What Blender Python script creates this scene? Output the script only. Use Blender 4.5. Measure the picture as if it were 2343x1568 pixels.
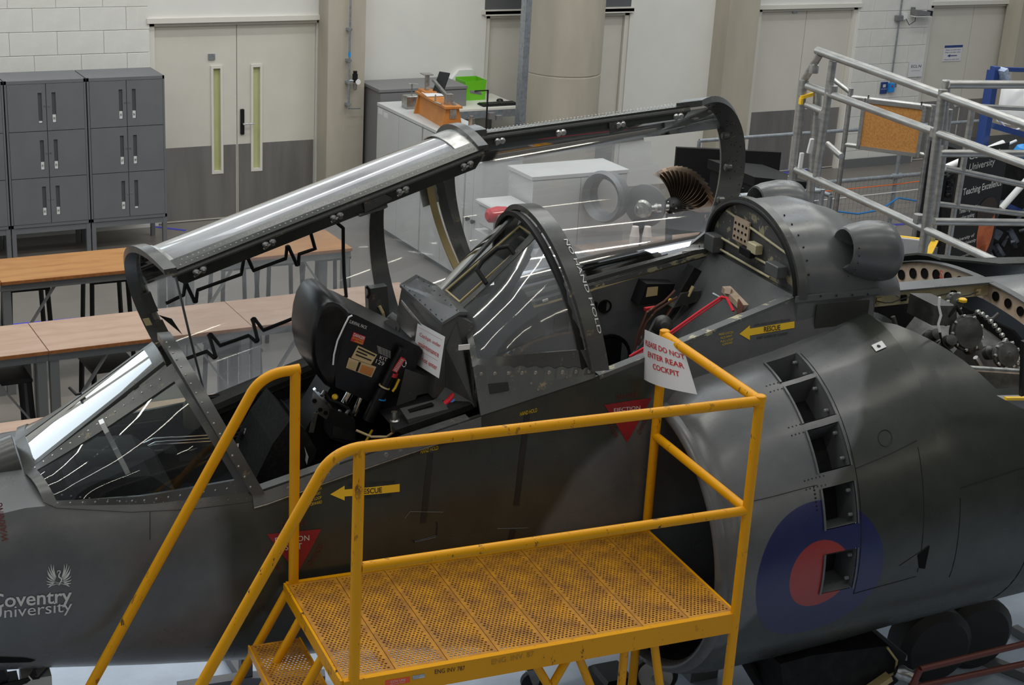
import bpy, math, random
from math import sin, cos, pi, radians, sqrt, atan2
from mathutils import Vector, Matrix
random.seed(7)
for o in list(bpy.data.objects): bpy.data.objects.remove(o)
scn = bpy.context.scene
COL = scn.collection
V = Vector
# ------------------------------------------------------------------ camera
CAM = V((0, 0, 4.55)); F = 3600.0; CX, CY = 1171.5, 784.0
yaw, pit, rol = 0.52416028, 0.34405872, -0.05800292
fw = V((sin(yaw)*cos(pit), cos(yaw)*cos(pit), -sin(pit)))
r0 = V((cos(yaw), -sin(yaw), 0)); d0 = fw.cross(r0)
rt = r0*cos(rol) + d0*sin(rol); dn = -r0*sin(rol) + d0*cos(rol)
cd = bpy.data.cameras.new('camera'); cam = bpy.data.objects.new('camera', cd); COL.objects.link(cam)
cd.sensor_width = 36; cd.lens = F*36/2343; cd.clip_end = 200
m = Matrix((rt, -dn, -fw)).transposed().to_4x4(); m.translation = CAM
cam.matrix_world = m; scn.camera = cam
# ------------------------------------------------------------------ world, lights, exposure
scn.view_settings.view_transform = 'Standard'; scn.view_settings.look = 'None'
scn.view_settings.gamma = 1; scn.view_settings.use_curve_mapping = False
scn.view_settings.exposure = 0.0
w = bpy.data.worlds.new('hall_light'); scn.world = w; w.use_nodes = True
bg = w.node_tree.nodes['Background']; bg.inputs[0].default_value = (0.86, 0.93, 1.0, 1); bg.inputs[1].default_value = 0.36
def area(name, loc, size, energy, col, rot=(0, 0, 0)):
    l = bpy.data.lights.new(name, 'AREA'); l.shape = 'RECTANGLE'; l.size, l.size_y = size; l.energy = energy; l.color = col
    o = bpy.data.objects.new(name, l); COL.objects.link(o); o.location = loc; o.rotation_euler = rot
    return o
for iy, y in enumerate((3.2, 6.6, 9.4, 12.2)):
    for ix, x in enumerate((-1.0, 3.0, 7.0, 11.0)):
        area('hall_batten', (x+0.6*(iy % 2), y, 7.4), (2.6, 0.14), 26 if iy == 0 else 46, (1.0, 0.96, 0.86))
for x in (-2.0, 1.5, 5.0, 8.5):
    area('gallery_batten', (x, -2.3, 5.6), (2.0, 0.12), 16, (1.0, 0.95, 0.78), (radians(35), 0, 0))
area('rooflight', (5.0, 9.0, 8.2), (11.0, 1.6), 150, (0.86, 0.94, 1.0))
area('rooflight', (8.0, 12.6, 8.0), (12.0, 1.6), 130, (0.9, 0.95, 1.0))
# ------------------------------------------------------------------ rays and frames
def ray(x, y): return rt*((x-CX)/F) + dn*((y-CY)/F) + fw
def Zp(x, y, z): r = ray(x, y); return CAM + r*((z-CAM.z)/r.z)
def Yp(x, y, Y): r = ray(x, y); return CAM + r*(Y/r.y)
def Xp(x, y, X): r = ray(x, y); return CAM + r*(X/r.x)
AY = radians(-5.8); P0 = V((2.1, 6.17, 0)); U = V((cos(AY), sin(AY), 0)); W_ = V((-sin(AY), cos(AY), 0))
def toA(p): d = p-P0; return V((d.dot(U), d.dot(W_), d.z))
def Tp(x, y, t): r = ray(x, y); q = P0+W_*t; return toA(CAM + r*((q-CAM).dot(W_)/r.dot(W_)))
def Sp(x, y, s): r = ray(x, y); q = P0+U*s; return toA(CAM + r*((q-CAM).dot(U)/r.dot(U)))
def ZA(x, y, z): return toA(Zp(x, y, z))
# ------------------------------------------------------------------ materials
def nodes(name):
    m = bpy.data.materials.new(name); m.use_nodes = True; nt = m.node_tree
    return m, nt, nt.nodes['Principled BSDF']
def N(nt, typ, **kw):
    n = nt.nodes.new(typ)
    for k, v in kw.items():
        if k.startswith('i_'): n.inputs[int(k[2:])].default_value = v
        else: setattr(n, k, v)
    return n
def mth(nt, op, a, b=None, c=None, clamp=False):
    n = nt.nodes.new('ShaderNodeMath'); n.operation = op; n.use_clamp = clamp
    for i, v in enumerate((a, b, c)):
        if v is None: continue
        if isinstance(v, (int, float)): n.inputs[i].default_value = v
        else: nt.links.new(v, n.inputs[i])
    return n.outputs[0]
def mixc(nt, fac, a, b):
    n = nt.nodes.new('ShaderNodeMix'); n.data_type = 'RGBA'
    for i, v in ((0, fac), (6, a), (7, b)):
        if isinstance(v, (int, float)): n.inputs[i].default_value = v
        elif isinstance(v, tuple): n.inputs[i].default_value = v if len(v) == 4 else (*v, 1)
        else: nt.links.new(v, n.inputs[i])
    return n.outputs[2]
def noise(nt, scale, detail=4, rough=.6, stretch=None):
    tc = N(nt, 'ShaderNodeTexCoord'); src = tc.outputs['Object']
    if stretch:
        mp = N(nt, 'ShaderNodeMapping'); mp.inputs['Scale'].default_value = stretch
        nt.links.new(src, mp.inputs[0]); src = mp.outputs[0]
    n = N(nt, 'ShaderNodeTexNoise'); n.inputs['Scale'].default_value = scale
    n.inputs['Detail'].default_value = detail; n.inputs['Roughness'].default_value = rough
    nt.links.new(src, n.inputs['Vector']); return n.outputs[0]
def ramp(nt, fac, a, b):
    return mth(nt, 'DIVIDE', mth(nt, 'SUBTRACT', fac, a), b-a, clamp=True)
def mat(name, c, rough=.5, metal=0, c2=None, sc=8, lo=.4, hi=.65, bump=0, bsc=60, stretch=None, spec=.5, coat=0):
    m, nt, b = nodes(name)
    b.inputs['Base Color'].default_value = (*c, 1); b.inputs['Roughness'].default_value = rough
    b.inputs['Metallic'].default_value = metal; b.inputs['Specular IOR Level'].default_value = spec
    b.inputs['Coat Weight'].default_value = coat
    if c2:
        f = ramp(nt, noise(nt, sc, stretch=stretch), lo, hi)
        nt.links.new(mixc(nt, f, c, c2), b.inputs['Base Color'])
    if bump:
        bn = N(nt, 'ShaderNodeBump'); bn.inputs['Strength'].default_value = bump; bn.inputs['Distance'].default_value = .01
        nt.links.new(noise(nt, bsc), bn.inputs['Height']); nt.links.new(bn.outputs[0], b.inputs['Normal'])
    return m
M = {}
M['wall'] = mat('wall_paint', (.78, .775, .745), .55, c2=(.74, .735, .705), sc=1.2, bump=.03)
M['block'] = mat('block_paint', (.76, .755, .72), .6, c2=(.72, .715, .68), sc=6, bump=.15, bsc=120)
M['conc'] = mat('concrete', (.47, .43, .355), .75, c2=(.41, .37, .305), sc=3, bump=.12, bsc=40, stretch=(1, 1, .25))
M['door'] = mat('door_paint', (.68, .655, .59), .5, c2=(.64, .615, .55), sc=2)
M['frame'] = mat('door_frame_paint', (.72, .70, .64), .45)
M['kick'] = mat('kick_plate', (.36, .35, .345), .34, .75, c2=(.28, .275, .27), sc=5, stretch=(1, 1, .12))
M['locker'] = mat('locker_grey', (.155, .16, .172), .5, c2=(.14, .145, .158), sc=3)
M['lockd'] = mat('locker_shadow_grey', (.075, .078, .085), .55)
M['label'] = mat('paper_label', (.72, .72, .72), .6)
M['ply'] = mat('oiled_ply', (.40, .19, .055), .5, c2=(.31, .125, .03), sc=3, lo=.42, hi=.7, stretch=(1, 5, 1), spec=.35)
M['ply2'] = mat('pale_ply', (.40, .275, .20), .5, c2=(.34, .215, .15), sc=3, lo=.42, hi=.7, stretch=(1, 5, 1), spec=.35)
M['plyedge'] = mat('ply_edge', (.33, .12, .03), .5, c2=(.24, .08, .02), sc=30)
M['steel'] = mat('grey_steel', (.18, .185, .19), .45, .2)
M['black'] = mat('black_plastic', (.009, .009, .010), .5, spec=.3)
M['gloss'] = mat('gloss_black', (.005, .005, .006), .3, c2=(.010, .010, .011), sc=20, spec=.3)
M['dark'] = mat('dark_interior', (.009, .009, .010), .75, c2=(.018, .018, .018), sc=14, spec=.2)
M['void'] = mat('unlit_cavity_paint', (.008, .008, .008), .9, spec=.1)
M['cab'] = mat('cabinet_white', (.56, .565, .56), .45, c2=(.52, .525, .52), sc=2)
M['cabg'] = mat('cabinet_grey', (.19, .19, .195), .5)
M['galv'] = mat('galvanised', (.42, .45, .48), .42, .7, c2=(.30, .33, .36), sc=30)
M['alu'] = mat('aluminium_tube', (.46, .455, .44), .38, .85, c2=(.34, .335, .325), sc=5, stretch=(1, 1, 6), bump=.05, bsc=30)
M['chrome'] = mat('bright_metal', (.78, .78, .78), .12, 1)
M['bare'] = mat('bare_metal', (.5, .5, .48), .3, .9, c2=(.3, .3, .29), sc=20)
M['orange'] = mat('orange_varnished_wood', (.55, .22, .05), .45, c2=(.47, .17, .035), sc=6)
M['green'] = mat('lime_plastic', (.16, .55, .02), .35)
M['cork'] = mat('cork', (.52, .25, .065), .8, c2=(.40, .17, .04), sc=60)
M['blue'] = mat('blue_frame_paint', (.02, .055, .22), .35)
M['bluel'] = mat('blue_plastic', (.02, .28, .75), .4)
M['white'] = mat('white_paint', (.8, .8, .8), .4)
M['paper'] = mat('paper', (.72, .72, .74), .6)
M['red'] = mat('red_print', (.55, .03, .03), .5)
M['redp'] = mat('red_paint', (.5, .02, .03), .4)
M['redstrap'] = mat('red_strap', (.75, .01, .03), .55)
M['rustbar'] = mat('red_oxide_bar', (.10, .022, .015), .5)
M['cream'] = mat('cream_primer', (.55, .50, .33), .5, c2=(.42, .36, .20), sc=12, lo=.5, hi=.7)
M['creamp'] = mat('pink_primer', (.58, .45, .34), .5, c2=(.45, .33, .22), sc=20, lo=.5, hi=.7)
M['engine'] = mat('engine_casting', (.05, .05, .048), .5, .3, c2=(.12, .12, .115), sc=9, lo=.45, hi=.7, bump=.2, bsc=30)
M['yell'] = mat('yellow_line', (.85, .52, .02), .5)
M['yelt'] = mat('yellow_stencil', (.62, .42, .01), .5)
M['blkt'] = mat('black_stencil', (.012, .012, .012), .5)
M['redt'] = mat('faded_red_stencil', (.11, .018, .015), .5)
M['redsign'] = mat('warning_red', (.28, .01, .018), .45, c2=(.22, .012, .016), sc=20)
M['whitet'] = mat('white_lettering', (.62, .62, .6), .5)
M['orangestk'] = mat('orange_sticker', (.85, .10, .02), .5)
M['bluet'] = mat('blue_tape', (.05, .06, .55), .5)
M['skin'] = mat('face_print', (.62, .16, .05), .6, c2=(.35, .07, .02), sc=6)
M['hair'] = mat('hair_print', (.03, .018, .012), .6)
M['rubber'] = mat('rubber', (.02, .02, .021), .6)
M['cable'] = mat('brown_cable', (.11, .035, .02), .5, c2=(.4, .3, .2), sc=30, lo=.6, hi=.75)
M['tan'] = mat('tan_plastic', (.55, .42, .22), .5)
M['brush'] = mat('seal_strip', (.45, .35, .16), .6)
M['cup'] = mat('paper_cup', (.72, .66, .62), .6)
M['cord_or'] = mat('orange_rope', (.8, .17, .03), .6)
M['cord_bl'] = mat('blue_cable', (.03, .2, .5), .5)
M['turbine'] = mat('bronze_blades', (.10, .07, .05), .28, .9, c2=(.2, .15, .11), sc=4)
M['glow'] = None
def worn_yellow():
    m, nt, b = nodes('worn_yellow_paint')
    f = ramp(nt, noise(nt, 26, 6, .75, (1, 1, .45)), .60, .615)
    f2 = ramp(nt, noise(nt, 3.5, 3), .42, .6)
    c = mixc(nt, mth(nt, 'MULTIPLY', f, f2), mixc(nt, noise(nt, 2), (.70, .29, .0), (.78, .37, .002)), (.03, .022, .015))
    nt.links.new(c, b.inputs['Base Color']); b.inputs['Roughness'].default_value = .38; b.inputs['Specular IOR Level'].default_value = .25
    return m
M['yellow'] = worn_yellow()
def deck_yellow():
    m, nt, b = nodes('scuffed_yellow_deck')
    f = ramp(nt, noise(nt, 7, 6, .7), .30, .62)
    c = mixc(nt, f, (.72, .32, .002), (.30, .125, .02))
    f2 = ramp(nt, noise(nt, 90, 3, .7), .55, .75)
    nt.links.new(mixc(nt, f2, c, (.16, .07, .025)), b.inputs['Base Color']); b.inputs['Roughness'].default_value = .5
    return m
M['deck'] = deck_yellow()
def paint(name, mode):
    """aircraft paint: grey and green camouflage laid out in the aircraft's own coordinates"""
    m, nt, b = nodes(name)
    tc = N(nt, 'ShaderNodeTexCoord'); sp = N(nt, 'ShaderNodeSeparateXYZ'); nt.links.new(tc.outputs['Object'], sp.inputs[0])
    s, t, z = sp.outputs
    n1 = noise(nt, 2.2, 2); wob = mth(nt, 'MULTIPLY', mth(nt, 'SUBTRACT', n1, .5), .25)
    s2 = mth(nt, 'ADD', s, wob)
    grey = mixc(nt, ramp(nt, noise(nt, 5, 6, .7), .35, .75), (.088, .093, .098), (.125, .128, .130))
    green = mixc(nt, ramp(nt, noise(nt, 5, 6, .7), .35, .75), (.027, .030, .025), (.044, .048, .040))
    if mode == 'fus':
        a = ramp(nt, s2, -.16, -.06)
        lim = mth(nt, 'MULTIPLY_ADD', mth(nt, 'SUBTRACT', z, 1.28), .89, 1.255)
        bb = ramp(nt, mth(nt, 'SUBTRACT', s2, lim), .03, -.03) if False else mth(nt, 'SUBTRACT', 1.0, ramp(nt, mth(nt, 'SUBTRACT', s2, lim), -.03, .03))
        c = mixc(nt, mth(nt, 'MULTIPLY', a, bb), grey, green)
    elif mode == 'nac':
        lim = mth(nt, 'MULTIPLY_ADD', mth(nt, 'SUBTRACT', z, 1.55), .78, 2.42)
        c = mixc(nt, ramp(nt, mth(nt, 'SUBTRACT', s2, lim), -.02, .02), grey, green)
        y = mth(nt, 'MULTIPLY', mth(nt, 'ARCSINE', mth(nt, 'DIVIDE', mth(nt, 'SUBTRACT', z, 1.27), .8)), .78)
        dx = mth(nt, 'SUBTRACT', s, 2.415); dy = mth(nt, 'SUBTRACT', y, .015)
        r = mth(nt, 'SQRT', mth(nt, 'ADD', mth(nt, 'MULTIPLY', dx, dx), mth(nt, 'MULTIPLY', dy, dy)))
        side = mth(nt, 'LESS_THAN', t, -.8)
        bl = mth(nt, 'MULTIPLY', mth(nt, 'SUBTRACT', 1.0, ramp(nt, r, .333, .336)), side)
        rd = mth(nt, 'MULTIPLY', mth(nt, 'SUBTRACT', 1.0, ramp(nt, r, .158, .161)), side)
        c = mixc(nt, bl, c, (.018, .022, .085)); c = mixc(nt, rd, c, (.30, .035, .03))
    elif mode == 'chip':
        f = ramp(nt, noise(nt, 9, 6, .7), .54, .57)
        c = mixc(nt, f, grey, (.40, .37, .24))
    elif mode == 'frame':
        f = ramp(nt, noise(nt, 16, 6, .8), .60, .66)
        c = mixc(nt, f, mixc(nt, noise(nt, 3), (.045, .047, .045), (.085, .088, .085)), (.22, .17, .10))
    else: c = grey if mode == 'grey' else green
    sc = ramp(nt, noise(nt, 40, 6, .8, (.4, 1, 1)), .69, .72)
    c = mixc(nt, mth(nt, 'MULTIPLY', sc, .35), c, (.25, .25, .22))
    nt.links.new(c, b.inputs['Base Color'])
    nt.links.new(mth(nt, 'MULTIPLY_ADD', noise(nt, 6, 5), .20, .19 if mode != 'chip' else .45), b.inputs['Roughness'])
    bn = N(nt, 'ShaderNodeBump'); bn.inputs['Strength'].default_value = .06; bn.inputs['Distance'].default_value = .02
    nt.links.new(noise(nt, 5, 3), bn.inputs['Height']); nt.links.new(bn.outputs[0], b.inputs['Normal'])
    return m
M['fus'] = paint('camouflage_fuselage', 'fus'); M['nac'] = paint('camouflage_intake', 'nac')
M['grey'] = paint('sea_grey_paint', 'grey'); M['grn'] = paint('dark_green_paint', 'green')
M['chip'] = paint('chipped_grey_paint', 'chip'); M['fr'] = paint('worn_frame_paint', 'frame')
def glass(name, tint, haze, rough=.03, k=1.0, hc=(.75, .77, .8)):
    m, nt, b = nodes(name); nt.nodes.remove(b)
    out = nt.nodes['Material Output']
    tr = N(nt, 'ShaderNodeBsdfTransparent'); tr.inputs[0].default_value = (*tint, 1)
    gl = N(nt, 'ShaderNodeBsdfGlossy'); gl.inputs['Roughness'].default_value = rough
    df = N(nt, 'ShaderNodeBsdfDiffuse'); df.inputs[0].default_value = (*hc, 1)
    tl = N(nt, 'ShaderNodeBsdfTranslucent'); tl.inputs[0].default_value = (*hc, 1)
    m0 = N(nt, 'ShaderNodeMixShader'); m0.inputs[0].default_value = .5; nt.links.new(df.outputs[0], m0.inputs[1]); nt.links.new(tl.outputs[0], m0.inputs[2])
    m1 = N(nt, 'ShaderNodeMixShader')
    f = mth(nt, 'MULTIPLY', ramp(nt, noise(nt, 3, 5, .6, (.3, 1, 1)), .25, .75), haze*1.4)
    lw = N(nt, 'ShaderNodeLayerWeight'); lw.inputs[0].default_value = .5
    g = mth(nt, 'POWER', lw.outputs[1], 2.2)
    nt.links.new(mth(nt, 'MULTIPLY', mth(nt, 'ADD', f, haze*.3), mth(nt, 'MULTIPLY_ADD', g, 8.0, 1.0), clamp=True), m1.inputs[0])
    nt.links.new(tr.outputs[0], m1.inputs[1]); nt.links.new(m0.outputs[0], m1.inputs[2])
    fr = N(nt, 'ShaderNodeFresnel'); fr.inputs[0].default_value = 1.5
    m2 = N(nt, 'ShaderNodeMixShader'); nt.links.new(mth(nt, 'MULTIPLY', fr.outputs[0], k, clamp=True), m2.inputs[0])
    nt.links.new(m1.outputs[0], m2.inputs[1]); nt.links.new(gl.outputs[0], m2.inputs[2])
    nt.links.new(m2.outputs[0], out.inputs[0]); return m
M['perspex'] = glass('canopy_perspex', (.95, .96, .97), .24, .05, 1.8)
M['perspex2'] = glass('hazed_perspex', (.93, .94, .95), .14, .06, 1.4)
M['glass'] = glass('windscreen_glass', (.80, .86, .85), .02, .02, 1.0)
M['glassb'] = glass('armoured_glass', (.55, .62, .66), .03, .03, 4.0)
# ------------------------------------------------------------------ mesh builder
class MB:
    def __init__(s): s.v = []; s.f = []
    def add(s, vs, fs):
        n = len(s.v); s.v += [V(p) for p in vs]; s.f += [tuple(i+n for i in f) for f in fs]; return s
    def box(s, lo, hi, M4=None, bev=0):
        x0, y0, z0 = lo; x1, y1, z1 = hi
        if bev:
            b = bev; vs = []
            for z, i in ((z0, b), (z0+b, 0), (z1-b, 0), (z1, b)):
                vs += [(x0+i, y0+i, z), (x1-i, y0+i, z), (x1-i, y1-i, z), (x0+i, y1-i, z)]
            fs = [(3, 2, 1, 0), (12, 13, 14, 15)]
            for k in range(3):
                for j in range(4): fs.append((4*k+j, 4*k+(j+1) % 4, 4*k+4+(j+1) % 4, 4*k+4+j))
        else:
            vs = [(x0, y0, z0), (x1, y0, z0), (x1, y1, z0), (x0, y1, z0), (x0, y0, z1), (x1, y0, z1), (x1, y1, z1), (x0, y1, z1)]
            fs = [(3, 2, 1, 0), (4, 5, 6, 7), (0, 1, 5, 4), (1, 2, 6, 5), (2, 3, 7, 6), (3, 0, 4, 7)]
        if M4: vs = [M4 @ V(p) for p in vs]
        return s.add(vs, fs)
    def beam(s, a, b, w, h, up=V((0, 0, 1))):
        a = V(a); b = V(b); d = (b-a).normalized(); x = d.cross(up)
        if x.length < 1e-4: x = d.cross(V((1, 0, 0)))
        x.normalize(); y = x.cross(d)
        x = x*w/2; y = y*h/2
        vs = [a-x-y, a+x-y, a+x+y, a-x+y, b-x-y, b+x-y, b+x+y, b-x+y]
        return s.add(vs, [(3, 2, 1, 0), (4, 5, 6, 7), (0, 1, 5, 4), (1, 2, 6, 5), (2, 3, 7, 6), (3, 0, 4, 7)])
    def tube(s, pts, r, n=12, flat=None, closed=False):
        pts = [V(p) for p in pts]; L = len(pts); vs = []; fs = []
        ref = None
        for i, p in enumerate(pts):
            a = pts[i-1] if (i or closed) else p; b = pts[(i+1) % L] if (i < L-1 or closed) else p
            d = (b-a).normalized()
            if ref is None:
                ref = d.cross(V((0, 0, 1)))
                if ref.length < .05: ref = d.cross(V((0, 1, 0)))
            x = (ref - d*ref.dot(d)).normalized(); ref = x; y = d.cross(x)
            rr = r[i] if isinstance(r, (list, tuple)) else r
            k = 1.0
            if 0 < i < L-1:
                c = (pts[i]-pts[i-1]).normalized().dot((pts[i+1]-pts[i]).normalized()); k = 1/max(.6, sqrt(max(0, (1+c)/2)))
            for j in range(n):
                t = 2*pi*j/n; vs.append(p + (x*cos(t) + y*sin(t)*(flat or 1))*rr*(1 if k == 1 else (1+(k-1)*.5)))
        R = L if closed else L-1
        for i in range(R):
            for j in range(n): fs.append((i*n+j, i*n+(j+1) % n, ((i+1) % L)*n+(j+1) % n, ((i+1) % L)*n+j))
        if not closed: fs += [tuple(range(n))[::-1], tuple(range((L-1)*n, L*n))]
        return s.add(vs, fs)
    def lathe(s, base, axis, prof, n=20, cap=True):
        base = V(base); d = V(axis).normalized(); x = d.cross(V((0, 0, 1)))
        if x.length < .05: x = d.cross(V((0, 1, 0)))
        x.normalize(); y = d.cross(x); vs = []; fs = []
        for h, r in prof:
            for j in range(n):
                t = 2*pi*j/n; vs.append(base + d*h + (x*cos(t)+y*sin(t))*r)
        for i in range(len(prof)-1):
            for j in range(n): fs.append((i*n+j, i*n+(j+1) % n, (i+1)*n+(j+1) % n, (i+1)*n+j))
        if cap: fs += [tuple(range(n))[::-1], tuple(range((len(prof)-1)*n, len(prof)*n))]
        return s.add(vs, fs)
    def prism(s, pts, off):
        pts = [V(p) for p in pts]; n = len(pts); off = V(off)
        return s.add(pts + [p+off for p in pts], [tuple(range(n))[::-1], tuple(range(n, 2*n))] + [(i, (i+1) % n, n+(i+1) % n, n+i) for i in range(n)])
    def sheet(s, fn, us, vs_, th=0, skip=None, nsign=1):
        nu, nv = len(us), len(vs_)
        P = [[V(fn(u, v)) for v in vs_] for u in us]
        def nor(i, j):
            a = P[min(i+1, nu-1)][j]-P[max(i-1, 0)][j]; b = P[i][min(j+1, nv-1)]-P[i][max(j-1, 0)]
            c = a.cross(b); return c.normalized() if c.length > 1e-9 else V((0, 0, 1))
        keep = [[not (skip and skip((us[i]+us[i+1])/2, (vs_[j]+vs_[j+1])/2)) for j in range(nv-1)] for i in range(nu-1)]
        vs = [P[i][j] for i in range(nu) for j in range(nv)]; fs = []
        if th: vs += [P[i][j]-nor(i, j)*th*nsign for i in range(nu) for j in range(nv)]
        K = nu*nv; ix = lambda i, j: i*nv+j
        kp = lambda i, j: 0 <= i < nu-1 and 0 <= j < nv-1 and keep[i][j]
        for i in range(nu-1):
            for j in range(nv-1):
                if not keep[i][j]: continue
                q = (ix(i, j), ix(i+1, j), ix(i+1, j+1), ix(i, j+1)); fs.append(q)
                if th:
                    fs.append(tuple(k+K for k in q)[::-1])
                    for (di, dj, a, b) in ((0, -1, q[0], q[1]), (1, 0, q[1], q[2]), (0, 1, q[2], q[3]), (-1, 0, q[3], q[0])):
                        if not kp(i+di, j+dj): fs.append((b, a, a+K, b+K))
        return s.add(vs, fs)
    def rivets(s, pts, r=.004, h=.003, nrm=(0, -1, 0)):
        d = V(nrm).normalized(); x = d.cross(V((.1, .2, 1))).normalized(); y = d.cross(x)
        for p in pts:
            p = V(p); s.add([p+(x*cos(k*pi/3)+y*sin(k*pi/3))*r for k in range(6)]+[p+d*h], [(k, (k+1) % 6, 6) for k in range(6)])
        return s
def lin(a, b, n): return [a+(b-a)*i/(n-1) for i in range(n)]
def lerp(a, b, t): return V(a)*(1-t)+V(b)*t
def tab(T, x):
    if x <= T[0][0]: return T[0][1:]
    for a, b in zip(T, T[1:]):
        if x <= b[0]:
            k = (x-a[0])/(b[0]-a[0]); k = k*k*(3-2*k)*.35+k*.65
            return tuple(p+(q-p)*k for p, q in zip(a[1:], b[1:]))
    return T[-1][1:]
def props(o, label=None, cat=None, group=None, kind=None):
    for k, v in (('label', label), ('category', cat), ('group', group), ('kind', kind)):
        if v: o[k] = v
    return o
def mesh_of(mb, name, mt, org=V((0, 0, 0)), smooth=False):
    me = bpy.data.meshes.new(name); me.from_pydata([p-org for p in mb.v], [], mb.f); me.update()
    if mt: me.materials.append(M[mt] if isinstance(mt, str) else mt)
    if smooth:
        me.shade_smooth()
        try: me.set_sharp_from_angle(angle=radians(35))
        except Exception: pass
    return me
def thing(name, label, cat, org, group=None, frame=None, kind=None):
    """Empty at the thing's base; frame 'A' = aircraft axes (s aft, t away from viewer, z up), None = world axes"""
    o = bpy.data.objects.new(name, None); COL.objects.link(o); o.empty_display_size = .1
    org = V(org); o['_x'] = 0; del o['_x']
    if frame == 'A': o.location = P0+U*org.x+W_*org.y+V((0, 0, org.z)); o.rotation_euler = (0, 0, AY)
    else: o.location = org
    ORG[o.name] = org
    props(o, label, cat, group, kind); return o
ORG = {}
def part(name, mb, mt, parent, smooth=False, label=None, kind=None):
    org = ORG[parent.name]
    o = bpy.data.objects.new(name, mesh_of(mb, name, mt, org, smooth)); COL.objects.link(o)
    o.parent = parent; ORG[o.name] = org; props(o, label, None, None, kind); return o
def solo(name, mb, mt, label, cat, group=None, frame=None, smooth=False, kind=None):
    lo = [min(p[i] for p in mb.v) for i in range(3)]; hi = [max(p[i] for p in mb.v) for i in range(3)]
    org = V(((lo[0]+hi[0])/2, (lo[1]+hi[1])/2, lo[2]))
    o = bpy.data.objects.new(name, mesh_of(mb, name, mt, org, smooth)); COL.objects.link(o)
    if frame == 'A': o.location = P0+U*org.x+W_*org.y+V((0, 0, org.z)); o.rotation_euler = (0, 0, AY)
    else: o.location = org
    ORG[o.name] = org
    props(o, label, cat, group, kind); return o
def struct(name, mb, mt, smooth=False, parent=None):
    if parent: return part(name, mb, mt, parent, smooth)
    o = bpy.data.objects.new(name, mesh_of(mb, name, mt, V((0, 0, 0)), smooth)); COL.objects.link(o)
    ORG[o.name] = V((0, 0, 0)); o['kind'] = 'structure'; return o
def dup(root, shift, label=None, rot=None):
    r = root.copy(); COL.objects.link(r); r.location = root.location+V(shift); ORG[r.name] = ORG[root.name]+V(shift)
    if label: r['label'] = label
    for c in list(root.children):
        d = c.copy(); COL.objects.link(d); d.parent = r
        for g in list(c.children):
            e = g.copy(); COL.objects.link(e); e.parent = d
    return r
TXT = {}
def text_geo(body, bold=False, space=1.0):
    key = (body, bold)
    if key in TXT: return TXT[key]
    cu = bpy.data.curves.new('lettering', 'FONT'); cu.body = body; cu.size = 1; cu.align_x = 'LEFT'; cu.resolution_u = 3
    cu.offset = .014 if bold else 0.0; cu.space_line = space
    ob = bpy.data.objects.new('lettering_src', cu); COL.objects.link(ob)
    dg = bpy.context.evaluated_depsgraph_get(); me = bpy.data.meshes.new_from_object(ob.evaluated_get(dg))
    vs = [v.co.copy() for v in me.vertices]; fs = [tuple(p.vertices) for p in me.polygons]
    bpy.data.objects.remove(ob); bpy.data.curves.remove(cu); bpy.data.meshes.remove(me)
    xs = [v.x for v in vs]; ys = [v.y for v in vs]
    x0, x1, y0, y1 = min(xs), max(xs), min(ys), max(ys)
    vs = [((v.x-x0)/(x1-x0), (v.y-y0)/(y1-y0)) for v in vs]
    TXT[key] = (vs, fs); return TXT[key]
def text(mb, body, fn, bold=False):
    """fn maps (x 0..1, y 0..1) of the line of text to a 3D point"""
    vs, fs = text_geo(body, bold); mb.add([fn(x, y) for x, y in vs], fs); return mb
def quad_fn(bl, br, tr, tl):
    bl, br, tr, tl = V(bl), V(br), V(tr), V(tl)
    return lambda x, y: lerp(lerp(bl, br, x), lerp(tl, tr, x), y)
# ================================================================== SETTING
WY = 15.38
def floor_mat():
    m, nt, b = nodes('resin_floor')
    tc = N(nt, 'ShaderNodeTexCoord'); sp = N(nt, 'ShaderNodeSeparateXYZ'); nt.links.new(tc.outputs['Object'], sp.inputs[0])
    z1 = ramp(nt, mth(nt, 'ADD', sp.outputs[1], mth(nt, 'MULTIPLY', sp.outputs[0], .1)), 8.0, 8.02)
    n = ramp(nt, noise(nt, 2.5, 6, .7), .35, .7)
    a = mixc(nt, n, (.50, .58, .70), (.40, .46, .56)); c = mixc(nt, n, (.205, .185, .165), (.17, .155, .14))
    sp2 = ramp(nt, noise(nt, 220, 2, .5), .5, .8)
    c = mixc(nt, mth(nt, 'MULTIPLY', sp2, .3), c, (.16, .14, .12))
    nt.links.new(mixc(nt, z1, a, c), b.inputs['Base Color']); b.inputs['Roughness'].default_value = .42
    return m
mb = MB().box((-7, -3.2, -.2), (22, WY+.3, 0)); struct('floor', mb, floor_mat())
# doors: (x0, x1, z top)
def wx(px, py): return Yp(px, py, WY).x
D1 = (wx(344, 152), wx(739, 43)); D2 = (wx(1108, 150), wx(1436, 110)); D3 = (wx(1740, 12), wx(1960, 60)); D4 = (wx(2133, 10), wx(2338, 20))
DT = 2.10
mb = MB(); xs = [-7]
for a, b_ in (D1, D2, D3, D4): xs += [a, b_]
xs.append(22)
for i in range(0, len(xs), 2): mb.box((xs[i], WY, 0), (xs[i+1], WY+.25, 8.5))
for i in range(1, len(xs)-1, 2):
    top = DT-.02
    mb.box((xs[i], WY, top), (xs[i+1], WY+.25, 8.5))
wall = struct('wall_back', mb, 'wall')
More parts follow.
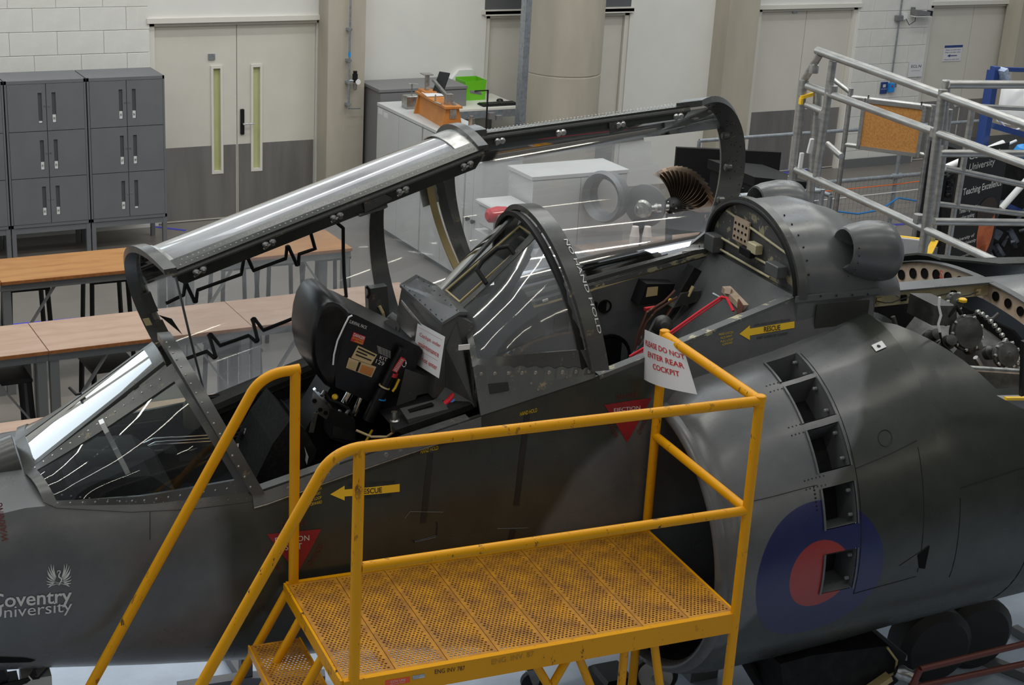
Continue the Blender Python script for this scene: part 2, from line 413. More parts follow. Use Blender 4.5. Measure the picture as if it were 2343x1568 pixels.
# painted blockwork, block by block where it can be told apart
blk = MB().box((0, -.012, 0), (.4455, .004, .2205), bev=.003); blkm = mesh_of(blk, 'block', 'block')
def blocks(x0, x1, z0, z1):
    r = int(round(z0/.225)); z = r*.225
    while z < z1-.05:
        x = x0-.45+(.225 if r % 2 else 0)
        while x < x1-.02:
            a = max(x, x0); b_ = min(x+.4455, x1)
            if b_-a > .05:
                o = bpy.data.objects.new('block', blkm); COL.objects.link(o); o.parent = wall
                o.location = (a, WY, z); o.scale = ((b_-a)/.4455, 1, min(1, (z1-z)/.2205) if z1-z < .2205 else 1)
            x += .45
        z += .225; r += 1
blocks(2.30, D1[0]-.005, 1.35, 2.35)
blocks(D3[1]+.02, D4[0]-.02, .0, 2.25)
mb = MB().box((-7, -3.3, 0), (-6.8, WY, 8.5)); struct('wall_left', mb, 'wall')
mb = MB().box((-7, -3.4, 0), (22, -3.2, 8.5)); struct('wall_front_light_block', mb, mat('light_block_dark', (.16, .15, .14), .7))  # unseen wall added behind the viewer, kept dark to block world light
# gallery under the viewer
mb = MB().box((-7, -3.2, 2.75), (22, -.6, 2.95)); struct('trim_1', mb, 'conc')
def door(n, x0, x1, leaves, kick=True, vis=True):
    # closed lining
    fr = MB(); fr.box((x0, WY+.02, 0), (x0+.055, WY+.22, DT)); fr.box((x1-.055, WY+.02, 0), (x1, WY+.22, DT)); fr.box((x0, WY+.02, DT-.055), (x1, WY+.22, DT)) 
    fr.box((x0-.03, WY-.03, DT-.02), (x1+.03, WY+.03, DT+.03))
    root = struct('door_%d' % n, fr, 'frame')
    wl = (x1-x0-.11)/leaves
    for i in range(leaves):
        a = x0+.055+i*wl+.004; b_ = a+wl-.008
        holes = []
        lf = MB()
        if vis:
            px = b_-.25 if i == 0 else a+.17
            h0, h1 = .53, 1.60; ww = .075
            for q in ((a, px, .01, DT-.06), (px+ww, b_, .01, DT-.06), (px, px+ww, .01, h0), (px, px+ww, h1, DT-.06)): lf.box((q[0], WY+.06, q[2]), (q[1], WY+.11, q[3]))
            leaf = part('door_leaf', lf, 'door', root)
            g = MB().box((px, WY+.08, h0), (px+ww, WY+.088, h1)); part('vision_panel', g, mat('lit_corridor_glass%d' % i, (.48, .50, .22), .12, c2=(.56, .57, .30), sc=2), leaf)
            f = MB()
            for q in ((px-.025, px, h0-.03, h1+.03), (px+ww, px+ww+.025, h0-.03, h1+.03), (px, px+ww, h0-.03, h0), (px, px+ww, h1, h1+.03)): f.box((q[0], WY+.045, q[2]), (q[1], WY+.06, q[3]))
            part('vision_frame', f, 'frame', leaf)
            bx = MB().box((px+.02, WY+.092, h0), (px+ww, WY+.14, .95)) if i else None
            if i: part('cardboard_box', bx, 'orange', leaf)
        else:
            lf.box((a, WY+.06, .01), (b_, WY+.11, DT-.06)); leaf = part('door_leaf', lf, 'door', root)
        if kick:
            k = MB()
            if vis: k.box((a+.01, WY+.054, .03), (px-.027, WY+.06, .80)); k.box((px+ww+.027, WY+.054, .03), (b_-.01, WY+.06, .80)); k.box((px-.027, WY+.054, .03), (px+ww+.027, WY+.06, .49))
            else: k.box((a+.01, WY+.054, .03), (b_-.01, WY+.06, .80))
            part('kick_plate', k, 'kick', leaf)
        if vis and i:
            h = MB().box((a+.03, WY+.04, .90), (a+.07, WY+.06, 1.17), bev=.006); hp = part('handle_plate', h, 'black', leaf)
            h = MB().tube([(a+.05, WY+.04, 1.02), (a+.05, WY, 1.02), (a+.17, WY, 1.02)], .009, 8); part('lever_handle', h, 'chrome', leaf)
    return root
d1 = door(1, *D1, 2); door(2, *D2, 1, vis=False); d3 = door(3, *D3, 2, vis=False); door(4, *D4, 2, vis=False)
p = Yp(488, 132, WY); mb = MB().box((p.x-.035, WY+.045, p.z-.03), (p.x+.035, WY+.06, p.z+.03)); part('door_sign', mb, 'galv', d1)
p = Yp(1825, 26, WY); mb = MB().box((p.x-.035, WY+.045, p.z-.03), (p.x+.035, WY+.06, p.z+.03)); part('door_sign', mb, 'galv', d3)
# window band over the second door, small duct over the first
a = Yp(1109, 22, WY); b_ = Yp(1443, 14, WY); mb = MB().box((a.x, WY-.01, a.z), (b_.x, WY+.02, a.z+1.2)); w1 = struct('window_1', mb, mat('dark_window', (.12, .125, .13), .2))
mb = MB().box((a.x-.04, WY-.03, a.z-.05), (b_.x+.04, WY-.01, a.z)); part('window_sill', mb, 'frame', w1)
def lit(name, c, e):
    m, nt, b = nodes(name); b.inputs['Emission Color'].default_value = (*c, 1); b.inputs['Emission Strength'].default_value = e; b.inputs['Base Color'].default_value = (.1, .1, .1, 1); return m
M['sky'] = lit('daylit_window', (.80, .92, 1.0), 2.6)
for n_, (xa, xb) in enumerate(((-6, -3.2), (-3.0, -.2), (0, 2.8), (3.0, 5.8), (6.0, 8.6), (9.4, 12.0), (12.4, 15.2))):
    fr_ = MB(); wa, wb = (3.3, 6.2) if n_ < 3 else (4.3, 5.5)
    for q in ((xa, xa+.06, wa, wb), (xb-.06, xb, wa, wb), (xa, xb, wa, wa+.06), (xa, xb, wb-.06, wb)): fr_.box((q[0], WY-.04, q[2]), (q[1], WY-.001, q[3]))
    w2 = struct('window_%d' % (n_+2), fr_, 'frame'); part('pane', MB().box((xa+.06, WY-.02, wa+.06), (xb-.06, WY-.01, wb-.06)), 'sky', w2)
# columns
def column(px0, px1, y0, y1, name='column'):
    a = Yp(px0, 0, y0).x; b_ = Yp(px1, 0, y0).x
    mb = MB().box((a, y0, 0), (b_, y1, 8.5), bev=.02); return struct(name, mb, 'conc'), a, b_
c1, c1a, c1b = column(752, 838, 15.12, WY); column(1671, 1741, 15.1, WY)
column(2343, 2420, 15.1, WY)
cc = Yp(1306, 0, 14.5); mb = MB().lathe((cc.x, 14.6, 0), (0, 0, 1), [(0, .43), (1.585, .43), (1.59, .423), (1.60, .423), (1.605, .43), (8.5, .43)], 48); rc = struct('column', mb, 'conc', True)
q = Yp(1208, 0, 14.15); mb = MB().box((q.x-.035, 14.12, 0), (q.x+.035, 14.14, 8.5)).box((q.x-.035, 14.14, 0), (q.x-.028, 14.22, 8.5)).box((q.x+.028, 14.14, 0), (q.x+.035, 14.22, 8.5))
struct('trim_2', mb, 'galv')
# baseboard
mb = MB().box((D3[1]+.02, WY-.04, 0), (D4[0]-.02, WY-.022, .12)); struct('baseboard_back', mb, 'steel')
# floor tape
def tape(p, q, wd=.05):
    a, b_ = Zp(*p, 0), Zp(*q, 0); a.z = b_.z = .002; mb = MB().beam(a, b_, wd, .003)
    return mb
solo('floor_tape', tape((0, 747), (860, 663)), 'bluet', 'blue tape line on the floor under the stools at the far bench', 'floor tape')
solo('floor_tape', tape((352, 519), (425, 528), .04), 'bluet', 'short blue tape mark on the floor beside the grey lockers', 'floor tape')
solo('floor_tape', tape((1945, 522), (2140, 508), .05), 'bluet', 'blue tape line on the floor below the barrier netting', 'floor tape')
solo('floor_tape', tape((1740, 403), (1880, 385), .05), 'bluet', 'blue tape line on the floor near the right-hand grey-and-cream door', 'floor tape')
# ================================================================== LOCKERS
def locker(x0, label, nums):
    z0, z1, y0, y1 = .31, 1.70, 14.66, 15.10; wd = .74
    t = thing('locker_unit', label, 'locker', (x0, y0, 0), 'grey lockers against the back wall')
    b = MB().box((x0, y0+.012, z0), (x0+wd, y1, z1)); part('body', b, 'locker', t)
    f = MB()
    for q in ((x0, x0+.018, z0, z1), (x0+wd-.018, x0+wd, z0, z1), (x0, x0+wd, z1-.03, z1), (x0, x0+wd, z0, z0+.03)): f.box((q[0], y0-.004, q[2]), (q[1], y0+.012, q[3]))
    part('front_frame', f, 'locker', t)
    s = MB().box((x0, y0+.005, z0-.06), (x0+wd, y0+.04, z0)).box((x0, y1-.04, z0-.06), (x0+wd, y1, z0)); part('base_rail', s, 'locker', t)
    for (lx, ly) in ((x0, y0), (x0+wd-.04, y0), (x0, y1-.04), (x0+wd-.04, y1-.04)):
        part('leg', MB().box((lx, ly+.002, 0), (lx+.04, ly+.04, z0-.001)), 'locker', t)
    dw = (wd-.036)/2; dh = (z1-z0-.06)/3; k = 0
    for r in range(3):
        for c in range(2):
            a = x0+.018+c*dw+.003; za = z1-.03-(r+1)*dh+.003
            sx = a+dw*.78 if c == 0 else a+dw*.14; sz0 = za+dh*.16; sz1 = za+dh*.80; sw = .036
            d = MB()
            for q in ((a, sx, za, za+dh-.006), (sx+sw, a+dw-.006, za, za+dh-.006), (sx, sx+sw, za, sz0), (sx, sx+sw, sz1, za+dh-.006)): d.box((q[0], y0-.008, q[2]), (q[1], y0+.008, q[3]))
            dr = part('door', d, 'locker', t)
            part('slot_handle', MB().box((sx, y0+.004, sz0), (sx+sw, y0+.0115, sz1)), 'lockd', dr)
            lk = MB().lathe((a+dw-.018 if c == 0 else a+.018, y0-.008, za+dh*.52), (0, -1, 0), [(0, .008), (.004, .008), (.004, .004)], 10); part('lock', lk, 'bare', dr)
            nm = nums[k]; k += 1
            lb = MB().box((sx+.003, y0-.0025, sz0+.004), (sx+sw-.003, y0+.002, sz0+(.075 if nm else .02))); part('number_label', lb, 'label', dr)
            if nm:
                tx = MB(); text(tx, nm, quad_fn((sx+.009, y0-.004, sz0+.03), (sx+sw-.009, y0-.004, sz0+.03), (sx+sw-.009, y0-.004, sz0+.052), (sx+.009, y0-.004, sz0+.052))); part('lettering', tx, 'blkt', dr)
    return t
LX = 4.475-.74
locker(LX, 'grey six-door locker unit with numbers from 85, closest to the double doors', ['85', '86', '87', '88', '89', ''])
locker(LX-.752, 'grey six-door locker unit with numbers 80 to 84, second from the double doors', ['', '80', '81', '82', '83', '84'])
locker(LX-1.504, 'grey locker unit cut by the left edge of the photo', ['74', '75', '76', '77', '78', '79'])
# ================================================================== WORKBENCHES AND STOOLS
def bench(x0, x1, y0, y1, top, label, group):
    zt = .90
    t = thing('workbench', label, 'bench', (x0, y0, 0), group)
    part('bench_top', MB().box((x0+.002, y0, zt-.022), (x1-.002, y1, zt)), top, t)
    part('top_edging', MB().box((x0+.002, y0-.003, zt-.024), (x1-.002, y0, zt-.001)), 'plyedge', t)
    part('side_rail', MB().box((x0+.072, y0+.03, zt-.085), (x1-.072, y0+.06, zt-.025)).box((x0+.002, y0+.026, zt-.08), (x0+.074, y0+.033, zt-.03)).box((x1-.074, y0+.026, zt-.08), (x1-.002, y0+.033, zt-.03)), 'steel', t)
    part('side_rail', MB().box((x0+.02, y1-.06, zt-.085), (x1-.02, y1-.03, zt-.025)), 'steel', t)
    for lx in (x0+.01, x1-.07):
        for ly in (y0+.033, y1-.083): part('leg', MB().box((lx, ly, 0), (lx+.06, ly+.05, zt-.028)), 'steel', t)
    part('brace', MB().beam((x0+.05, y0+.065, .30), (x0+.42, y0+.065, zt-.05), .012, .035, up=V((0, 1, 0))), 'steel', t)
    part('brace', MB().beam((x1-.05, y0+.065, .30), (x1-.42, y0+.065, zt-.05), .012, .035, up=V((0, 1, 0))), 'steel', t)
    return t
for row, (ya, yb, xe, top, nm) in enumerate(((11.255, 11.83, 4.966, 'ply', 'far'), (9.73, 10.31, 4.942, 'ply2', 'middle'), (8.07, 8.65, 4.92, 'ply2', 'near'))):
    L = 1.386
    for k in range(3):
        where = ('at its right end', 'in its middle', 'at its left end')[k]
        bench(xe-L*(k+1)+.002, xe-L*k, ya, yb, top, '%s-topped workbench of the %s row, %s' % (('orange ply', 'pale ply', 'pale ply')[row], nm, where), 'workbenches in three rows')
def stool(loc, rz, label):
    t = thing('stool', label, 'stool', (0, 0, 0), 'black stools under the workbenches')
    part('seat', MB().box((-.16, -.16, .66), (.16, .16, .69), bev=.006), 'black', t)
    for sx in (-1, 1):
        for sy in (-1, 1): part('leg', MB().beam((sx*.14, sy*.14, .66), (sx*.165, sy*.165, 0), .026, .026), 'black', t)
    f = MB()
    for a, b_ in (((-.155, -.155), (.155, -.155)), ((.155, -.155), (.155, .155)), ((.155, .155), (-.155, .155)), ((-.155, .155), (-.155, -.155))): f.tube([(a[0], a[1], .2), (b_[0], b_[1], .2)], .008, 6)
    part('footrest', f, 'black', t)
    t.location = loc; t.rotation_euler = (0, 0, rz); return t
st_l = [((243, 690), 'black stool under the far bench, in front of the blue tape'), ((60, 700), 'black stool under the far bench, leftmost one seen'),
        ((535, 690), 'black stool seen through the front canopy, left one under the far bench'), ((640, 672), 'black stool seen through the front canopy, middle one under the far bench'),
        ((745, 662), 'black stool seen through the front canopy, at the right end of the far bench')]
for (q, lb) in st_l:
    p = Yp(*q, 11.86); stool((p.x, 11.86, 0), random.uniform(-.05, .05), lb)
for k, (x, lb) in enumerate(((1.92, 'black stool under the middle bench, by the bench joint at the left'), (2.62, 'black stool under the middle bench, above the windscreen top'), (3.5, 'black stool under the middle bench, left one seen through the canopy glass'), (4.25, 'black stool under the middle bench, right one seen through the canopy glass'))):
    stool((x, 9.98, 0), .03*k, lb)
# ================================================================== GREY AND WHITE CABINETS
def cabinet(x0, x1, y0, y1, h, face, label, mt, group=None, doors=2, knob='black'):
    t = thing('storage_cabinet', label, 'cabinet', (x0, y0, 0), group)
    part('body', MB().box((x0+.02, y0+.02, .06), (x1, y1, h-.035)), mt, t); part('top_panel', MB().box((x0, y0, h-.034), (x1, y1, h), bev=.003), mt, t)
    part('plinth', MB().box((x0+.05, y0+.03, 0), (x1-.03, y1-.03, .06)), 'black', t)
    for i in range(doors):
        if face == 'x':
            a = y0+.01+(y1-y0-.02)/doors*i+.003; b_ = a+(y1-y0-.02)/doors-.006
            d = part('door', MB().box((x0, a, .07), (x0+.02, b_, h-.042)), mt, t)
            yk = b_-.05 if i == 0 else a+.05
            part('knob', MB().lathe((x0, yk, h*.52), (-1, 0, 0), [(0, .012), (.015, .012), (.02, .02), (.035, .02), (.04, .01)], 12), knob, d)
        else:
            a = x0+.01+(x1-x0-.02)/doors*i+.003; b_ = a+(x1-x0-.02)/doors-.006
            d = part('door', MB().box((a, y0, .07), (b_, y0+.02, h-.042)), mt, t)
            xk = b_-.05 if i == 0 else a+.05
            part('label_holder', MB().box((xk-.1, y0-.006, h*.30), (xk+.02, y0, h*.33)), 'cabg', d)
    return t
seam = Zp(960, 284, 1.35); cx0 = Zp(863, 234, 1.35).x
y_ = seam.y; ym = Zp(863, 234, 1.35).y
wc1 = cabinet(cx0, cx0+.50, y_+.002, ym, 1.35, 'x', 'white metal cabinet carrying the orange wooden rig, next to the back wall', 'cab', 'row of white metal cabinets', 2)
wc2 = cabinet(cx0, cx0+.50, y_-.92, y_-.002, 1.35, 'x', 'white metal cabinet with a wooden board on top, second from the back wall', 'cab', 'row of white metal cabinets', 2)
for (yy, zz) in ((ym-.09, 1.27), (ym-.22, 1.26)): part('label', MB().box((cx0-.002, yy-.05, zz-.025), (cx0, yy+.05, zz+.025)), 'label', wc1)
y3 = Zp(1196, 356, 1.30).y
cabinet(cx0, cx0+.42, y3, y_-.93, 1.30, 'x', 'pale metal cabinet seen through the glass between the two canopies', 'cab', 'row of white metal cabinets', 2)
mb = MB().box((cx0+.02, y3+.03, 1.30), (cx0+.40, y3+.40, 1.318)); solo('board', mb, 'ply2', 'pale board on the cabinet seen between the two canopies', 'board')
a = Zp(835, 197, 1.40)
cabinet(c1b+.02, c1b+1.05, 14.78, 15.30, 1.44, 'y', 'dark grey cupboard beside the square concrete column', 'cabg', None, 2)
a = Zp(1218, 405, 1.5); b_ = Zp(1443, 389, 1.5)
wcab = cabinet(a.x, b_.x, a.y, a.y+.42, 1.5, 'y', 'tall pale cabinet standing free, seen through the rear canopy', 'cab', None, 2)
# things on the cabinets --------------------------------------------------------
H = 1.35
bx, by = cx0+.24, seam.y+.02
mb = MB().box((cx0+.03, y_-.9, H), (cx0+.46, y_-.30, H+.018)); solo('board', mb, 'ply2', 'pale wooden board lying on the second white cabinet', 'board')
# orange wooden rig: long beam on two trapezoid ends
ra = Zp(1014, 296, H); rb = Zp(955, 262, H)
t = thing('wooden_test_rig', 'orange varnished wooden test rig on trapezoid ends, on the white cabinet', 'test rig', ((ra.x+rb.x)/2, (ra.y+rb.y)/2, H))
dx = (rb-ra); dx.z = 0; Lr = dx.length+.06; dx.normalize(); sx = V((dx.y, -dx.x, 0))
def rp(l, s, z): return ra+dx*l+sx*s+V((0, 0, z))
for l in (0, Lr-.02):
    part('end_board', MB().prism([rp(l, -.02, 0), rp(l, .20, 0), rp(l, .155, .20), rp(l, .025, .20)], dx*.02), 'orange', t)
part('side_board', MB().prism([rp(0.02, .02, .0), rp(Lr-.02, .02, .0), rp(Lr-.02, .035, .18), rp(.02, .035, .18)], sx*.012), 'orange', t)
part('top_rail', MB().prism([rp(-.03, .0, .20), rp(Lr+.03, .0, .20), rp(Lr+.03, .18, .20), rp(-.03, .18, .20)], (0, 0, .02)), 'orange', t)
part('mount_block', MB().prism([rp(Lr-.16, .03, .22), rp(Lr+.02, .03, .22), rp(Lr+.02, .16, .22), rp(Lr-.16, .16, .22)], (0, 0, .025)), 'orange', t)
part('metal_label', MB().prism([rp(-.006, .06, .10), rp(-.006, .13, .10), rp(-.006, .13, .19), rp(-.006, .06, .19)], dx*.004), 'bare', t)
part('upright_bracket', MB().prism([rp(Lr-.10, .07, .245), rp(Lr-.05, .07, .245), rp(Lr-.05, .07, .40), rp(Lr-.10, .07, .40)], sx*.03), 'bare', t)
part('bracket_plate', MB().prism([rp(Lr-.13, .03, .40), rp(Lr-.02, .03, .40), rp(Lr-.02, .13, .40), rp(Lr-.13, .13, .40)], (0, 0, .008)), 'bare', t)
part('clamp_block', MB().prism([rp(.06, .05, .22), rp(.13, .05, .22), rp(.13, .05, .32), rp(.06, .05, .32)], sx*.07), 'bare', t)
part('clamp_arm', MB().beam(rp(.02, .14, .20), rp(.30, .0, .42), .035, .02), 'bare', t)
part('crank_arm', MB().tube([rp(.02, -.02, .24), rp(.13, -.04, .24), rp(.13, -.04, .31)], .007, 8), 'chrome', t)
# small vice boxes and pieces
p = Zp(945, 247, H); t = thing('metal_clamp_box', 'small bright metal box with a T-handle, at the far end of the white cabinet', 'tool', (p.x, p.y, H))
part('box_body', MB().box((p.x-.10, p.y-.06, H), (p.x+.05, p.y+.06, H+.13), bev=.004), 'bare', t)
part('wood_block', MB().box((p.x+.05, p.y-.07, H), (p.x+.14, p.y+.05, H+.10), bev=.004), 'orange', t)
part('spindle', MB().tube([(p.x-.02, p.y, H+.13), (p.x-.02, p.y, H+.25)], .008, 8), 'bare', t); part('tee_bar', MB().tube([(p.x-.06, p.y, H+.25), (p.x+.05, p.y, H+.24)], .007, 8), 'bare', t)
p = Zp(1119, 300, H); px_, py_ = cx0+.40, y_-.55
t = thing('display_stand', 'thin black stand with hinged clips, on the second white cabinet', 'stand', (px_, py_, H))
part('base', MB().box((px_-.06, py_-.05, H+.018), (px_+.06, py_+.05, H+.03)), 'black', t)
part('pole', MB().box((px_-.006, py_-.006, H+.03), (px_+.006, py_+.006, H+.42)), 'black', t)
part('arm', MB().box((px_-.14, py_-.006, H+.41), (px_+.006, py_+.006, H+.42)), 'black', t)
part('clip', MB().prism([(px_-.20, py_-.03, H+.40), (px_-.08, py_-.03, H+.38), (px_-.06, py_+.03, H+.39), (px_-.18, py_+.03, H+.41)], (0, 0, .01)), 'bare', t)
part('clip', MB().box((px_+.02, py_-.02, H+.14), (px_+.08, py_+.02, H+.2)), 'steel', t)
part('clip', MB().box((px_+.10, py_-.02, H+.12), (px_+.16, py_+.02, H+.17)), 'steel', t)
p = Zp(1085, 305, H); mb = MB().lathe((cx0+.33, y_-.38, H+.018), (0, 0, 1), [(0, .03), (.10, .03), (.10, .02), (.12, .02)], 14); solo('metal_canister', mb, 'bare', 'short bright metal canister on the wooden board', 'canister')
mb = MB().tube([(cx0+.12, y_-.42, H+.024), (cx0+.2, y_-.37, H+.026), (cx0+.27, y_-.33, H+.024)], .006, 6); solo('marker', mb, 'cord_or', 'red-orange marker lying on the wooden board', 'pen')
# table with bin and keyboard ---------------------------------------------------
zt = 1.22; ta = Zp(1066, 250, zt); tb = Zp(1185, 240, zt)
tx0, tx1, ty0, ty1 = ta.x-.10, tb.x+.02, ta.y-.02, ta.y+.72
t = thing('steel_table', 'galvanised table with a white top against the wall left of the round column', 'table', (tx0, ty0, 0))
part('table_top', MB().box((tx0, ty0, zt-.02), (tx1, ty1, zt)), 'frame', t)
for k in (0, 1): part('side_rail', MB().box((tx0, (ty0, ty1-.01)[k], zt-.10), (tx1, (ty0+.01, ty1)[k], zt-.022)), 'galv', t)
for lx in (tx0, tx1-.04):
    for ly in (ty0-.002, ty1-.04): part('leg', MB().box((lx, ly, 0), (lx+.04, ly+.04, zt-.1)), 'galv', t)
g = V(((tx0+tx1)/2-.30, ty0+.16, zt))
def bin_box(g, wx_, wy_, h, th):
    b = MB().box((g.x, g.y, g.z), (g.x+wx_, g.y+wy_, g.z+.006))
    b.prism([(g.x, g.y, g.z), (g.x+wx_, g.y, g.z), (g.x+wx_+.01, g.y-.01, g.z+h), (g.x-.01, g.y-.01, g.z+h*.92)], (0, th, 0)); b.prism([(g.x, g.y+wy_, g.z), (g.x+wx_, g.y+wy_, g.z), (g.x+wx_+.01, g.y+wy_+.01, g.z+h), (g.x-.01, g.y+wy_+.01, g.z+h)], (0, -th, 0))
    b.box((g.x-.006, g.y, g.z), (g.x, g.y+wy_, g.z+h*.95)); b.box((g.x+wx_, g.y, g.z), (g.x+wx_+.006, g.y+wy_, g.z+h)); return b
gb = Zp(1062, 228, zt); mb = bin_box(V((gb.x-.02, gb.y-.06, zt)), .24, .22, .22, .006)
solo('storage_bin', mb, 'green', 'lime green open bin on the steel table', 'bin')
mb = MB().prism([(gb.x-.06, gb.y+.22, zt), (gb.x+.22, gb.y+.22, zt), (gb.x+.22, gb.y+.22, zt+.28), (gb.x+.04, gb.y+.22, zt+.28), (gb.x-.06, gb.y+.22, zt+.17)], (0, .07, 0)); solo('white_carton', mb, 'white', 'white carton standing behind the lime green bin', 'box')
kb = Zp(1140, 240, zt); kt = thing('keyboard', 'black computer keyboard on the front of the steel table', 'keyboard', (kb.x, kb.y, zt))
part('case', MB().box((kb.x-.22, kb.y-.07, zt), (kb.x+.22, kb.y+.07, zt+.018), bev=.004), 'black', kt)
ky = MB()
for i in range(14):
    for j in range(5): ky.box((kb.x-.21+i*.03, kb.y-.062+j*.025, zt+.018), (kb.x-.186+i*.03, kb.y-.042+j*.025, zt+.025))
part('keys', ky, 'gloss', kt, kind='stuff')
mp = Zp(1142, 230, zt+.02); mb = MB().lathe((mp.x+.02, mp.y+.02, zt+.0), (0, 0, 1), [(0, .035), (.015, .04), (.03, .03), (.036, .012)], 14); solo('computer_mouse', mb, 'gloss', 'black computer mouse behind the keyboard', 'mouse', smooth=True)
mb = MB().prism([(cx0+.12, y_+.17, H+.225), (cx0+.30, y_+.17, H+.225), (cx0+.34, y_+.35, H+.225), (cx0+.16, y_+.38, H+.225)], (0, 0, .006)); solo('papers', mb, 'paper', 'loose white papers on the orange wooden rig', 'papers')
mb = MB().beam(V((cx0+.30, y_+.30, H+.235)), V((cx0+.40, y_+.36, H+.42)), .12, .012); solo('tablet', mb, 'black', 'dark tablet leaning on the orange wooden rig', 'tablet')
# compressed air drop on the square column -------------------------------------
ya = 15.06; a = Yp(802, 0, ya); b_ = Yp(799, 250, ya)
t = thing('air_supply_drop', 'galvanised air pipe with black regulator and gauge on the square concrete column', 'pipe', (a.x, ya, b_.z))
part('pipe', MB().tube([(a.x, ya, a.z+2), (a.x, ya, b_.z)], .012, 10), 'galv', t)
for z in (a.z-.3, a.z-.62, b_.z+.05, b_.z+.28): part('clamp', MB().box((a.x-.02, ya-.018, z-.012), (a.x+.02, 15.12, z+.012)), 'galv', t)
z = Yp(812, 175, ya).z
part('regulator', MB().lathe((a.x+.06, ya-.02, z-.06), (0, 0, 1), [(0, .018), (.03, .022), (.03, .028), (.09, .028), (.09, .02), (.12, .022), (.12, .018)], 14), 'black', t)
part('filter_bowl', MB().lathe((a.x+.06, ya-.02, z-.14), (0, 0, 1), [(0, .01), (.01, .02), (.07, .022)], 14), 'bare', t)
part('gauge', MB().lathe((a.x+.085, ya-.03, z-.05), (0, -1, 0), [(0, .028), (.02, .028), (.02, .024)], 18), 'white', t)
part('elbow', MB().tube([(a.x, ya, z-.04), (a.x+.05, ya-.02, z-.04)], .012, 8), 'galv', t)
part('valve_lever', MB().tube([(a.x, ya-.01, b_.z+.02), (a.x+.02, ya-.04, b_.z+.015), (a.x+.12, ya-.04, b_.z+.012)], .007, 8), 'steel', t)
part('pipe_band', MB().lathe((a.x, ya, Yp(801, 130, ya).z), (0, 0, 1), [(0, .0135), (.05, .0135)], 12), 'bluel', t)
# conduit, camera, notices and call points on the right blockwork ---------------
yb = WY-.035; a = Yp(2064, 0, yb); b_ = Yp(2044, 190, yb)
mb = MB().tube([(a.x, yb, a.z+3), (a.x, yb, b_.z)], .011, 8); solo('conduit', mb, 'galv', 'grey conduit running down the right-hand blockwork', 'conduit')
p = Yp(2055, 41, yb); mb = MB().box((p.x-.05, yb-.04, p.z-.035), (p.x+.05, yb+.012, p.z+.035), bev=.006); solo('junction_box', mb, 'cabg', 'grey junction box on the conduit', 'junction box')
p = Yp(2100, 28, yb-.1); t = thing('security_camera', 'grey wall camera on a bracket, top right', 'camera', (p.x, yb, p.z-.1))
part('wall_bracket', MB().box((p.x-.02, yb-.03, p.z-.04), (p.x+.02, yb+.012, p.z+.05)), 'steel', t)
part('housing', MB().prism([(p.x-.02, yb-.10, p.z-.035), (p.x+.22, yb-.10, p.z-.05), (p.x+.22, yb-.10, p.z+.0), (p.x-.02, yb-.10, p.z+.03)], (0, .07, 0)), 'cabg', t)
part('lens_hood', MB().box((p.x+.22, yb-.10, p.z-.06), (p.x+.26, yb-.03, p.z+.01)), 'black', t); part('cover', MB().box((p.x-.04, yb-.11, p.z-.06), (p.x+.24, yb-.02, p.z-.052)), 'white', t)
part('socket', MB().box((p.x-.16, yb-.03, p.z-.10), (p.x-.10, yb+.012, p.z-.02)), 'white', t)
part('cable', MB().tube([(p.x-.12, yb-.03, p.z-.09), (p.x-.06, yb-.04, p.z-.17), (p.x+.02, yb-.05, p.z-.12), (p.x+.02, yb-.05, p.z-.06)], .004, 6), 'black', t)
def wallsign(px0, py0, px1, py1, name, label, cat, mt, y=WY+.05, lines=()):
    a = Yp(px0, py0, y); b_ = Yp(px1, py1, y); t = thing(name, label, cat, (a.x, y, b_.z))
    part('sheet', MB().box((a.x, y-.006, b_.z), (b_.x, y-.001, a.z)), mt, t)
    for (k0, k1, s, x0, x1, mm) in lines:
        z0 = a.z+(b_.z-a.z)*k1; z1 = a.z+(b_.z-a.z)*k0; X0 = a.x+(b_.x-a.x)*x0; X1 = a.x+(b_.x-a.x)*x1
        mb = MB()
        if s is None: mb.box((X0, y-.008, z0), (X1, y-.0065, z1))
        elif s == 'arrow': mb.add([(X0, y-.008, (z0+z1)/2), (X0+.05, y-.008, z1), (X0+.05, y-.008, z0), (X0+.05, y-.008, z0*.35+z1*.65), (X1, y-.008, z0*.35+z1*.65), (X1, y-.008, z0*.65+z1*.35), (X0+.05, y-.008, z0*.65+z1*.35)], [(0, 1, 2), (3, 4, 5, 6)])
        else: text(mb, s, quad_fn((X0, y-.008, z0), (X1, y-.008, z0), (X1, y-.008, z1), (X0, y-.008, z1)))
        part('lettering' if s else 'printed_band', mb, mm, t)
    return t
wallsign(2161, 104, 2197, 139, 'notice', 'white notice with a blue band and an arrow on the far right door', 'notice', 'paper', WY+.058, [(0, .15, None, 0, 1, 'blue'), (.25, .32, 'Please use other door', .08, .92, 'blue'), (.4, .47, 'Please use other door', .08, .92, 'blue'), (.56, .74, 'arrow', .22, .75, 'blue'), (.85, .91, 'Please use other door', .08, .92, 'blue')])
wallsign(2081, 142, 2108, 175, 'notice', 'pale notice on the blockwork beside the far right door', 'notice', 'paper', WY-.024, [(.2, .38, 'ECL.N', .15, .85, 'blkt'), (.55, .62, 'workshop', .2, .8, 'cabg')])
wallsign(2016, 188, 2028, 214, 'call_point_sign', 'small blue sign beside the blue call point', 'sign', 'blue', WY-.024, [(.55, .65, 'PUSH', .1, .9, 'whitet'), (.2, .45, None, .3, .7, 'whitet')])
p = Yp(2038, 200, yb); t = thing('call_point', 'blue wall call point at the end of the conduit', 'call point', (p.x, yb, p.z-.06))
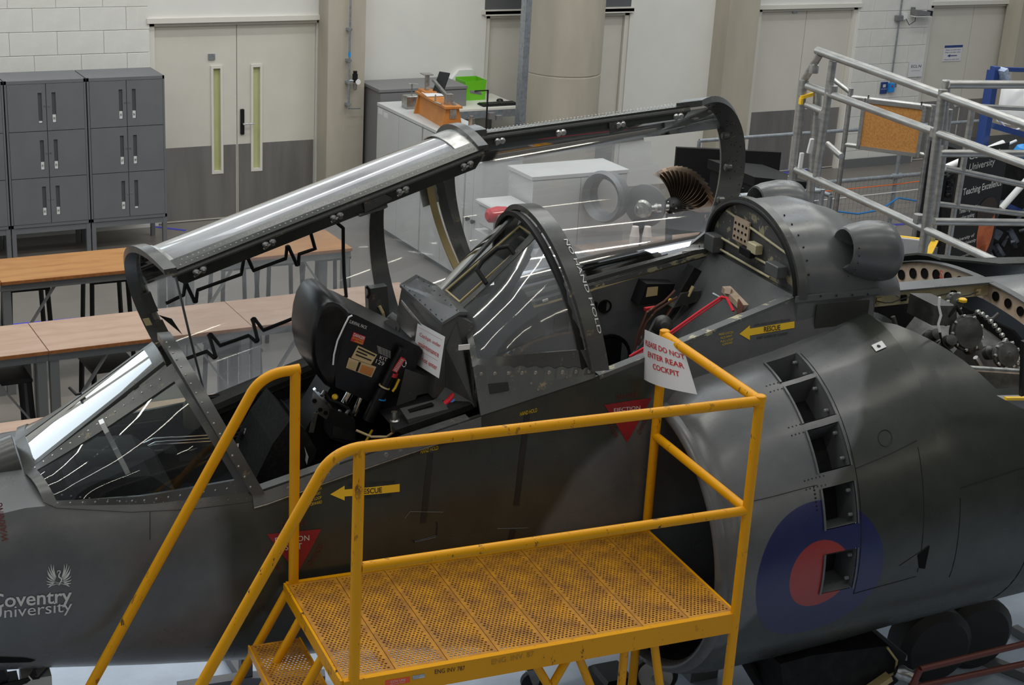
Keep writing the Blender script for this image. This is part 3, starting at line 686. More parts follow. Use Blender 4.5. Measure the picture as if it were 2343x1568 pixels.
part('case', MB().box((p.x-.04, yb-.03, p.z-.06), (p.x+.04, yb+.012, p.z+.06), bev=.005), 'bluel', t); part('button', MB().lathe((p.x-.005, yb-.03, p.z+.02), (0, -1, 0), [(0, .014), (.006, .012)], 12), 'redp', t)
part('back_box', MB().box((p.x+.04, yb-.02, p.z), (p.x+.08, yb+.012, p.z+.05)), 'cabg', t)
# ================================================================== ENGINE TABLE BEHIND THE REAR CANOPY
zt = .90
t = thing('engine_table', 'low wooden table under the cut-away jet engine', 'table', (7.0, 9.7, 0))
part('table_top', MB().box((6.75, 9.75, zt-.03), (8.5, 10.75, zt)), 'ply2', t)
for lx in (6.8, 8.4):
    for ly in (9.8, 10.65): part('leg', MB().box((lx, ly, 0), (lx+.05, ly+.05, zt-.03)), 'steel', t)
def cupstack(px, py, label):
    p = Zp(px, py, zt); t = thing('paper_cup_stack', label, 'cups', (p.x, p.y, zt), 'stacks of paper cups')
    z = zt
    for k in range(15):
        part('cup', MB().lathe((p.x, p.y, z), (0, 0, 1), [(0, .040), (.006, .041), (.006, .039), (.085 if k == 14 else .012, .027 if k == 14 else .037)], 16), 'cup', t, smooth=False); z += .013
cupstack(1448, 590, 'left stack of upturned white paper cups on the engine table'); cupstack(1476, 590, 'right stack of upturned white paper cups on the engine table')
fc = Zp(1560, 500, zt); fc = V((8.05, 10.55, zt+.38))
t = thing('cutaway_jet_engine', 'cut-away jet engine with a bronze bladed fan on the low table', 'engine', (fc.x-.3, fc.y, zt))
ax = V((-.86, -.51, 0)).normalized()
q = Yp(1538, 474, 10.35); fc = V((q.x, 10.35, q.z))
hub = part('fan_hub', MB().lathe(fc-ax*.10, ax, [(-.02, .05), (0, .085), (.08, .08), (.12, .05), (.15, .015)], 24), 'black', t, True)
xx = ax.cross(V((0, 0, 1))).normalized(); yy = V((0, 0, 1))
for k in range(15):
    a = radians(72+8.2*k)
    def bf(u, v, a=a):
        r = .08+.24*u; th = a-.30*u*u+(v-.5)*(.16+.16*u); return fc-ax*(.02+.10*v+.03*u*u)+xx*cos(th)*r+yy*sin(th)*r
    part('fan_blade', MB().sheet(bf, lin(0, 1, 7), lin(0, 1, 3), .003), 'turbine', t, True)
for k in range(6): part('hub_bolt', MB().lathe(fc+ax*.03+xx*.05*cos(k)+yy*.05*sin(k), ax, [(0, .009), (.012, .006)], 8), 'chrome', t)
a2 = V((-1, .1, 0)).normalized()
part('shaft', MB().lathe(fc, a2, [(0, .03), (.10, .03), (.12, .045), (.16, .045), (.18, .03), (.34, .03)], 18), 'bare', t, True)
part('bearing_flange', MB().lathe(fc+a2*.27, (-.75, -.65, 0), [(-.05, .05), (0, .075), (.02, .08), (.03, .065), (.05, .065), (.055, .03), (.07, .03)], 24), 'bare', t, True)
part('casing_disc', MB().lathe(fc+a2*.16+V((0, .12, 0)), (-.8, -.6, 0), [(0, .10), (.0, .17), (.05, .18), (.07, .12)], 32), 'steel', t, True)
part('inlet_ring', MB().lathe(fc+a2*.42+V((0, .25, .06)), (-.9, -.3, 0), [(0, .15), (0, .20), (.10, .22), (.14, .20), (.10, .15), (0, .15)], 32, cap=False), 'steel', t, True)
ax = a2
part('stand', MB().beam(fc+ax*.3+V((0, 0, -.1)), V((fc.x+ax.x*.3, fc.y+ax.y*.3, zt)), .08, .06).beam(fc+ax*.02+V((0, 0, -.06)), V((fc.x, fc.y, zt)), .05, .04), 'black', t)
mb = MB().box((7.4, 10.0, zt), (7.9, 10.3, zt+.004)); solo('papers', mb, 'paper', 'sheet of white paper on the engine table beside the cups', 'papers')
# grey desk units left of the tall cabinet
p = V((6.12, 10.85, 1.15)); t = thing('desk_scanner', 'pale box-shaped instrument on a shelf left of the tall cabinet', 'instrument', (p.x, p.y, .0))
part('pedestal', MB().box((p.x-.10, p.y-.05, 0), (p.x+.20, p.y+.30, 1.0)), 'cab', t); part('case', MB().box((p.x-.10, p.y-.1, 1.05), (p.x+.2, p.y+.25, 1.23), bev=.02), 'cab', t)
part('lid', MB().box((p.x-.12, p.y-.12, 1.23), (p.x+.22, p.y+.27, 1.27), bev=.01), 'cab', t); part('slot', MB().box((p.x-.07, p.y-.104, 1.08), (p.x+.16, p.y-.1, 1.19)), 'dark', t)
p = Yp(1140, 492, 10.3); t = thing('red_fan_heater', 'red round-bodied tool on a grey stand left of the tall cabinet', 'tool', (p.x, p.y, 0))
part('body', MB().lathe(p+V((-.1, 0, 0)), (1, .1, 0), [(0, .03), (.02, .055), (.1, .065), (.18, .055), (.2, .03)], 20), 'redp', t, True); part('collar', MB().lathe(p+V((-.02, -.06, -.01)), (0, -1, 0), [(0, .03), (.02, .03)], 14), 'bare', t)
part('stand', MB().beam(V((p.x, p.y, 0)), p+V((0, 0, -.04)), .05, .05).beam(V((p.x-.1, p.y, .02)), V((p.x+.25, p.y, .02)), .3, .04), 'steel', t)
# dark screens and boxes behind the rear canopy frame
a = Yp(1549, 338, 12.6); b_ = Yp(1700, 395, 12.3)
t = thing('display_screen', 'large black screen standing behind the turbine blades', 'screen', (a.x, 12.6, 0))
part('panel', MB().prism([(a.x, 12.6, .25), (a.x+1.0, 12.2, .25), (a.x+1.0, 12.2, a.z-.02), (a.x, 12.6, a.z)], (.02, .05, 0)), 'black', t)
part('foot', MB().box((a.x+.3, 12.2, 0), (a.x+.7, 12.7, .25)), 'black', t)
a = Yp(1700, 385, 11.6)
t = thing('flight_case', 'black equipment case with brown panels beside the barrier', 'case', (a.x, 11.4, 0))
part('body', MB().box((a.x, 11.4, .0), (a.x+.62, 12.1, a.z-.12)), 'black', t); part('panel', MB().box((a.x+.08, 11.385, .2), (a.x+.54, 11.399, a.z-.22)), mat('brown_panel', (.06, .03, .018), .4), t)
part('lid', MB().prism([(a.x-.03, 11.37, a.z-.12), (a.x+.65, 11.37, a.z-.16), (a.x+.65, 11.37, a.z-.13), (a.x-.03, 11.37, a.z-.03)], (0, .75, 0)), 'black', t)
p = Yp(1690, 440, 11.0); t = thing('desk_lamp_post', 'thin black post in front of the flight case', 'post', (p.x, 11.0, 0))
part('pole', MB().tube([(p.x, 11.0, 0), (p.x+.02, 11.0, p.z+.25)], .014, 8), 'black', t); part('clamp', MB().box((p.x-.02, 10.97, p.z), (p.x+.04, 11.03, p.z+.04)), 'black', t)
p = Zp(1700, 500, .55); mb = MB().box((p.x-.25, p.y-.1, .5), (p.x+.3, p.y+.3, .53)); mb.box((p.x-.2, p.y, 0), (p.x-.16, p.y+.04, .5)).box((p.x+.2, p.y, 0), (p.x+.24, p.y+.04, .5))
solo('low_wooden_stand', mb, 'ply2', 'low pale wooden stand behind the air scoops', 'stand')
mb = MB(); random.seed(3)
pk = Yp(1660, 500, 9.6)
for k in range(9): mb.tube([(pk.x+random.uniform(-.1, .25), 9.6+random.uniform(-.1, .3), random.uniform(.3, .5)), (pk.x+random.uniform(-.1, .3), 9.7+random.uniform(-.1, .3), random.uniform(.6, pk.z)), (pk.x+random.uniform(-.1, .3), 9.7, random.uniform(.7, pk.z+.1))], .025, 7)
mb.box((pk.x-.1, 9.55, 0), (pk.x+.3, 9.95, .5)); solo('equipment_trolley', mb, 'black', 'black tangle of equipment behind the rear canopy frame', 'equipment')
# ================================================================== BARRIER RAILS AND NETTING
def tubes_thing(name, label, cat, specs, mt, frame=None, group=None, base=None, pn='tube'):
    pts = [p for s in specs for p in s[0]]
    org = base or V((pts[0].x, pts[0].y, 0))
    t = thing(name, label, cat, org, group, frame)
    for s in specs:
        part(s[2] if len(s) > 2 else pn, MB().tube(s[0], s[1], 14), mt, t, True)
    return t
ZR = 1.1
r1 = [Zp(1600, 325, ZR), Zp(1810, 308, ZR), Zp(1990, 292, ZR)]; yR = (r1[0].y+r1[2].y)/2
R = lambda px, z=None: V((Yp(px, 300, yR).x, yR, z if z is not None else 1.1))
tubes_thing('barrier_rail', 'long thin grey barrier rail running past the right-hand doors', 'railing', [([V((Yp(1600, 325, yR).x, yR, ZR)), V((Yp(2250, 270, yR).x, yR, ZR))], .02, 'rail'), ([V((Yp(1600, 325, yR).x, yR, 0)), V((Yp(1600, 325, yR).x, yR, ZR))], .02, 'post'), ([V((Yp(2250, 300, yR).x, yR, 0)), V((Yp(2250, 300, yR).x, yR, ZR))], .02, 'post')], 'galv')
yn = 10.4; a = Yp(1650, 455, yn); b_ = Yp(1875, 437, yn)
pp = Yp(1701, 470, yn); pq = Yp(1880, 450, yn)
tubes_thing('barrier_rail', 'bright galvanised barrier rail with two posts behind the rear canopy', 'railing', [([a, b_], .022, 'rail'), ([V((pp.x, yn, 0)), V((pp.x, yn, a.z))], .022, 'post'), ([V((pq.x, yn, 0)), V((pq.x, yn, a.z))], .022, 'post'), ([V((pp.x-.05, yn, a.z)), V((pp.x+.05, yn, a.z))], .032, 'tee_fitting')], 'galv')
a = Zp(1640, 345, 1.0); b_ = Zp(1900, 448, 1.0)
tubes_thing('barrier_rail', 'blue-white shining barrier rail running towards the camera behind the rear canopy', 'railing', [([a, b_], .022, 'rail'), ([V((a.x, a.y, 0)), a], .022, 'post'), ([V((b_.x, b_.y, 0)), b_], .022, 'post')], 'galv')
yf = 12.9; p0 = Yp(1870, 432, yf); p1 = Yp(2062, 402, yf); p2 = Yp(2180, 392, yf); pf = Zp(2040, 521, 0)
t = tubes_thing('netting_barrier', 'galvanised barrier with wire netting and coloured ropes beyond the scaffold', 'railing', [([V((p0.x, yf, p1.z)), V((p2.x+1.5, yf, p1.z))], .022, 'rail'), ([V((pf.x, yf, .01)), V((pf.x, yf, p1.z+.35))], .022, 'post'), ([V((p0.x, yf, .01)), V((p0.x, yf, p1.z))], .022, 'post'), ([V((pf.x-.07, yf, p1.z)), V((pf.x+.07, yf, p1.z))], .034, 'coupler')], 'galv')
part('foot_plate', MB().lathe((pf.x, yf, 0), (0, 0, 1), [(0, .08), (.012, .08), (.012, .03), (.05, .03)], 16), 'galv', t)
nt_ = MB(); x = p0.x-.9
while x < p2.x+1.5: nt_.box((x, yf-.001, .05), (x+.003, yf+.001, p1.z)); x += .06
z = .08
while z < p1.z: nt_.box((p0.x-.9, yf-.001, z), (p2.x+1.5, yf+.001, z+.003)); z += .06
part('wire_netting', nt_, 'galv', t, kind='stuff')
part('orange_rope', MB().tube([(p0.x-.9, yf-.01, p1.z-.10), (pf.x, yf-.02, p1.z-.09), (p2.x+1.4, yf-.02, p1.z-.02)], .006, 6), 'cord_or', t)
part('white_rope', MB().tube([(p0.x-.9, yf-.02, p1.z-.20), (pf.x, yf-.02, p1.z-.18), (p2.x+1.4, yf-.02, p1.z-.13)], .005, 6), 'white', t)
cb = [V((p0.x-.3, yf-.03, .22)), V((p0.x+.2, yf-.03, .27)), V((p0.x+.6, yf-.03, .20)), V((pf.x-.2, yf-.03, .22)), V((pf.x+.05, yf-.03, .34)), V((pf.x+.4, yf-.03, .27)), V((p2.x+.6, yf-.03, .3))]
part('blue_cable', MB().tube(cb, .011, 6), 'cord_bl', t)
# ================================================================== ALUMINIUM SCAFFOLD (aircraft axes)
S0 = 5.5
def S(px, py, s=S0): return Sp(px, py, s)
sc = thing('guard_rail_scaffold', 'large bright aluminium tube guard rail sloping across the upper right', 'scaffold', (S0, 2.2, 1.51), None, 'A')
for nm, pts, r in (('handrail', [S(1870, 116), S(2420, 312)], .031), ('mid_rail', [S(1848, 197), S(2420, 404)], .029), ('lower_rail', [S(1822, 389), S(2420, 664)], .029),
                   ('post', [S(1906, 140), S(1868, 404)], .030), ('post', [S(2158, 205), S(2108, 601)], .032), ('end_stub', [S(1876, 124), S(1838, 186)], .029), ('end_post', [S(1839, 184), S(1797, 560)], .034),
                   ('end_post', [S(1872, 205, 5.6), S(1845, 560, 5.6)], .034), ('short_rail', [S(1846, 240), S(1884, 256)], .026), ('short_rail', [S(1893, 330, 5.7), S(1925, 358, 5.7)], .026)):
    part(nm, MB().tube(pts, r, 20), 'alu', sc, True)
for p in (S(1839, 192), S(1862, 158), S(1884, 262), S(1817, 385), S(1812, 412), S(1905, 205), S(2140, 303), S(2102, 500)):
    part('coupler', MB().lathe(p-V((0, 0, .03)), (0, 0, 1), [(0, .037), (.06, .037)], 18), 'alu', sc)
part('foot_collar', MB().lathe(S(2108, 601)-V((0, 0, .01)), (0, 0, 1), [(0, .075), (.012, .075), (.012, .04), (.03, .04)], 18), 'black', sc)
p = S(1836, 222); part('yellow_tape_tag', MB().beam(p+V((-.03, -.02, 0)), p+V((.07, -.04, .03)), .03, .025).beam(p+V((-.03, -.03, 0)), p+V((-.03, -.03, -.05)), .035, .02), 'yell', sc)
for (q0, q1) in (((1858, 318), (1850, 350)), ((1835, 350), (1830, 385))): part('plastic_wrap', MB().beam(S(*q0), S(*q1), .03, .02), 'label', sc)
T2 = 2.3
sc2 = thing('guard_rail_scaffold', 'aluminium scaffold with three level rails leaving the frame at right', 'scaffold', (5.5, T2, 1.51), None, 'A')
for nm, q0, q1, r, T in (('rail', (2168, 193), (2400, 194), .029, T2), ('rail', (2150, 351), (2400, 352), .027, T2), ('rail', (2136, 507), (2400, 510), .027, T2), ('post', (2166, 184), (2155, 330), .03, T2+.02),
                         ('post', (2172, 250), (2130, 560), .026, T2+.35)):
    part(nm, MB().tube([Tp(*q0, T), Tp(*q1, T)], r, 18), 'alu', sc2, True)
sc3 = thing('guard_rail_scaffold', 'thinner aluminium rails in front of the black banner', 'scaffold', (6.3, 3.0, .0), None, 'A')
for nm, q0, q1, r, T in (('rail', (2186, 240), (2400, 252), .018, 3), ('rail', (2161, 384), (2400, 436), .024, 3), ('rail', (2147, 467), (2400, 497), .022, 3), ('post', (2226, 240), (2189, 471), .024, 3.0)):
    part(nm, MB().tube([Tp(*q0, T), Tp(*q1, T)], r, 16), 'alu', sc3, True)
p = Tp(2189, 471, 3.0); part('rear_post', MB().tube([p+V((.0, .02, 0)), V((p.x, p.y+.02, 0))], .022, 14), 'alu', sc3, True)
sc4 = thing('guard_rail_scaffold', 'aluminium frame with the cork board tied to it', 'scaffold', (6.4, 3.9, 0), None, 'A')
zc = 1.98
A1, A2 = ZA(1945, 222, zc), ZA(2135, 245, zc); B1, B2 = ZA(1932, 340, zc-.46), ZA(2112, 367, zc-.46)
B1 = V((A1.x, A1.y, B1.z)) if False else B1
for nm, q0, q1, r in (('rail', A1, A2, .022), ('rail', V((A1.x, A1.y, zc-.44)), V((A2.x, A2.y, zc-.44)), .022), ('post', V((A1.x, A1.y, 0)), V((A1.x, A1.y, zc+.08)), .024), ('post', V((A2.x, A2.y, 0)), V((A2.x, A2.y, zc+.02)), .024), ('strut', A1+V((-.12, .2, .16)), A1+V((0, 0, .04)), .022)):
    part(nm, MB().tube([q0, q1], r, 16), 'alu', sc4, True)
dA = (A2-A1).normalized(); nA = V((dA.y, -dA.x, 0)); o = nA*(-.03) if nA.y > 0 else nA*.03
o = V((0, 0, 0))+(nA if nA.dot(V((0, -1, 0))) > 0 else -nA)*.028
Lc = (A2-A1).length; c0 = A1+dA*Lc*.19+o; c1 = A1+dA*Lc*.90+o; hC = .42
cbt = thing('cork_board', 'framed cork notice board tied to the aluminium rails', 'notice board', (c0.x, c0.y, zc-hC), None, 'A')
def cq(x, y, off=0): return lerp(c0, c1, x)+V((0, 0, -.015-hC*(1-y)))+o.normalized()*off
part('cork_panel', MB().prism([cq(0, 0), cq(1, 0), cq(1, 1), cq(0, 1)], o.normalized()*.01), 'cork', cbt)
for (x0, y0, x1, y1) in ((-.04, -.06, .02, 1.06), (.98, -.06, 1.04, 1.06), (0, .97, 1, 1.06), (0, -.06, 1, .02)):
    part('frame_bar', MB().prism([cq(x0, y0), cq(x1, y0), cq(x1, y1), cq(x0, y1)], o.normalized()*.022), 'alu', cbt)
for x in (.05, .95): part('cable_tie', MB().tube([cq(x, 1.0, .02), cq(x, 1.13, .01), cq(x, 1.10, -.05)], .004, 6), 'black', cbt)
# work platform deck beyond the aircraft
zp = 1.50; F1, F2, F3 = ZA(1925, 528, zp), ZA(2139, 553, zp), ZA(2108, 615, zp)
wp = thing('work_platform', 'dark grey work platform with yellow edging beyond the air scoop', 'platform', (F1.x, F3.y, 0), None, 'A')
nx = V((F1.x-.05, .75, zp)); dir_ = (F3-F2)
kf = (F2.y-1.32)/(F2.y-F3.y); F4 = F2+dir_*kf; F5 = F1+dir_*kf
part('deck', MB().prism([F1, F5, F4, F2], (0, 0, -.04)), mat('grey_grip_deck', (.10, .10, .105), .8, c2=(.13, .13, .135), sc=60), wp)
part('yellow_edge', MB().beam(F1+V((0, 0, .006)), F2+V((0, 0, .006)), .035, .012), 'yell', wp); part('yellow_edge', MB().beam(F2+V((0, 0, .006)), F3+V((0, 0, .006)), .05, .012), 'yell', wp)
part('white_edge', MB().beam(F1+V((0, -.035, .004)), F2+V((0, -.035, .004)), .015, .008), 'white', wp)
for q in (F1, F2, F4): part('leg', MB().box((q.x-.02, q.y-.02, 0), (q.x+.02, q.y+.02, zp-.04)), 'steel', wp)
# ================================================================== BANNER AND BLUE RIG
zb = 1.95; b0 = Zp(2196, 352, zb); b1 = Zp(2325, 322, zb); db = (b1-b0); db.z = 0; db.normalize(); BW = .80
bn = thing('pull_up_banner', 'black pull-up banner with white lettering and a face, behind the scaffold', 'banner', (b0.x, b0.y, 0))
nb = V((db.y, -db.x, 0)); nb = nb if nb.dot(CAM-b0) > 0 else -nb
def bq(x, y, o=0.0): return V((b0.x, b0.y, 0))+db*BW*x+V((0, 0, .05+y*(zb-.05)))+nb*o
part('panel', MB().prism([bq(0, 0), bq(1, 0), bq(1, 1), bq(0, 1)], -nb*.004), 'black', bn)
part('base', MB().beam(bq(0, 0)-V((0, 0, .02)), bq(1, 0)-V((0, 0, .02)), .12, .06), 'bare', bn)
for s_, x0, x1, y0, y1, bd in (('Coventry', .08, .80, .955, .99, 1), ('University', .12, .72, .905, .945, 0), ('Teaching Excellence', .06, .98, .80, .84, 1), ('Times Higher Education', .04, .66, .725, .75, 1), ('teaching ranking', .04, .42, .695, .718, 1), ('University of', .04, .5, .60, .62, 1), ('Coventry University', .04, .56, .575, .595, 1), ('student experience', .04, .5, .52, .535, 0), ('courses and research', .04, .55, .49, .505, 0), ('campus facilities', .04, .45, .46, .475, 0), ('graduate careers', .04, .48, .43, .445, 0)):
    x0, x1 = .13+x0*.85, .13+x1*.85
    mb = MB(); text(mb, s_, lambda x, y, x0=x0, x1=x1, y0=y0, y1=y1: bq(x0+(x1-x0)*x, y0+(y1-y0)*y, .002), bool(bd)); part('lettering', mb, 'whitet', bn)
def disc(cx, cy, rx, ry, o, n=24, a0=0, a1=2*pi): return MB().add([bq(cx+rx*cos(a0+(a1-a0)*k/n), cy+ry*sin(a0+(a1-a0)*k/n), o) for k in range(n+1)], [tuple(range(n+1))])
part('face_print', disc(.78, .62, .17, .125, .002), 'skin', bn); part('hair_print', disc(.74, .71, .20, .06, .003), 'hair', bn)
part('neck_print', MB().add([bq(.72, .42, .002), bq(.86, .42, .002), bq(.84, .55, .002), bq(.72, .55, .002)], [(0, 1, 2, 3)]), 'skin', bn)
part('collar_print', MB().add([bq(.72, .36, .003), bq(.84, .36, .003), bq(.82, .46, .003), bq(.76, .46, .003)], [(0, 1, 2, 3)]), 'paper', bn)
yb2 = 9.6
def B(px, py, y=yb2): return Yp(px, py, y)
rg = thing('blue_framed_rig', 'blue steel rig with a white tank at the far right edge', 'machine', (B(2275, 400).x, yb2, 0))
for nm, a, b_, wd, mt in (('frame_post', B(2278, 152), V((B(2278, 152).x-.0, yb2, 0)), .06, 'blue'), ('frame_post', B(2268, 160, 9.9), V((B(2268, 160, 9.9).x, 9.9, 0)), .05, 'blue'), ('top_bar', B(2276, 158), B(2420, 162), .035, 'blue'), ('tray_beam', B(2272, 288), B(2420, 330), .05, 'blue'), ('lower_beam', B(2210, 430, 9.9), B(2420, 520, 9.9), .045, 'blue')):
    part(nm, MB().beam(a, b_, wd, wd), mt, rg)
tk = B(2318, 245, 9.8)
part('tank', MB().lathe((tk.x+.12, 9.85, B(2318, 300).z), (0, 0, 1), [(0, .10), (.01, .17), (.30, .17), (.33, .15)], 28), 'white', rg, True)
part('hose', MB().tube([B(2280, 268), B(2300, 292), B(2325, 298), B(2350, 285)], .01, 8), 'white', rg, True)
for q0, q1 in (((2162, 385), (2295, 328)), ((2290, 478), (2360, 400))): part('white_strut', MB().tube([B(*q0, 9.5), B(*q1, 9.5)], .03, 12), 'white', rg, True)
part('white_strut', MB().tube([B(2255, 352, 9.5), B(2325, 322, 9.5)], .012, 10), 'white', rg, True)
part('blue_knob', MB().lathe(B(2336, 345, 9.4)-V((0, 0, .06)), (0, -.2, 1), [(0, .03), (.02, .055), (.06, .07), (.10, .055), (.12, .02)], 16), 'bluel', rg, True)
part('tape_wrap', MB().beam(B(2292, 158, 9.55), B(2300, 186, 9.55), .10, .05), mat('pale_blue_wrap', (.25, .33, .5), .5, c2=(.5, .55, .62), sc=30), rg)
random.seed(5); mb = MB()
for k in range(46):
    p = B(random.uniform(2275, 2400), random.uniform(470, 610), 9.7+random.uniform(0, .5)); q = p+V((random.uniform(-.12, .12), random.uniform(-.1, .1), random.uniform(-.12, .12)))
    if k % 3: mb.tube([p, (p+q)/2+V((0, 0, .03)), q], random.uniform(.006, .02), 6)
    else: mb.beam(p, q, .05, .05)
part('machinery', mb, mat('dark_machine_parts', (.015, .017, .025), .35, c2=(.12, .14, .18), sc=12), rg, kind='stuff')
mb = MB().box((B(2290, 500).x, 9.95, 0), (B(2290, 500).x+1.2, 10.6, B(2290, 380).z)); part('machine_body', mb, 'dark', rg)
mb = MB().tube([Yp(2162, 400, 9.8), Yp(2150, 470, 9.8), Yp(2148, 560, 9.8)], .03, 8)
for k in range(7):
    p = Yp(2160+random.uniform(-8, 12), 395+k*8, 9.8); mb.lathe(p, (random.uniform(-1, 1), -1, random.uniform(-.4, .4)), [(0, .03), (.03, .035), (.05, .02)], 10)
solo('dark_equipment_stand', mb, 'black', 'dark equipment stand between the scaffold post and the black banner', 'equipment')
# ================================================================== AIRCRAFT (origin P0 on the floor, axes s,t,z)
jet = thing('jet_aircraft', 'dark grey and green two-seat jump jet with both canopies open', 'aircraft', (0, 0, 0), None, 'A')
#        s     W    zs    zb    ws
FT = [(-3.6, .03, 1.17, 1.11, .02), (-2.8, .22, 1.36, .95, .16), (-1.7, .42, 1.55, .93, .32), (-.85, .50, 1.70, .835, .40), (-.4, .53, 1.665, .775, .44), (.05, .552, 1.672, .72, .46),
      (.53, .562, 1.81, .67, .50), (1.03, .562, 1.932, .58, .515), (1.57, .56, 2.05, .48, .51), (2.1, .55, 2.175, .41, .46), (2.68, .53, 2.32, .38, .41), (3.1, .53, 2.33, .38, .41), (3.4, .53, 2.20, .40, .41)]
def fsec(s):
    for a, b_ in zip(FT, FT[1:]):
        if s <= b_[0]:
            k = max(0, (s-a[0])/(b_[0]-a[0])); return [p+(q-p)*k for p, q in zip(a[1:], b_[1:])]
    return FT[-1][1:]
def halfw(s, z):
    W, zs, zb, ws = fsec(s); zm = zs-(zs-zb)*.42
    if z >= zm: return W-(W-ws)*min(1, (z-zm)/(zs-zm))**2.2
    return W*max(0, 1-((zm-z)/(zm-zb))**2.5)**(1/2.5)
def fus(s, q):   # q 0 near sill, .5 keel, 1 far sill
    W, zs, zb, ws = fsec(s); zm = zs-(zs-zb)*.42; sg = -1 if q <= .5 else 1; k = q*2 if q <= .5 else (1-q)*2
    if k < .42: z = zs+(zm-zs)*k/.42; return V((s, sg*halfw(s, z), z))
    a = (k-.42)/.58*pi/2; z = zm-(zm-zb)*(sin(a)**(2/2.5)); return V((s, sg*W*(cos(a)**(2/2.5) if cos(a) > 1e-6 else 0), z))
def onfus(s, z, off=.0025): return V((s, -halfw(s, z)-off, z))
ss = lin(-3.6, -1.7, 8)+lin(-1.6, 3.1, 66)
qs = lin(0, 1, 57)
skin = part('fuselage_skin', MB().sheet(fus, ss, qs, .02, nsign=-1), 'fus', jet, True)
# nose top deck forward of the windscreen
def nosetop(s, v):
    W, zs, zb, ws = fsec(s); x = -1+2*v; return V((s, x*ws, zs+(ws*.13)*(1-abs(x)**2.3)))
part('nose_top', MB().sheet(nosetop, lin(-3.6, -.79, 20), lin(0, 1, 15), .01), 'grey', jet, True)
# ------------------------------------------------ front windscreen
def arch(s0, lean, w, z0, h):
    return lambda a, off=0, ds=0: V((s0+lean*sin(radians(a))+ds, -(w+off)*cos(radians(a)), z0+(h+off)*sin(radians(a))))
A1f = arch(.05, -.27, .46, 1.672, .52)
A2f = arch(1.58, -.14, .50, 2.085, .60)
A3f = arch(2.68, -.03, .41, 2.32, .32)
def arch_frame(A, name, wds, thk, mt, a0=0, a1=180, ds=0, n=41, lab=None):
    mb = MB()
    def f(u, v): return A(a0+(a1-a0)*u, 0, ds+(v-.5)*wds)
    mb.sheet(f, lin(0, 1, n), [0, 1], thk)
    return part(name, mb, mt, jet, True, lab)
WB = V((-.85, 0, 1.745)); WT = V((-.262, 0, 2.165)); hw0, hw1 = .17, .125
def wsf(u, v): p = lerp(WB, WT, u); return p+V((0, (-1+2*v)*(hw0+(hw1-hw0)*u), .012*(1-(2*v-1)**2)))
part('windscreen_frame', MB().sheet(wsf, [0, .07]+lin(.12, .88, 5)+[.93, 1.0], [0, .09, .2, .5, .8, .91, 1], .018, skip=lambda u, v: .07 < u < .93 and .09 < v < .91), 'fr', jet, True)
part('windscreen_glass', MB().sheet(lambda u, v: wsf(u, v)+V((-.002, 0, -.004)), lin(.06, .94, 6), lin(.08, .92, 5), .012), 'glassb', jet, True)
def qlight(side):
    def base(u): s = -.80+.86*u; return V((s, side*-1*0+side*(halfw(s, fsec(s)[1])), fsec(s)[1]))
    def f(u, v):     # u fore-aft, v 0 sill .. 1 windscreen edge
        lo = lerp(V((-.80, side*.405, 1.70)), V((.05, side*.46, 1.672)), u); lo.z = fsec(lo.x)[1]; lo.y = side*halfw(lo.x, lo.z)
        hi = lerp(wsf(0, 0 if side < 0 else 1), wsf(1, 0 if side < 0 else 1), u)
        # rear edge follows the arch, front edge bulges
        am = 73*v; ar = A1f(am if side < 0 else 180-am)
        lin_ = lerp(lo, hi, v); bul = side*.055*sin(pi*v)*sin(pi*min(1, u+.1)/1.1)
        rear = lerp(V((.05, side*.46, 1.672)), wsf(1, 0 if side < 0 else 1), v)
        return lin_+(ar-rear)*u**1.5+V((0, bul, .03*sin(pi*v)*(1-u)))
    return f
for sd, nm in ((-1, 'near'), (1, 'far')):
    f = qlight(sd)
    us = [0, .06]+lin(.1, .88, 12)+[.93, 1]; vs_ = [0, .10]+lin(.16, .80, 9)+[.86, 1]
    def inwin(u, v): 
        a = (u-.06)/.87; b_ = (v-.10)/.76
        return 0 < a < 1 and 0 < b_ < 1
    part('side_screen_frame', MB().sheet(f, us, vs_, .016, skip=inwin, nsign=-sd), 'fr', jet, True)
    part('side_screen_glass', MB().sheet(lambda u, v: f(u, v)*1.0+V((0, -sd*.006, -.003)), lin(.05, .94, 14), lin(.09, .87, 10), 0), 'glass', jet, True)
arch_frame(A1f, 'windscreen_arch', .055, .03, 'fr')
rv = MB(); f = qlight(-1)
for k in range(17): p = A1f(4+5*k, .031, -.015); rv.rivets([p], .005, .003, (0, -1, .3))
for k in range(15): rv.rivets([f(.06+.058*k, .05)], .005, .003, (0, -1, .1)); rv.rivets([f(.06+.058*k, .94)], .005, .003, (0, -.7, .7))
part('screws', rv, 'bare', jet, kind='stuff')
part('wiper_arm', MB().tube([wsf(.40, .95)+V((0, .02, .06)), wsf(.44, .9)+V((0, 0, .02)), wsf(.47, .85)+V((0, 0, .015))], .006, 8), 'black', jet)
# fairing ahead of the windscreen
def fair(u, v):
    a = pi*v; r = .08+.03*u; z0 = 1.58+.125*u; return V((-1.35+.50*u-.03*sin(a), -r*1.1*cos(a), z0+r*1.25*sin(a)**.8 if v not in (0, 1) else z0))
part('windscreen_fairing', MB().sheet(fair, lin(0, 1, 9), lin(0, 1, 15), .008), 'fr', jet, True)
part('fairing_cavity', MB().add([fair(.97, k/14)+V((0, 0, 0)) for k in range(15)], [tuple(range(15))]), 'void', jet)
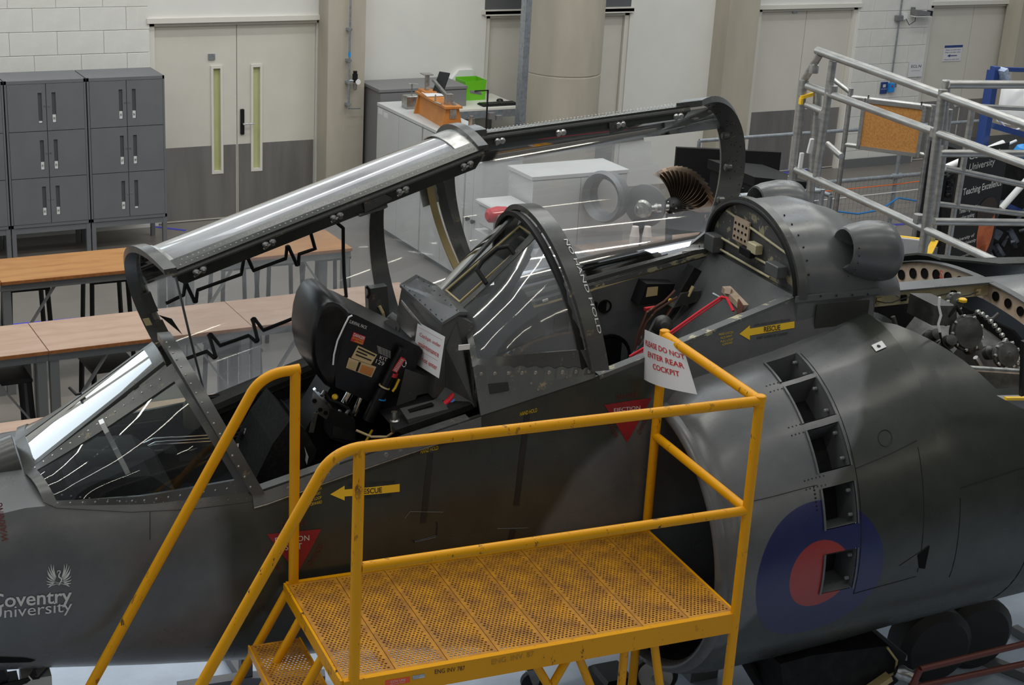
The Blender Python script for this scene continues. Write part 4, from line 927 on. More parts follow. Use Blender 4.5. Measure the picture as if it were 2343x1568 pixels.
# ------------------------------------------------ cockpit tub
def tub(name, s0, s1, depth, mt):
    def f(u, v):
        s = s0+(s1-s0)*u; W, zs, zb, ws = fsec(s); w = ws-.055; zf = zs-depth
        if v < .35: return V((s, -w, zs-.02-(zs-.02-zf)*v/.35))
        if v < .65: return V((s, -w+2*w*(v-.35)/.3, zf))
        return V((s, w, zf+(zs-.02-zf)*(v-.65)/.35))
    return part(name, MB().sheet(f, lin(0, 1, 14), [0, .17, .35, .5, .65, .83, 1], 0), mt, jet)
tub('front_cockpit_tub', -.80, 1.12, .66, 'dark'); tub('rear_cockpit_tub', 1.12, 2.66, .62, 'grey')
part('cockpit_bulkhead', MB().box((1.10, -.46, 1.3), (1.13, .46, 2.0)), 'dark', jet)
part('cockpit_bulkhead', MB().box((-.84, -.30, 1.0), (-.81, .30, 1.60)), 'dark', jet)
def sill(side, s0, s1, w, name, mt, lift=.0, th=.02, n=20):
    def f(u, v): s = s0+(s1-s0)*u; W, zs, zb, ws = fsec(s); return V((s, side*(ws+.004-w*v), zs+lift))
    return part(name, MB().sheet(f, lin(0, 1, n), [0, 1], th, nsign=side*-1), mt, jet)
slc = MB()
for (sd, s0, s1) in ((-1, .06, .98), (1, .06, 1.10)): sill(sd, s0, s1, .055, 'cockpit_sill', 'fr', .002)
for (sd, s0, s1) in ((-1, 1.60, 2.66), (1, 1.60, 2.66)): sill(sd, s0, s1, .05, 'cockpit_sill', 'chip', .002)
# inner lower ledges on the far side (dark rails below the sill)
for dz, w, nm in ((-.10, .12, 'side_console'), (-.22, .17, 'side_console')):
    def f(u, v, dz=dz, w=w): s = .0+1.08*u; W, zs, zb, ws = fsec(s); return V((s, ws-.05-w*v, zs+dz))
    part(nm, MB().sheet(f, lin(0, 1, 10), [0, 1], .03), 'dark', jet)
for k in range(3):
    pts = [V((-.45+x, .37, fsec(-.45+x)[1]-.20-.02*k+(.05 if x > .35 else 0))) for x in (0, .2, .32, .4, .7, 1.0, 1.15)]
    part('interior_pipe', MB().tube(pts, .005, 6), 'bare', jet)
# canopy rail riveted shelf, far sill
def shelf(u, v): s = .02+.62*u; W, zs, zb, ws = fsec(s); return V((s, ws+.02-(.115-.02*u)*v, zs+.03))
sh = part('canopy_rail_shelf', MB().sheet(shelf, [0, .03]+lin(.1, 1, 10), [0, .3, 1], .03), 'fr', jet)
rv = MB()
for k in range(24): rv.rivets([shelf(.03+.04*k, .15), shelf(.03+.04*k, .85)]+([shelf(.03+.02*k, .5), shelf(.04+.02*k, .33), shelf(.04+.02*k, .67)] if k < 9 else []), .006, .005, (0, 0, 1))
part('rivets', rv, 'bare', sh, kind='stuff')
part('latch_block', MB().box((.04, .44, 1.72), (.17, .47, 1.75), bev=.004), 'black', jet)
# front cockpit contents: instrument coaming, glareshield, sight, canister, stick, levers
part('instrument_coaming', MB().prism([(-.72, -.20, 1.45), (-.28, -.22, 1.45), (-.24, -.22, 1.60), (-.34, -.2, 1.68), (-.56, -.2, 1.69), (-.68, -.19, 1.66)], (0, .46, 0)), 'dark', jet)
part('instrument_panel', MB().box((-.27, -.34, 1.15), (-.24, .34, 1.60)), 'black', jet)
for k, (y, z) in enumerate(((-.2, 1.5), (0, 1.5), (.2, 1.5), (-.12, 1.36), (.12, 1.36), (0, 1.24))): part('instrument_dial', MB().lathe((-.24, y, z), (1, 0, 0), [(0, .05), (.012, .05), (.012, .04), (.006, .038)], 18), 'gloss', jet)
part('glareshield_pad', MB().sheet(lambda u, v: V((-.62+.34*u, -.20+.46*v, 1.60+.11*sin(pi*v)**.6-.03*u)), lin(0, 1, 5), lin(0, 1, 11), .02), 'dark', jet, True)
p0 = Tp(232, 965, -.22); p1 = Tp(290, 1078, -.22)
part('gunsight_bracket', MB().beam(p0, (p0+p1)/2, .045, .02, up=V((1, 0, .5))).beam((p0+p1)/2, p1, .06, .02, up=V((1, 0, .5))), 'white', jet, label='white angled gunsight bracket')
p = Tp(443, 950, .33); part('side_canister', MB().lathe((p.x, .36, p.z-.07), (0, 0, 1), [(0, .035), (.01, .042), (.11, .042), (.13, .03)], 18), mat('olive_canister', (.10, .095, .06), .5), jet, True)
part('throttle_lever', MB().tube([(-.02, -.38, 1.5), (.02, -.36, 1.60), (.05, -.33, 1.62)], .011, 8), 'steel', jet)
part('control_column', MB().tube([(.02, 0, 1.15), (.03, 0, 1.38), (.0, 0, 1.47)], [.018, .016, .026], 10), 'black', jet)
for k in range(6):
    part('console_switch', MB().tube([(-.55+.16*k, -.36, 1.52), (-.55+.16*k, -.36, 1.56)], .007, 6), 'bare', jet)
part('left_console', MB().box((-.72, -.42, 1.36), (.10, -.26, 1.50)), 'black', jet); part('right_console', MB().box((-.70, .26, 1.36), (.90, .42, 1.52)), 'black', jet)
random.seed(11)
for k in range(7):
    x = random.uniform(-.35, .35); part('control_box', MB().box((x, .22, 1.50), (x+random.uniform(.05, .12), .30, 1.53+random.uniform(.02, .08)), bev=.006), 'gloss' if k % 2 else 'dark', jet)
part('pilot_handle', MB().tube([(.02, .05, 1.42), (.06, .04, 1.48), (.18, .02, 1.48), (.22, .0, 1.42)], .010, 8), 'steel', jet)
# latches and brackets along the near sill, bright edge strip
for (sx, nm) in ((.20, 0), (.37, 0), (.62, 0)):
    W, zs, zb, ws = fsec(sx); mb = MB().box((sx, -ws-.012, zs-.02), (sx+.03, -ws+.03, zs+.012)).lathe((sx+.045, -ws-.01, zs-.025), (0, -1, 0), [(0, .012), (.01, .010)], 10).lathe((sx-.02, -ws-.01, zs-.035), (0, -1, 0), [(0, .012), (.01, .010)], 10)
    part('canopy_latch', mb, 'steel', jet)
def edge(u, v): s = .03+1.0*u; W, zs, zb, ws = fsec(s); z = zs-.006-.048*v; return V((s, -halfw(s, z)-.006, z))
part('sill_edge_plate', MB().sheet(edge, lin(0, 1, 20), [0, 1], .004), 'grey', jet, True)
def edge2(u, v): s = .03+1.0*u; W, zs, zb, ws = fsec(s); z = zs-.054-.005*v; return V((s, -halfw(s, z)-.009, z))
part('bright_edge_strip', MB().sheet(edge2, lin(0, 1, 20), [0, 1], .006), 'bare', jet, True)
for pts in ([(275, 1035), (335, 1012), (350, 1004), (480, 996), (610, 968)], [(280, 1043), (340, 1020), (356, 1012), (480, 1003), (612, 976)], [(330, 1026), (350, 1018), (482, 1010), (612, 984)]):
    part('interior_pipe', MB().tube([Tp(x, y, .245) for x, y in pts], .004, 6), 'chrome', jet, True)
part('curved_handle', MB().tube([Tp(x, y, .10) for x, y in ((528, 1038), (560, 1034), (578, 1037), (592, 1050))], .007, 8), 'steel', jet, True)
random.seed(17)
for k in range(14):
    x, y = random.uniform(515, 640), random.uniform(985, 1090); a_ = Tp(x, y, .12); b_ = a_+V((random.uniform(-.05, .05), random.uniform(-.04, .04), random.uniform(-.03, .04)))
    part('cockpit_fitting', MB().tube([a_, (a_+b_)/2, b_], random.uniform(.005, .014), 8) if k % 2 else MB().lathe(a_, (.2, -1, .3), [(0, .02), (.012, .022), (.016, .012)], 12), random.choice(['steel', 'dark', 'bare', 'black']), jet, True)
# ------------------------------------------------ rear windscreen and coaming box
arch_frame(A2f, 'windscreen_arch', .085, .025, 'fr', ds=.018)
part('lettering', text(MB(), 'NO HAND HOLD', lambda x, y: A2f(60-44*x, .0285, .038+.018*y)), 'label', jet)
arch_frame(arch(1.57, -.14, .475, 2.085, .575), 'arch_seal', .03, .02, 'black', ds=-.035)
part('arch_rib', MB().tube([A2f(a, .010, .042) for a in range(0, 76, 3)], .011, 8), 'black', jet, True)
c0 = V((1.065, -.115, 2.29)); c1 = V((1.065, .115, 2.29)); d1_ = V((1.455, .105, 2.612)); d0_ = V((1.455, -.105, 2.612))
def rw(u, v): return lerp(lerp(c0, c1, v), lerp(d0_, d1_, v), u)
part('flat_screen_frame', MB().sheet(rw, [0, .06, .94, 1], [0, .14, .86, 1], .022, skip=lambda u, v: .06 < u < .94 and .14 < v < .86), 'fr', jet)
part('screen_gasket', MB().sheet(lambda u, v: rw(u, v)+V((-.004, 0, .005)), [.045, .06, .94, .955], [.11, .14, .86, .89], .006, skip=lambda u, v: .06 < u < .94 and .14 < v < .86), 'brush', jet)
part('flat_screen_glass', MB().sheet(lambda u, v: rw(u, v)+V((.003, 0, -.008)), [.05, .5, .95], [.12, .5, .88], .01), 'glass', jet)
def rq(sd):
    def f(u, v):      # u 0 box .. 1 arch ; v 0 low .. 1 flat screen edge
        top = lerp(c0 if sd < 0 else c1, d0_ if sd < 0 else d1_, u)
        lo0 = V((1.03, sd*.40, 2.115)); lo = lerp(lo0, V((1.58, sd*.50, 2.085)), u)
        am = 76*v; ar = A2f(am if sd < 0 else 180-am); rear = lerp(V((1.58, sd*.50, 2.085)), d0_ if sd < 0 else d1_, v)
        p = lerp(lo, top, v)+(ar-rear)*u**1.3
        b_ = sin(pi*v)*.075*(1-u)**.5*min(1, .2+u*1.5); return p+V((0, sd*b_, b_*.7))
    return f
for sd in (-1, 1):
    f = rq(sd)
    part('side_screen_frame', MB().sheet(f, [0, .05]+lin(.1, .9, 8)+[.96, 1], [0, .06, .12]+lin(.2, .85, 7)+[.94, 1], .012, skip=lambda u, v: .05 < u < .96 and .12 < v < .94, nsign=-sd), 'fr', jet, True)
    part('side_screen_glass', MB().sheet(lambda u, v: f(u, v)+V((0, -sd*.005, -.003)), lin(.04, .97, 12), lin(.10, .95, 9), 0), 'perspex2', jet, True)
# near side skin below the quarter light (scalloped upper edge)
def lowskin(sd):
    def f(u, v):
        s = 1.03+.55*u; W, zs, zb, ws = fsec(s); top = rq(sd)(u, .0); return lerp(V((s, sd*(ws+.002), zs)), top, v)+V((0, sd*.004, .012*abs(sin(u*9*pi)) if v == 1 else 0))
    return f
for sd in (-1, 1): part('side_fairing_skin', MB().sheet(lowskin(sd), lin(0, 1, 40), [0, .5, 1], .012, nsign=-sd), 'fr', jet)
rv = MB(); f = lowskin(-1)
for k in range(9): rv.lathe(f((k+.5)/9, .86)+V((0, -.002, 0)), (0, -1, .1), [(0, .009), (.004, .009), (.005, .005)], 10)
for q in ((.45, .5), (.75, .55), (.5, .25)): rv.lathe(f(*q), (0, -1, .1), [(0, .006), (.004, .006)], 8)
part('fasteners', rv, 'bare', jet, kind='stuff')
# coaming box at the back of the front seat
bx0 = .93
bt = [(.90, 1.93), (1.06, 1.95), (1.075, 2.27), (1.00, 2.31), (.93, 2.27), (.915, 2.17)]
part('coaming_box', MB().prism([(s, -.27, z) for s, z in bt], (0, .54, 0)), 'fr', jet)
part('coaming_side', MB().prism([(.96, -.275, 1.93), (1.04, -.41, 1.935), (1.04, -.40, 2.115), (1.065, -.125, 2.28), (1.0, -.27, 2.29), (.95, -.275, 2.17)], (.0, 0.004, 0)).prism([(.90, -.27, 1.9), (1.04, -.42, 1.93), (1.05, -.40, 2.12), (1.07, -.13, 2.285), (1.06, -.1, 1.95)], (.012, 0, 0)), 'fr', jet)
part('coaming_lid', MB().prism([(.925, -.28, 2.275), (1.005, -.28, 2.318), (1.08, -.20, 2.285), (1.08, .20, 2.285), (1.005, .28, 2.318), (.925, .28, 2.275)], (0, 0, .014)), 'grey', jet)
rv = MB()
for k in range(8): rv.rivets([(.93, -.26+.07*k, 2.296), (1.0, -.26+.07*k, 2.334)], .005, .004, (-.3, 0, 1))
part('rivets', rv, 'black', jet, kind='stuff')
part('panel_groove', MB().beam((.90, -.22, 2.20), (.90, .18, 2.24), .006, .012), 'bare', jet)
tp = Tp(1060, 793, -.42); mb = MB().box((tp.x-.026, -.432, tp.z-.012), (tp.x+.026, -.428, tp.z+.012)); part('asset_label', mb, 'label', jet)
f = lowskin(-1)
pl = MB().sheet(lambda u, v: f(.10+.16*u, .42+.22*v)+V((0, -.006, 0)), [0, 1], [0, 1], .003); part('data_plate', pl, 'black', jet)
# handle on the near edge of the flat screen
hp = [rw(.34, -.02)+V((-.01, -.02, .005)), rw(.36, .10)+V((-.045, 0, .05)), rw(.44, .16)+V((-.05, 0, .06)), rw(.62, .12)+V((-.05, 0, .06)), rw(.70, .04)+V((-.035, 0, .045)), rw(.70, -.04)+V((-.01, -.02, .005))]
part('grab_handle', MB().tube(hp, .011, 10), 'black', jet, True)
# instrument hood seen through the glass, bright tubes
part('rear_instrument_hood', MB().sheet(lambda u, v: V((1.12+.30*u, -.30+.60*v, 2.10+.12*sin(pi*v)+.10*u)), lin(0, 1, 6), lin(0, 1, 11), .015), 'dark', jet, True)
part('rear_head_up_display', MB().beam((1.25, -.02, 2.2), (1.40, -.06, 2.52), .10, .06), 'dark', jet); part('display_glass', MB().beam((1.36, -.09, 2.40), (1.42, -.10, 2.56), .05, .006), 'glassb', jet)
part('mirror', MB().lathe((1.44, -.12, 2.58), (-.6, -.5, .2), [(0, .03), (.03, .034), (.035, .02)], 14), 'chrome', jet, True)
for k in range(3): part('interior_pipe', MB().tube([(1.15+.1*k, -.3+.1*k, 2.05), (1.25+.1*k, -.25+.12*k, 2.10), (1.4, -.2+.1*k, 2.02+.03*k)], .007, 6), 'bare' if k else 'tan', jet)
# ------------------------------------------------ rear cockpit
fw_ = lambda s, z, o=0: V((s, fsec(s)[3]-.057-o, z))
for nm, s0, z0, s1, z1 in (('wall_opening', 1.80, 1.93, 1.88, 2.03),): part(nm, MB().box((s0, .395, z0), (s1, .41, z1)), 'void', jet)
p = Tp(1385, 702, .40); q = Tp(1355, 705, .40)
part('round_wall_opening', MB().lathe((p.x, .41, p.z), (0, -1, 0), [(0, .036), (.012, .036), (.012, .030), (.004, .028)], 24), 'void', jet)
part('square_wall_opening', MB().box((q.x-.03, .39, q.z-.035), (q.x+.025, .41, q.z+.03)), 'void', jet)
p = Tp(1400, 800, .36); part('large_wall_recess', MB().lathe((p.x, .40, p.z-.06), (0, -1, 0), [(0, .13), (.01, .13), (.01, .12), (.003, .11)], 28), 'void', jet)
# sloping rear bulkhead
bk0, bk1 = V((2.66, 0, 2.315)), V((2.18, 0, 1.62))
def bulk(u, v): s = bk0.x+(bk1.x-bk0.x)*u; w = .405+.03*u; return V((s, -w+2*w*v, bk0.z+(bk1.z-bk0.z)*u))
rb_ = part('sloping_bulkhead', MB().sheet(bulk, lin(0, 1, 8), lin(0, 1, 8), .012), 'grey', jet)
rv = MB()
nb_ = (V((-.82, 0, .57)))
for k in range(30):
    rv.rivets([bulk(.33, .03+.032*k)], .0035, .002, nb_)
    if k < 20: rv.rivets([bulk(.05+.045*k, .5), bulk(.05+.045*k, .08), bulk(.05+.045*k, .9), bulk(.05+.045*k, .28)], .0035, .002, nb_)
part('rivets', rv, 'steel', rb_, kind='stuff')
# arched bulkhead face
mb = MB().add([A3f(a*6) for a in range(31)], [tuple(range(31))]); mb.add([A3f(a*6, 0, .02) for a in range(31)], [tuple(range(31))])
af = part('arched_bulkhead', mb, 'chip', jet)
arch_frame(arch(2.68, -.03, .425, 2.315, .335), 'arch_frame_outer', .045, .03, 'fr', ds=.0)
part('arch_seal', MB().tube([A3f(a, .012, -.025) for a in range(0, 181, 6)], .012, 8), 'black', jet, True)
def ab(x, z): return V((2.648, x, z))
for (x0, z0, x1, z1, r, mt) in ((-.33, 2.50, .25, 2.56, .006, 'cream'), (-.30, 2.40, .28, 2.41, .006, 'cream'), (-.20, 2.345, .34, 2.35, .006, 'cream')):
    part('stiffener_rail', MB().tube([ab(x0, z0), ab(x1, z1)], r, 8), mt, jet)
part('bracket_block', MB().box((2.60, .27, 2.33), (2.66, .36, 2.42), bev=.006), 'grey', jet); part('bracket_block', MB().box((2.60, -.33, 2.38), (2.655, -.22, 2.44), bev=.004), 'grey', jet)
part('bracket_block', MB().box((2.615, -.10, 2.43), (2.655, -.02, 2.48), bev=.004), 'cream', jet)
part('perforated_plate', MB().box((2.640, .02, 2.44), (2.65, .16, 2.56)), 'creamp', jet)
rv = MB()
for k in range(12): rv.lathe((2.639, .04+.034*(k % 4), 2.46+.034*(k//4)), (-1, 0, 0), [(0, .007), (.002, .007)], 8)
part('plate_holes', rv, 'void', jet, kind='stuff')
part('switch_block', MB().box((2.61, -.06, 2.40), (2.65, .04, 2.44), bev=.004), 'dark', jet)
# wiring, connectors, red strap
cn = bulk(.18, .42)
part('connector_strip', MB().beam(bulk(.16, .56)+nb_*.02, bulk(.20, .30)+nb_*.02, .05, .03).beam(bulk(.17, .5)+nb_*.03, bulk(.17, .47)+nb_*.06, .03, .03), 'creamp', jet)
for k in range(5):
    o = k*.012
    part('wire_bundle', MB().tube([bulk(.18, .36)+nb_*.04, bulk(.20+o, .26)+nb_*.06, bulk(.40, .17+o)+nb_*.04, bulk(.62, .13+o)+nb_*.03, bulk(.80, .16+o)+nb_*.02], .005, 6), 'cable', jet, True)
part('cable_tie', MB().lathe(bulk(.36, .17)+nb_*.04, (-.5, .3, -.7), [(0, .03), (.03, .03)], 12), 'tan', jet)
for k in range(4):
    o = k*.014
    part('wire_bundle', MB().tube([bulk(.20, .92)+nb_*.02, bulk(.30, .86+o)+nb_*.05, bulk(.62, .84)+nb_*.05, bulk(.85, .72-o)+nb_*.04, bulk(.98, .55-o)+nb_*.03], .005, 6), 'cable', jet, True)
q0, q1 = Tp(1530, 615, .25), Tp(1590, 620, .25)
part('relay_block', MB().beam(Tp(1545, 690, .25), Tp(1590, 612, .25), .07, .05), 'dark', jet); part('tag_plate', MB().beam(Tp(1574, 678, .2), Tp(1586, 655, .2), .022, .006), 'tan', jet)
bx_ = Tp(1490, 668, .30)
part('avionics_box', MB().prism([Tp(1462, 700, .30), Tp(1530, 690, .30), Tp(1545, 650, .30), Tp(1480, 650, .30)], (0, .1, 0)), 'black', jet); part('data_plate', MB().prism([Tp(1478, 680, .298), Tp(1504, 676, .298), Tp(1506, 656, .298), Tp(1482, 658, .298)], (0, .004, 0)), 'tan', jet)
part('oxygen_regulator', MB().lathe(Tp(1512, 745, .22), (-.2, -1, .3), [(0, .05), (.03, .055), (.05, .04), (.07, .02)], 22), 'engine', jet, True)
for pts, c in (([(1545, 665), (1520, 690), (1480, 715), (1462, 760), (1452, 800)], 'cable'), ([(1550, 680), (1500, 712), (1478, 740), (1462, 790)], 'cable'), ([(1500, 730), (1480, 770), (1440, 820)], 'steel')):
    part('hose', MB().tube([Tp(x, y, .18) for x, y in pts], .006, 6), c, jet, True)
part('red_valve', MB().beam(Tp(1475, 708, .2), Tp(1500, 704, .2), .02, .015), 'redp', jet)
part('yellow_cap', MB().lathe(Tp(1533, 688, .2), (0, -1, 0), [(0, .012), (.01, .012)], 10), 'yell', jet)
part('side_fitting', MB().prism([Tp(1540, 705, .2), Tp(1600, 690, .2), Tp(1605, 665, .2), Tp(1560, 672, .2)], (0, .06, 0)), 'engine', jet)
for q0, q1, r, c in (((1085, 742), (1615, 590), .007, 'brush'), ((1090, 728), (1600, 580), .005, 'steel')):
    part('latch_rod', MB().tube([Tp(*q0, .44), Tp(*q1, .40)], r, 8), c, jet)
for x, y in ((1405, 640), (1560, 598), (1240, 690)): part('latch_roller', MB().lathe(Tp(x, y, .43), (1, 0, .25), [(0, .012), (.03, .014), (.035, .008)], 10), 'bare', jet)
# spine fairing aft of the arch
SPT = [(2.69, .43, 2.315, .345), (2.9, .44, 2.31, .36), (3.10, .43, 2.29, .32), (3.28, .36, 2.26, .23), (3.36, .30, 2.22, .16)]
def spine(u, v):
    s = 2.69+.67*u; w, z0, h = tab(SPT, s); a = pi*v; return V((s, -w*cos(a), z0+h*sin(a)**.85 if 0 < v < 1 else z0))
part('spine_fairing', MB().sheet(spine, lin(0, 1, 14), lin(0, 1, 27), .01), 'grey', jet, True)
def spskirt(sd):
    def f(u, v): s = 2.66+.50*u; return V((s, sd*(.432+.008*v-.01*u), 2.335-.045*u-(.06)*v+.05*u*v))
    return f
for sd in (-1, 1):
    part('fairing_lower_skin', MB().sheet(lambda u, v: V((2.64+.50*u, sd*(.452-.02*u), 2.30+.03*v+.0*u)), [0, 1], [0, 1], .008, nsign=-sd), 'grey', jet)
    part('recess_shade_panel', MB().box((2.76, sd*.452-.004, 2.13), (3.06, sd*.452+.004, 2.28)), 'grn', jet)  # same paint as the skin around it; darker green stands in for recess shade
part('spine_side_wall', MB().prism([(2.66, -.445, 2.0), (3.12, -.43, 2.0), (3.12, -.42, 2.29), (2.66, -.445, 2.32)], (0, .86, 0)), 'grey', jet)
rv = MB()
for k in range(5): rv.rivets([(2.69+.09*k, -.448, 2.325-.004*k)], .006, .003, (0, -1, .2))
for k in range(6): p = spine(.04, .08+.06*k); rv.rivets([p+V((0, -.002, .003))], .006, .003, (0, -1, .5))
part('fairing_screws', rv, 'black', jet, kind='stuff')
part('white_edge_mark', MB().tube([spine(.55, .62), spine(.72, .55)+V((0, 0, .003)), spine(.86, .5)+V((0, 0, .003))], .004, 6), 'white', jet)
# air scoops
def scoop(sd):
    c = V((3.06, sd*.40, 2.515)); mb = MB()
    prof = [(-.155, .095), (-.15, .104), (-.10, .126), (-.02, .146), (.06, .150), (.10, .142), (.13, .11), (.14, .06)]
    ax_ = V((1, 0, -.05)).normalized()
    n = 28; vs = []; fs = []
    for h, r in [(-.06, .06), (-.13, .080)]+prof:
        for j in range(n):
            a = 2*pi*j/n; vs.append(c+V((h-.02*cos(a)*0, r*1.0*cos(a)*.92, r*sin(a)*.98-h*.12)))
    for i in range(len(prof)+1):
        for j in range(n): fs.append((i*n+j, i*n+(j+1) % n, (i+1)*n+(j+1) % n, (i+1)*n+j))
    fs.append(tuple(range((len(prof)+1)*n, (len(prof)+2)*n))); mb.add(vs, fs)
    sp = part('air_scoop', mb, 'grey', jet, True)
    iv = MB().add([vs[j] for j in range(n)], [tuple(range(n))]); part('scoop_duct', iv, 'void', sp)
    rv = MB()
    for k in range(8): a = radians(120+k*18) if sd < 0 else radians(60-k*18); rv.rivets([c+V((-.135, .117*cos(a)*.92, .117*sin(a)))], .004, .003, (-.5, cos(a), sin(a)))
    part('rivets', rv, 'black', sp, kind='stuff')
scoop(-1); scoop(1)
# ------------------------------------------------ intake nacelle
NT = [(1.93, .45, 1.22, .735, .66, .66), (1.98, .45, 1.235, .765, .70, .69), (2.10, .45, 1.25, .77, .745, .72), (2.43, .45, 1.27, .76, .79, .735), (2.75, .45, 1.285, .77, .84, .72), (3.10, .45, 1.30, .78, .93, .69), (3.6, .43, 1.30, .79, .92, .66), (4.2, .40, 1.30, .80, .86, .64), (4.6, .40, 1.30, .80, .80, .63), (5.6, .38, 1.32, .72, .74, .58)]
def nac(s, ph, sd=-1, off=0):
    t0, z0, a, bu, bd = tab(NT, s) if s > 1.93 else NT[0][1:]; b_ = bu if ph > 0 else bd; r = radians(ph)
    return V((s, sd*(t0+(a+off)*cos(r)), z0+(b_+off)*sin(r)))
DOORS = [(70, 82), (52, 68), (34.5, 49.5), (16, 29.5), (-7, 8)]
def indoor(s, ph): return 2.435 < s < 2.60 and any(a < ph < b_ for a, b_ in DOORS)
ph_e = sorted(set([x for d in DOORS for x in d]+lin(-90, -12, 15)+[-2, 3, 12, 20, 25, 32, 40, 45, 50.7, 57, 62, 69, 76, 86, 90]))
s_e = [1.93, 1.95, 1.98, 2.02, 2.1, 2.2, 2.3, 2.38, 2.435, 2.52, 2.60, 2.7, 2.8, 2.9, 3.0, 3.05]
for sd in (-1, 1):
    cw = part('intake_cowl', MB().sheet(lambda s, p: nac(s, p, sd), s_e, ph_e, .006, skip=indoor if sd < 0 else None, nsign=-sd), 'nac', jet, True)
    def lip(u, v): a = pi*u; ph = -90+180*v; return nac(1.95, ph, sd, -.03+.03*cos(a)*1.0)+V((-.045*sin(a), 0, 0))
    part('intake_lip', MB().sheet(lip, lin(0, 1, 9), lin(0, 1, 41), 0), 'grey', jet, True)
    def duct(u, v): ph = -90+180*v; return nac(1.95+.75*u, ph, sd, -.06-.10*u)
    part('intake_duct', MB().sheet(duct, lin(0, 1, 6), lin(0, 1, 25), 0), 'dark', jet, True)
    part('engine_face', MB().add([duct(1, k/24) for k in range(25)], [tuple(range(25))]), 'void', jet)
    def body(u, v):
        s = 3.05+2.6*u
        ed = -.56-(s-3.05)*1.0 if s < 3.46 else -.97
        if s > 4.16: ed = 0
        t0, z0, a, bu, bd = tab(NT, s); ce = max(-1, min(1, (-ed-t0)/a)); pm = math.degrees(math.acos(ce)) if s <= 4.16 else 90
        return nac(s, -90+(pm+90)*v, sd)
    us = lin(0, (3.46-3.05)/2.6, 8)+lin((3.52-3.05)/2.6, (4.1595-3.05)/2.6, 7)
    part('rear_fuselage_side', MB().sheet(body, us, lin(0, 1, 25), .012, nsign=-sd), 'nac', jet, True)
    us = lin((4.1605-3.05)/2.6, 1, 8)
    part('rear_fuselage_top', MB().sheet(body, us, lin(0, 1, 25), .012, nsign=-sd), 'nac', jet, True)
# blow-in door wells and hardware
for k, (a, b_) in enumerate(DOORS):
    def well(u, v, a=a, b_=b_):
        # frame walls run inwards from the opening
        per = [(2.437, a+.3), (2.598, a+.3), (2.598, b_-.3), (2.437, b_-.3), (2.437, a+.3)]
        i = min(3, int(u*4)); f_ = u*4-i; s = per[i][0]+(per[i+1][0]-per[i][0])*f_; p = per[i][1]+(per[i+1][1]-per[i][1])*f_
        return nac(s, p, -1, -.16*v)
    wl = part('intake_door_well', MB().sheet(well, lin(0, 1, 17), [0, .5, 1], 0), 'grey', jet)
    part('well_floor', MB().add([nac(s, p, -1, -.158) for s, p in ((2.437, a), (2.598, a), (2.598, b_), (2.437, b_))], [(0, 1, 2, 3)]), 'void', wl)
    for s_, w_ in ((2.432, .010), (2.603, .006)): part('well_edge', MB().sheet(lambda u, v, s_=s_, w_=w_: nac(s_+(v-.5)*w_, a+(b_-a)*u, -1, .004), lin(0, 1, 5), [0, 1], .004), 'grey', wl)
    hz = MB()
    for x in (.2, .8): hz.lathe(nac(2.594, a+(b_-a)*x, -1, -.03), (-1, 0, 0), [(0, .009), (.016, .009), (.02, .005)], 10)
    part('door_hinge', hz, 'steel', wl)
# panel joint lines and rivets on the nacelle
def nline(pts, name='panel_joint', w=.0018):
    pts = [(a[0]+(b_[0]-a[0])*k/5, a[1]+(b_[1]-a[1])*k/5) for a, b_ in zip(pts, pts[1:]) for k in range(5)]+[pts[-1]]
    return part(name, MB().tube([nac(s, p, -1, .0002) for s, p in pts], w, 4), 'dark', jet)
nline([(1.98, 33), (2.1, 32), (2.25, 31.5), (2.42, 31)]); nline([(2.62, p) for p in range(-10, 88, 7)]); nline([(2.95, p) for p in range(-6, 36, 5)]); nline([(2.62, 33), (2.95, 36)]); nline([(2.62, -10), (2.95, -8)])
nline([(3.15, p) for p in range(-12, 20, 4)]); nline([(3.15, 19), (3.5, 22), (4.2, 24)]); nline([(3.6, p) for p in range(-40, 42, 6)])
rv = MB()
for ph in (69, 50.7, 32):
    for k in range(6):
        for j in range(2): p = nac(2.36+.02*k, ph-1.5+3*j, -1, .0); rv.rivets([p], .0045, .003, p-nac(2.36, ph, -1, -.1))
for k in range(7): p = nac(2.40, 31-2.2*k*.6, -1, 0); rv.rivets([p], .006, .003, p-nac(2.4, 30, -1, -.1))
part('rivets', rv, 'black', jet, kind='stuff')
p = nac(2.40, 27.5, -1, .0); 
cvr = [nac(2.80+.035*cos(a*pi/10), 40+2.6*sin(a*pi/10), -1, .001) for a in range(21)]; part('access_cover', MB().tube(cvr, .0022, 4), 'blkt', jet)
# triangular side inlet
q = [nac(2.86, -2, -1, .004), nac(2.995, 2.5, -1, .0), nac(2.985, -4.5, -1, 0)]
part('flush_inlet', MB().prism([nac(2.84, -1.5, -1, .002), nac(2.99, 3.6, -1, .002), nac(2.985, -5, -1, .002)], (0, -.001, 0)), 'grn', jet); part('flush_inlet_mouth', MB().prism([nac(2.93, 1.4, -1, .004), nac(2.99, 3.6, -1, .004), nac(2.985, -5, -1, .004), nac(2.95, -4.0, -1, .004)], (0, -.001, 0)), 'void', jet)
lp = [Tp(1970, 788, -.70), Tp(1982, 803, -.74)]; 
lpn = lambda u, v: nac(2.93+.055*u, 72.5-3.2*v, -1, .003)
part('white_patch', MB().sheet(lpn, [0, .5, 1], [0, .5, 1], .002), 'label', jet); part('patch_screw', MB().lathe(nac(2.955, 70.8, -1, .004), (0, -.3, 1), [(0, .009), (.004, .009)], 10), 'black', jet)
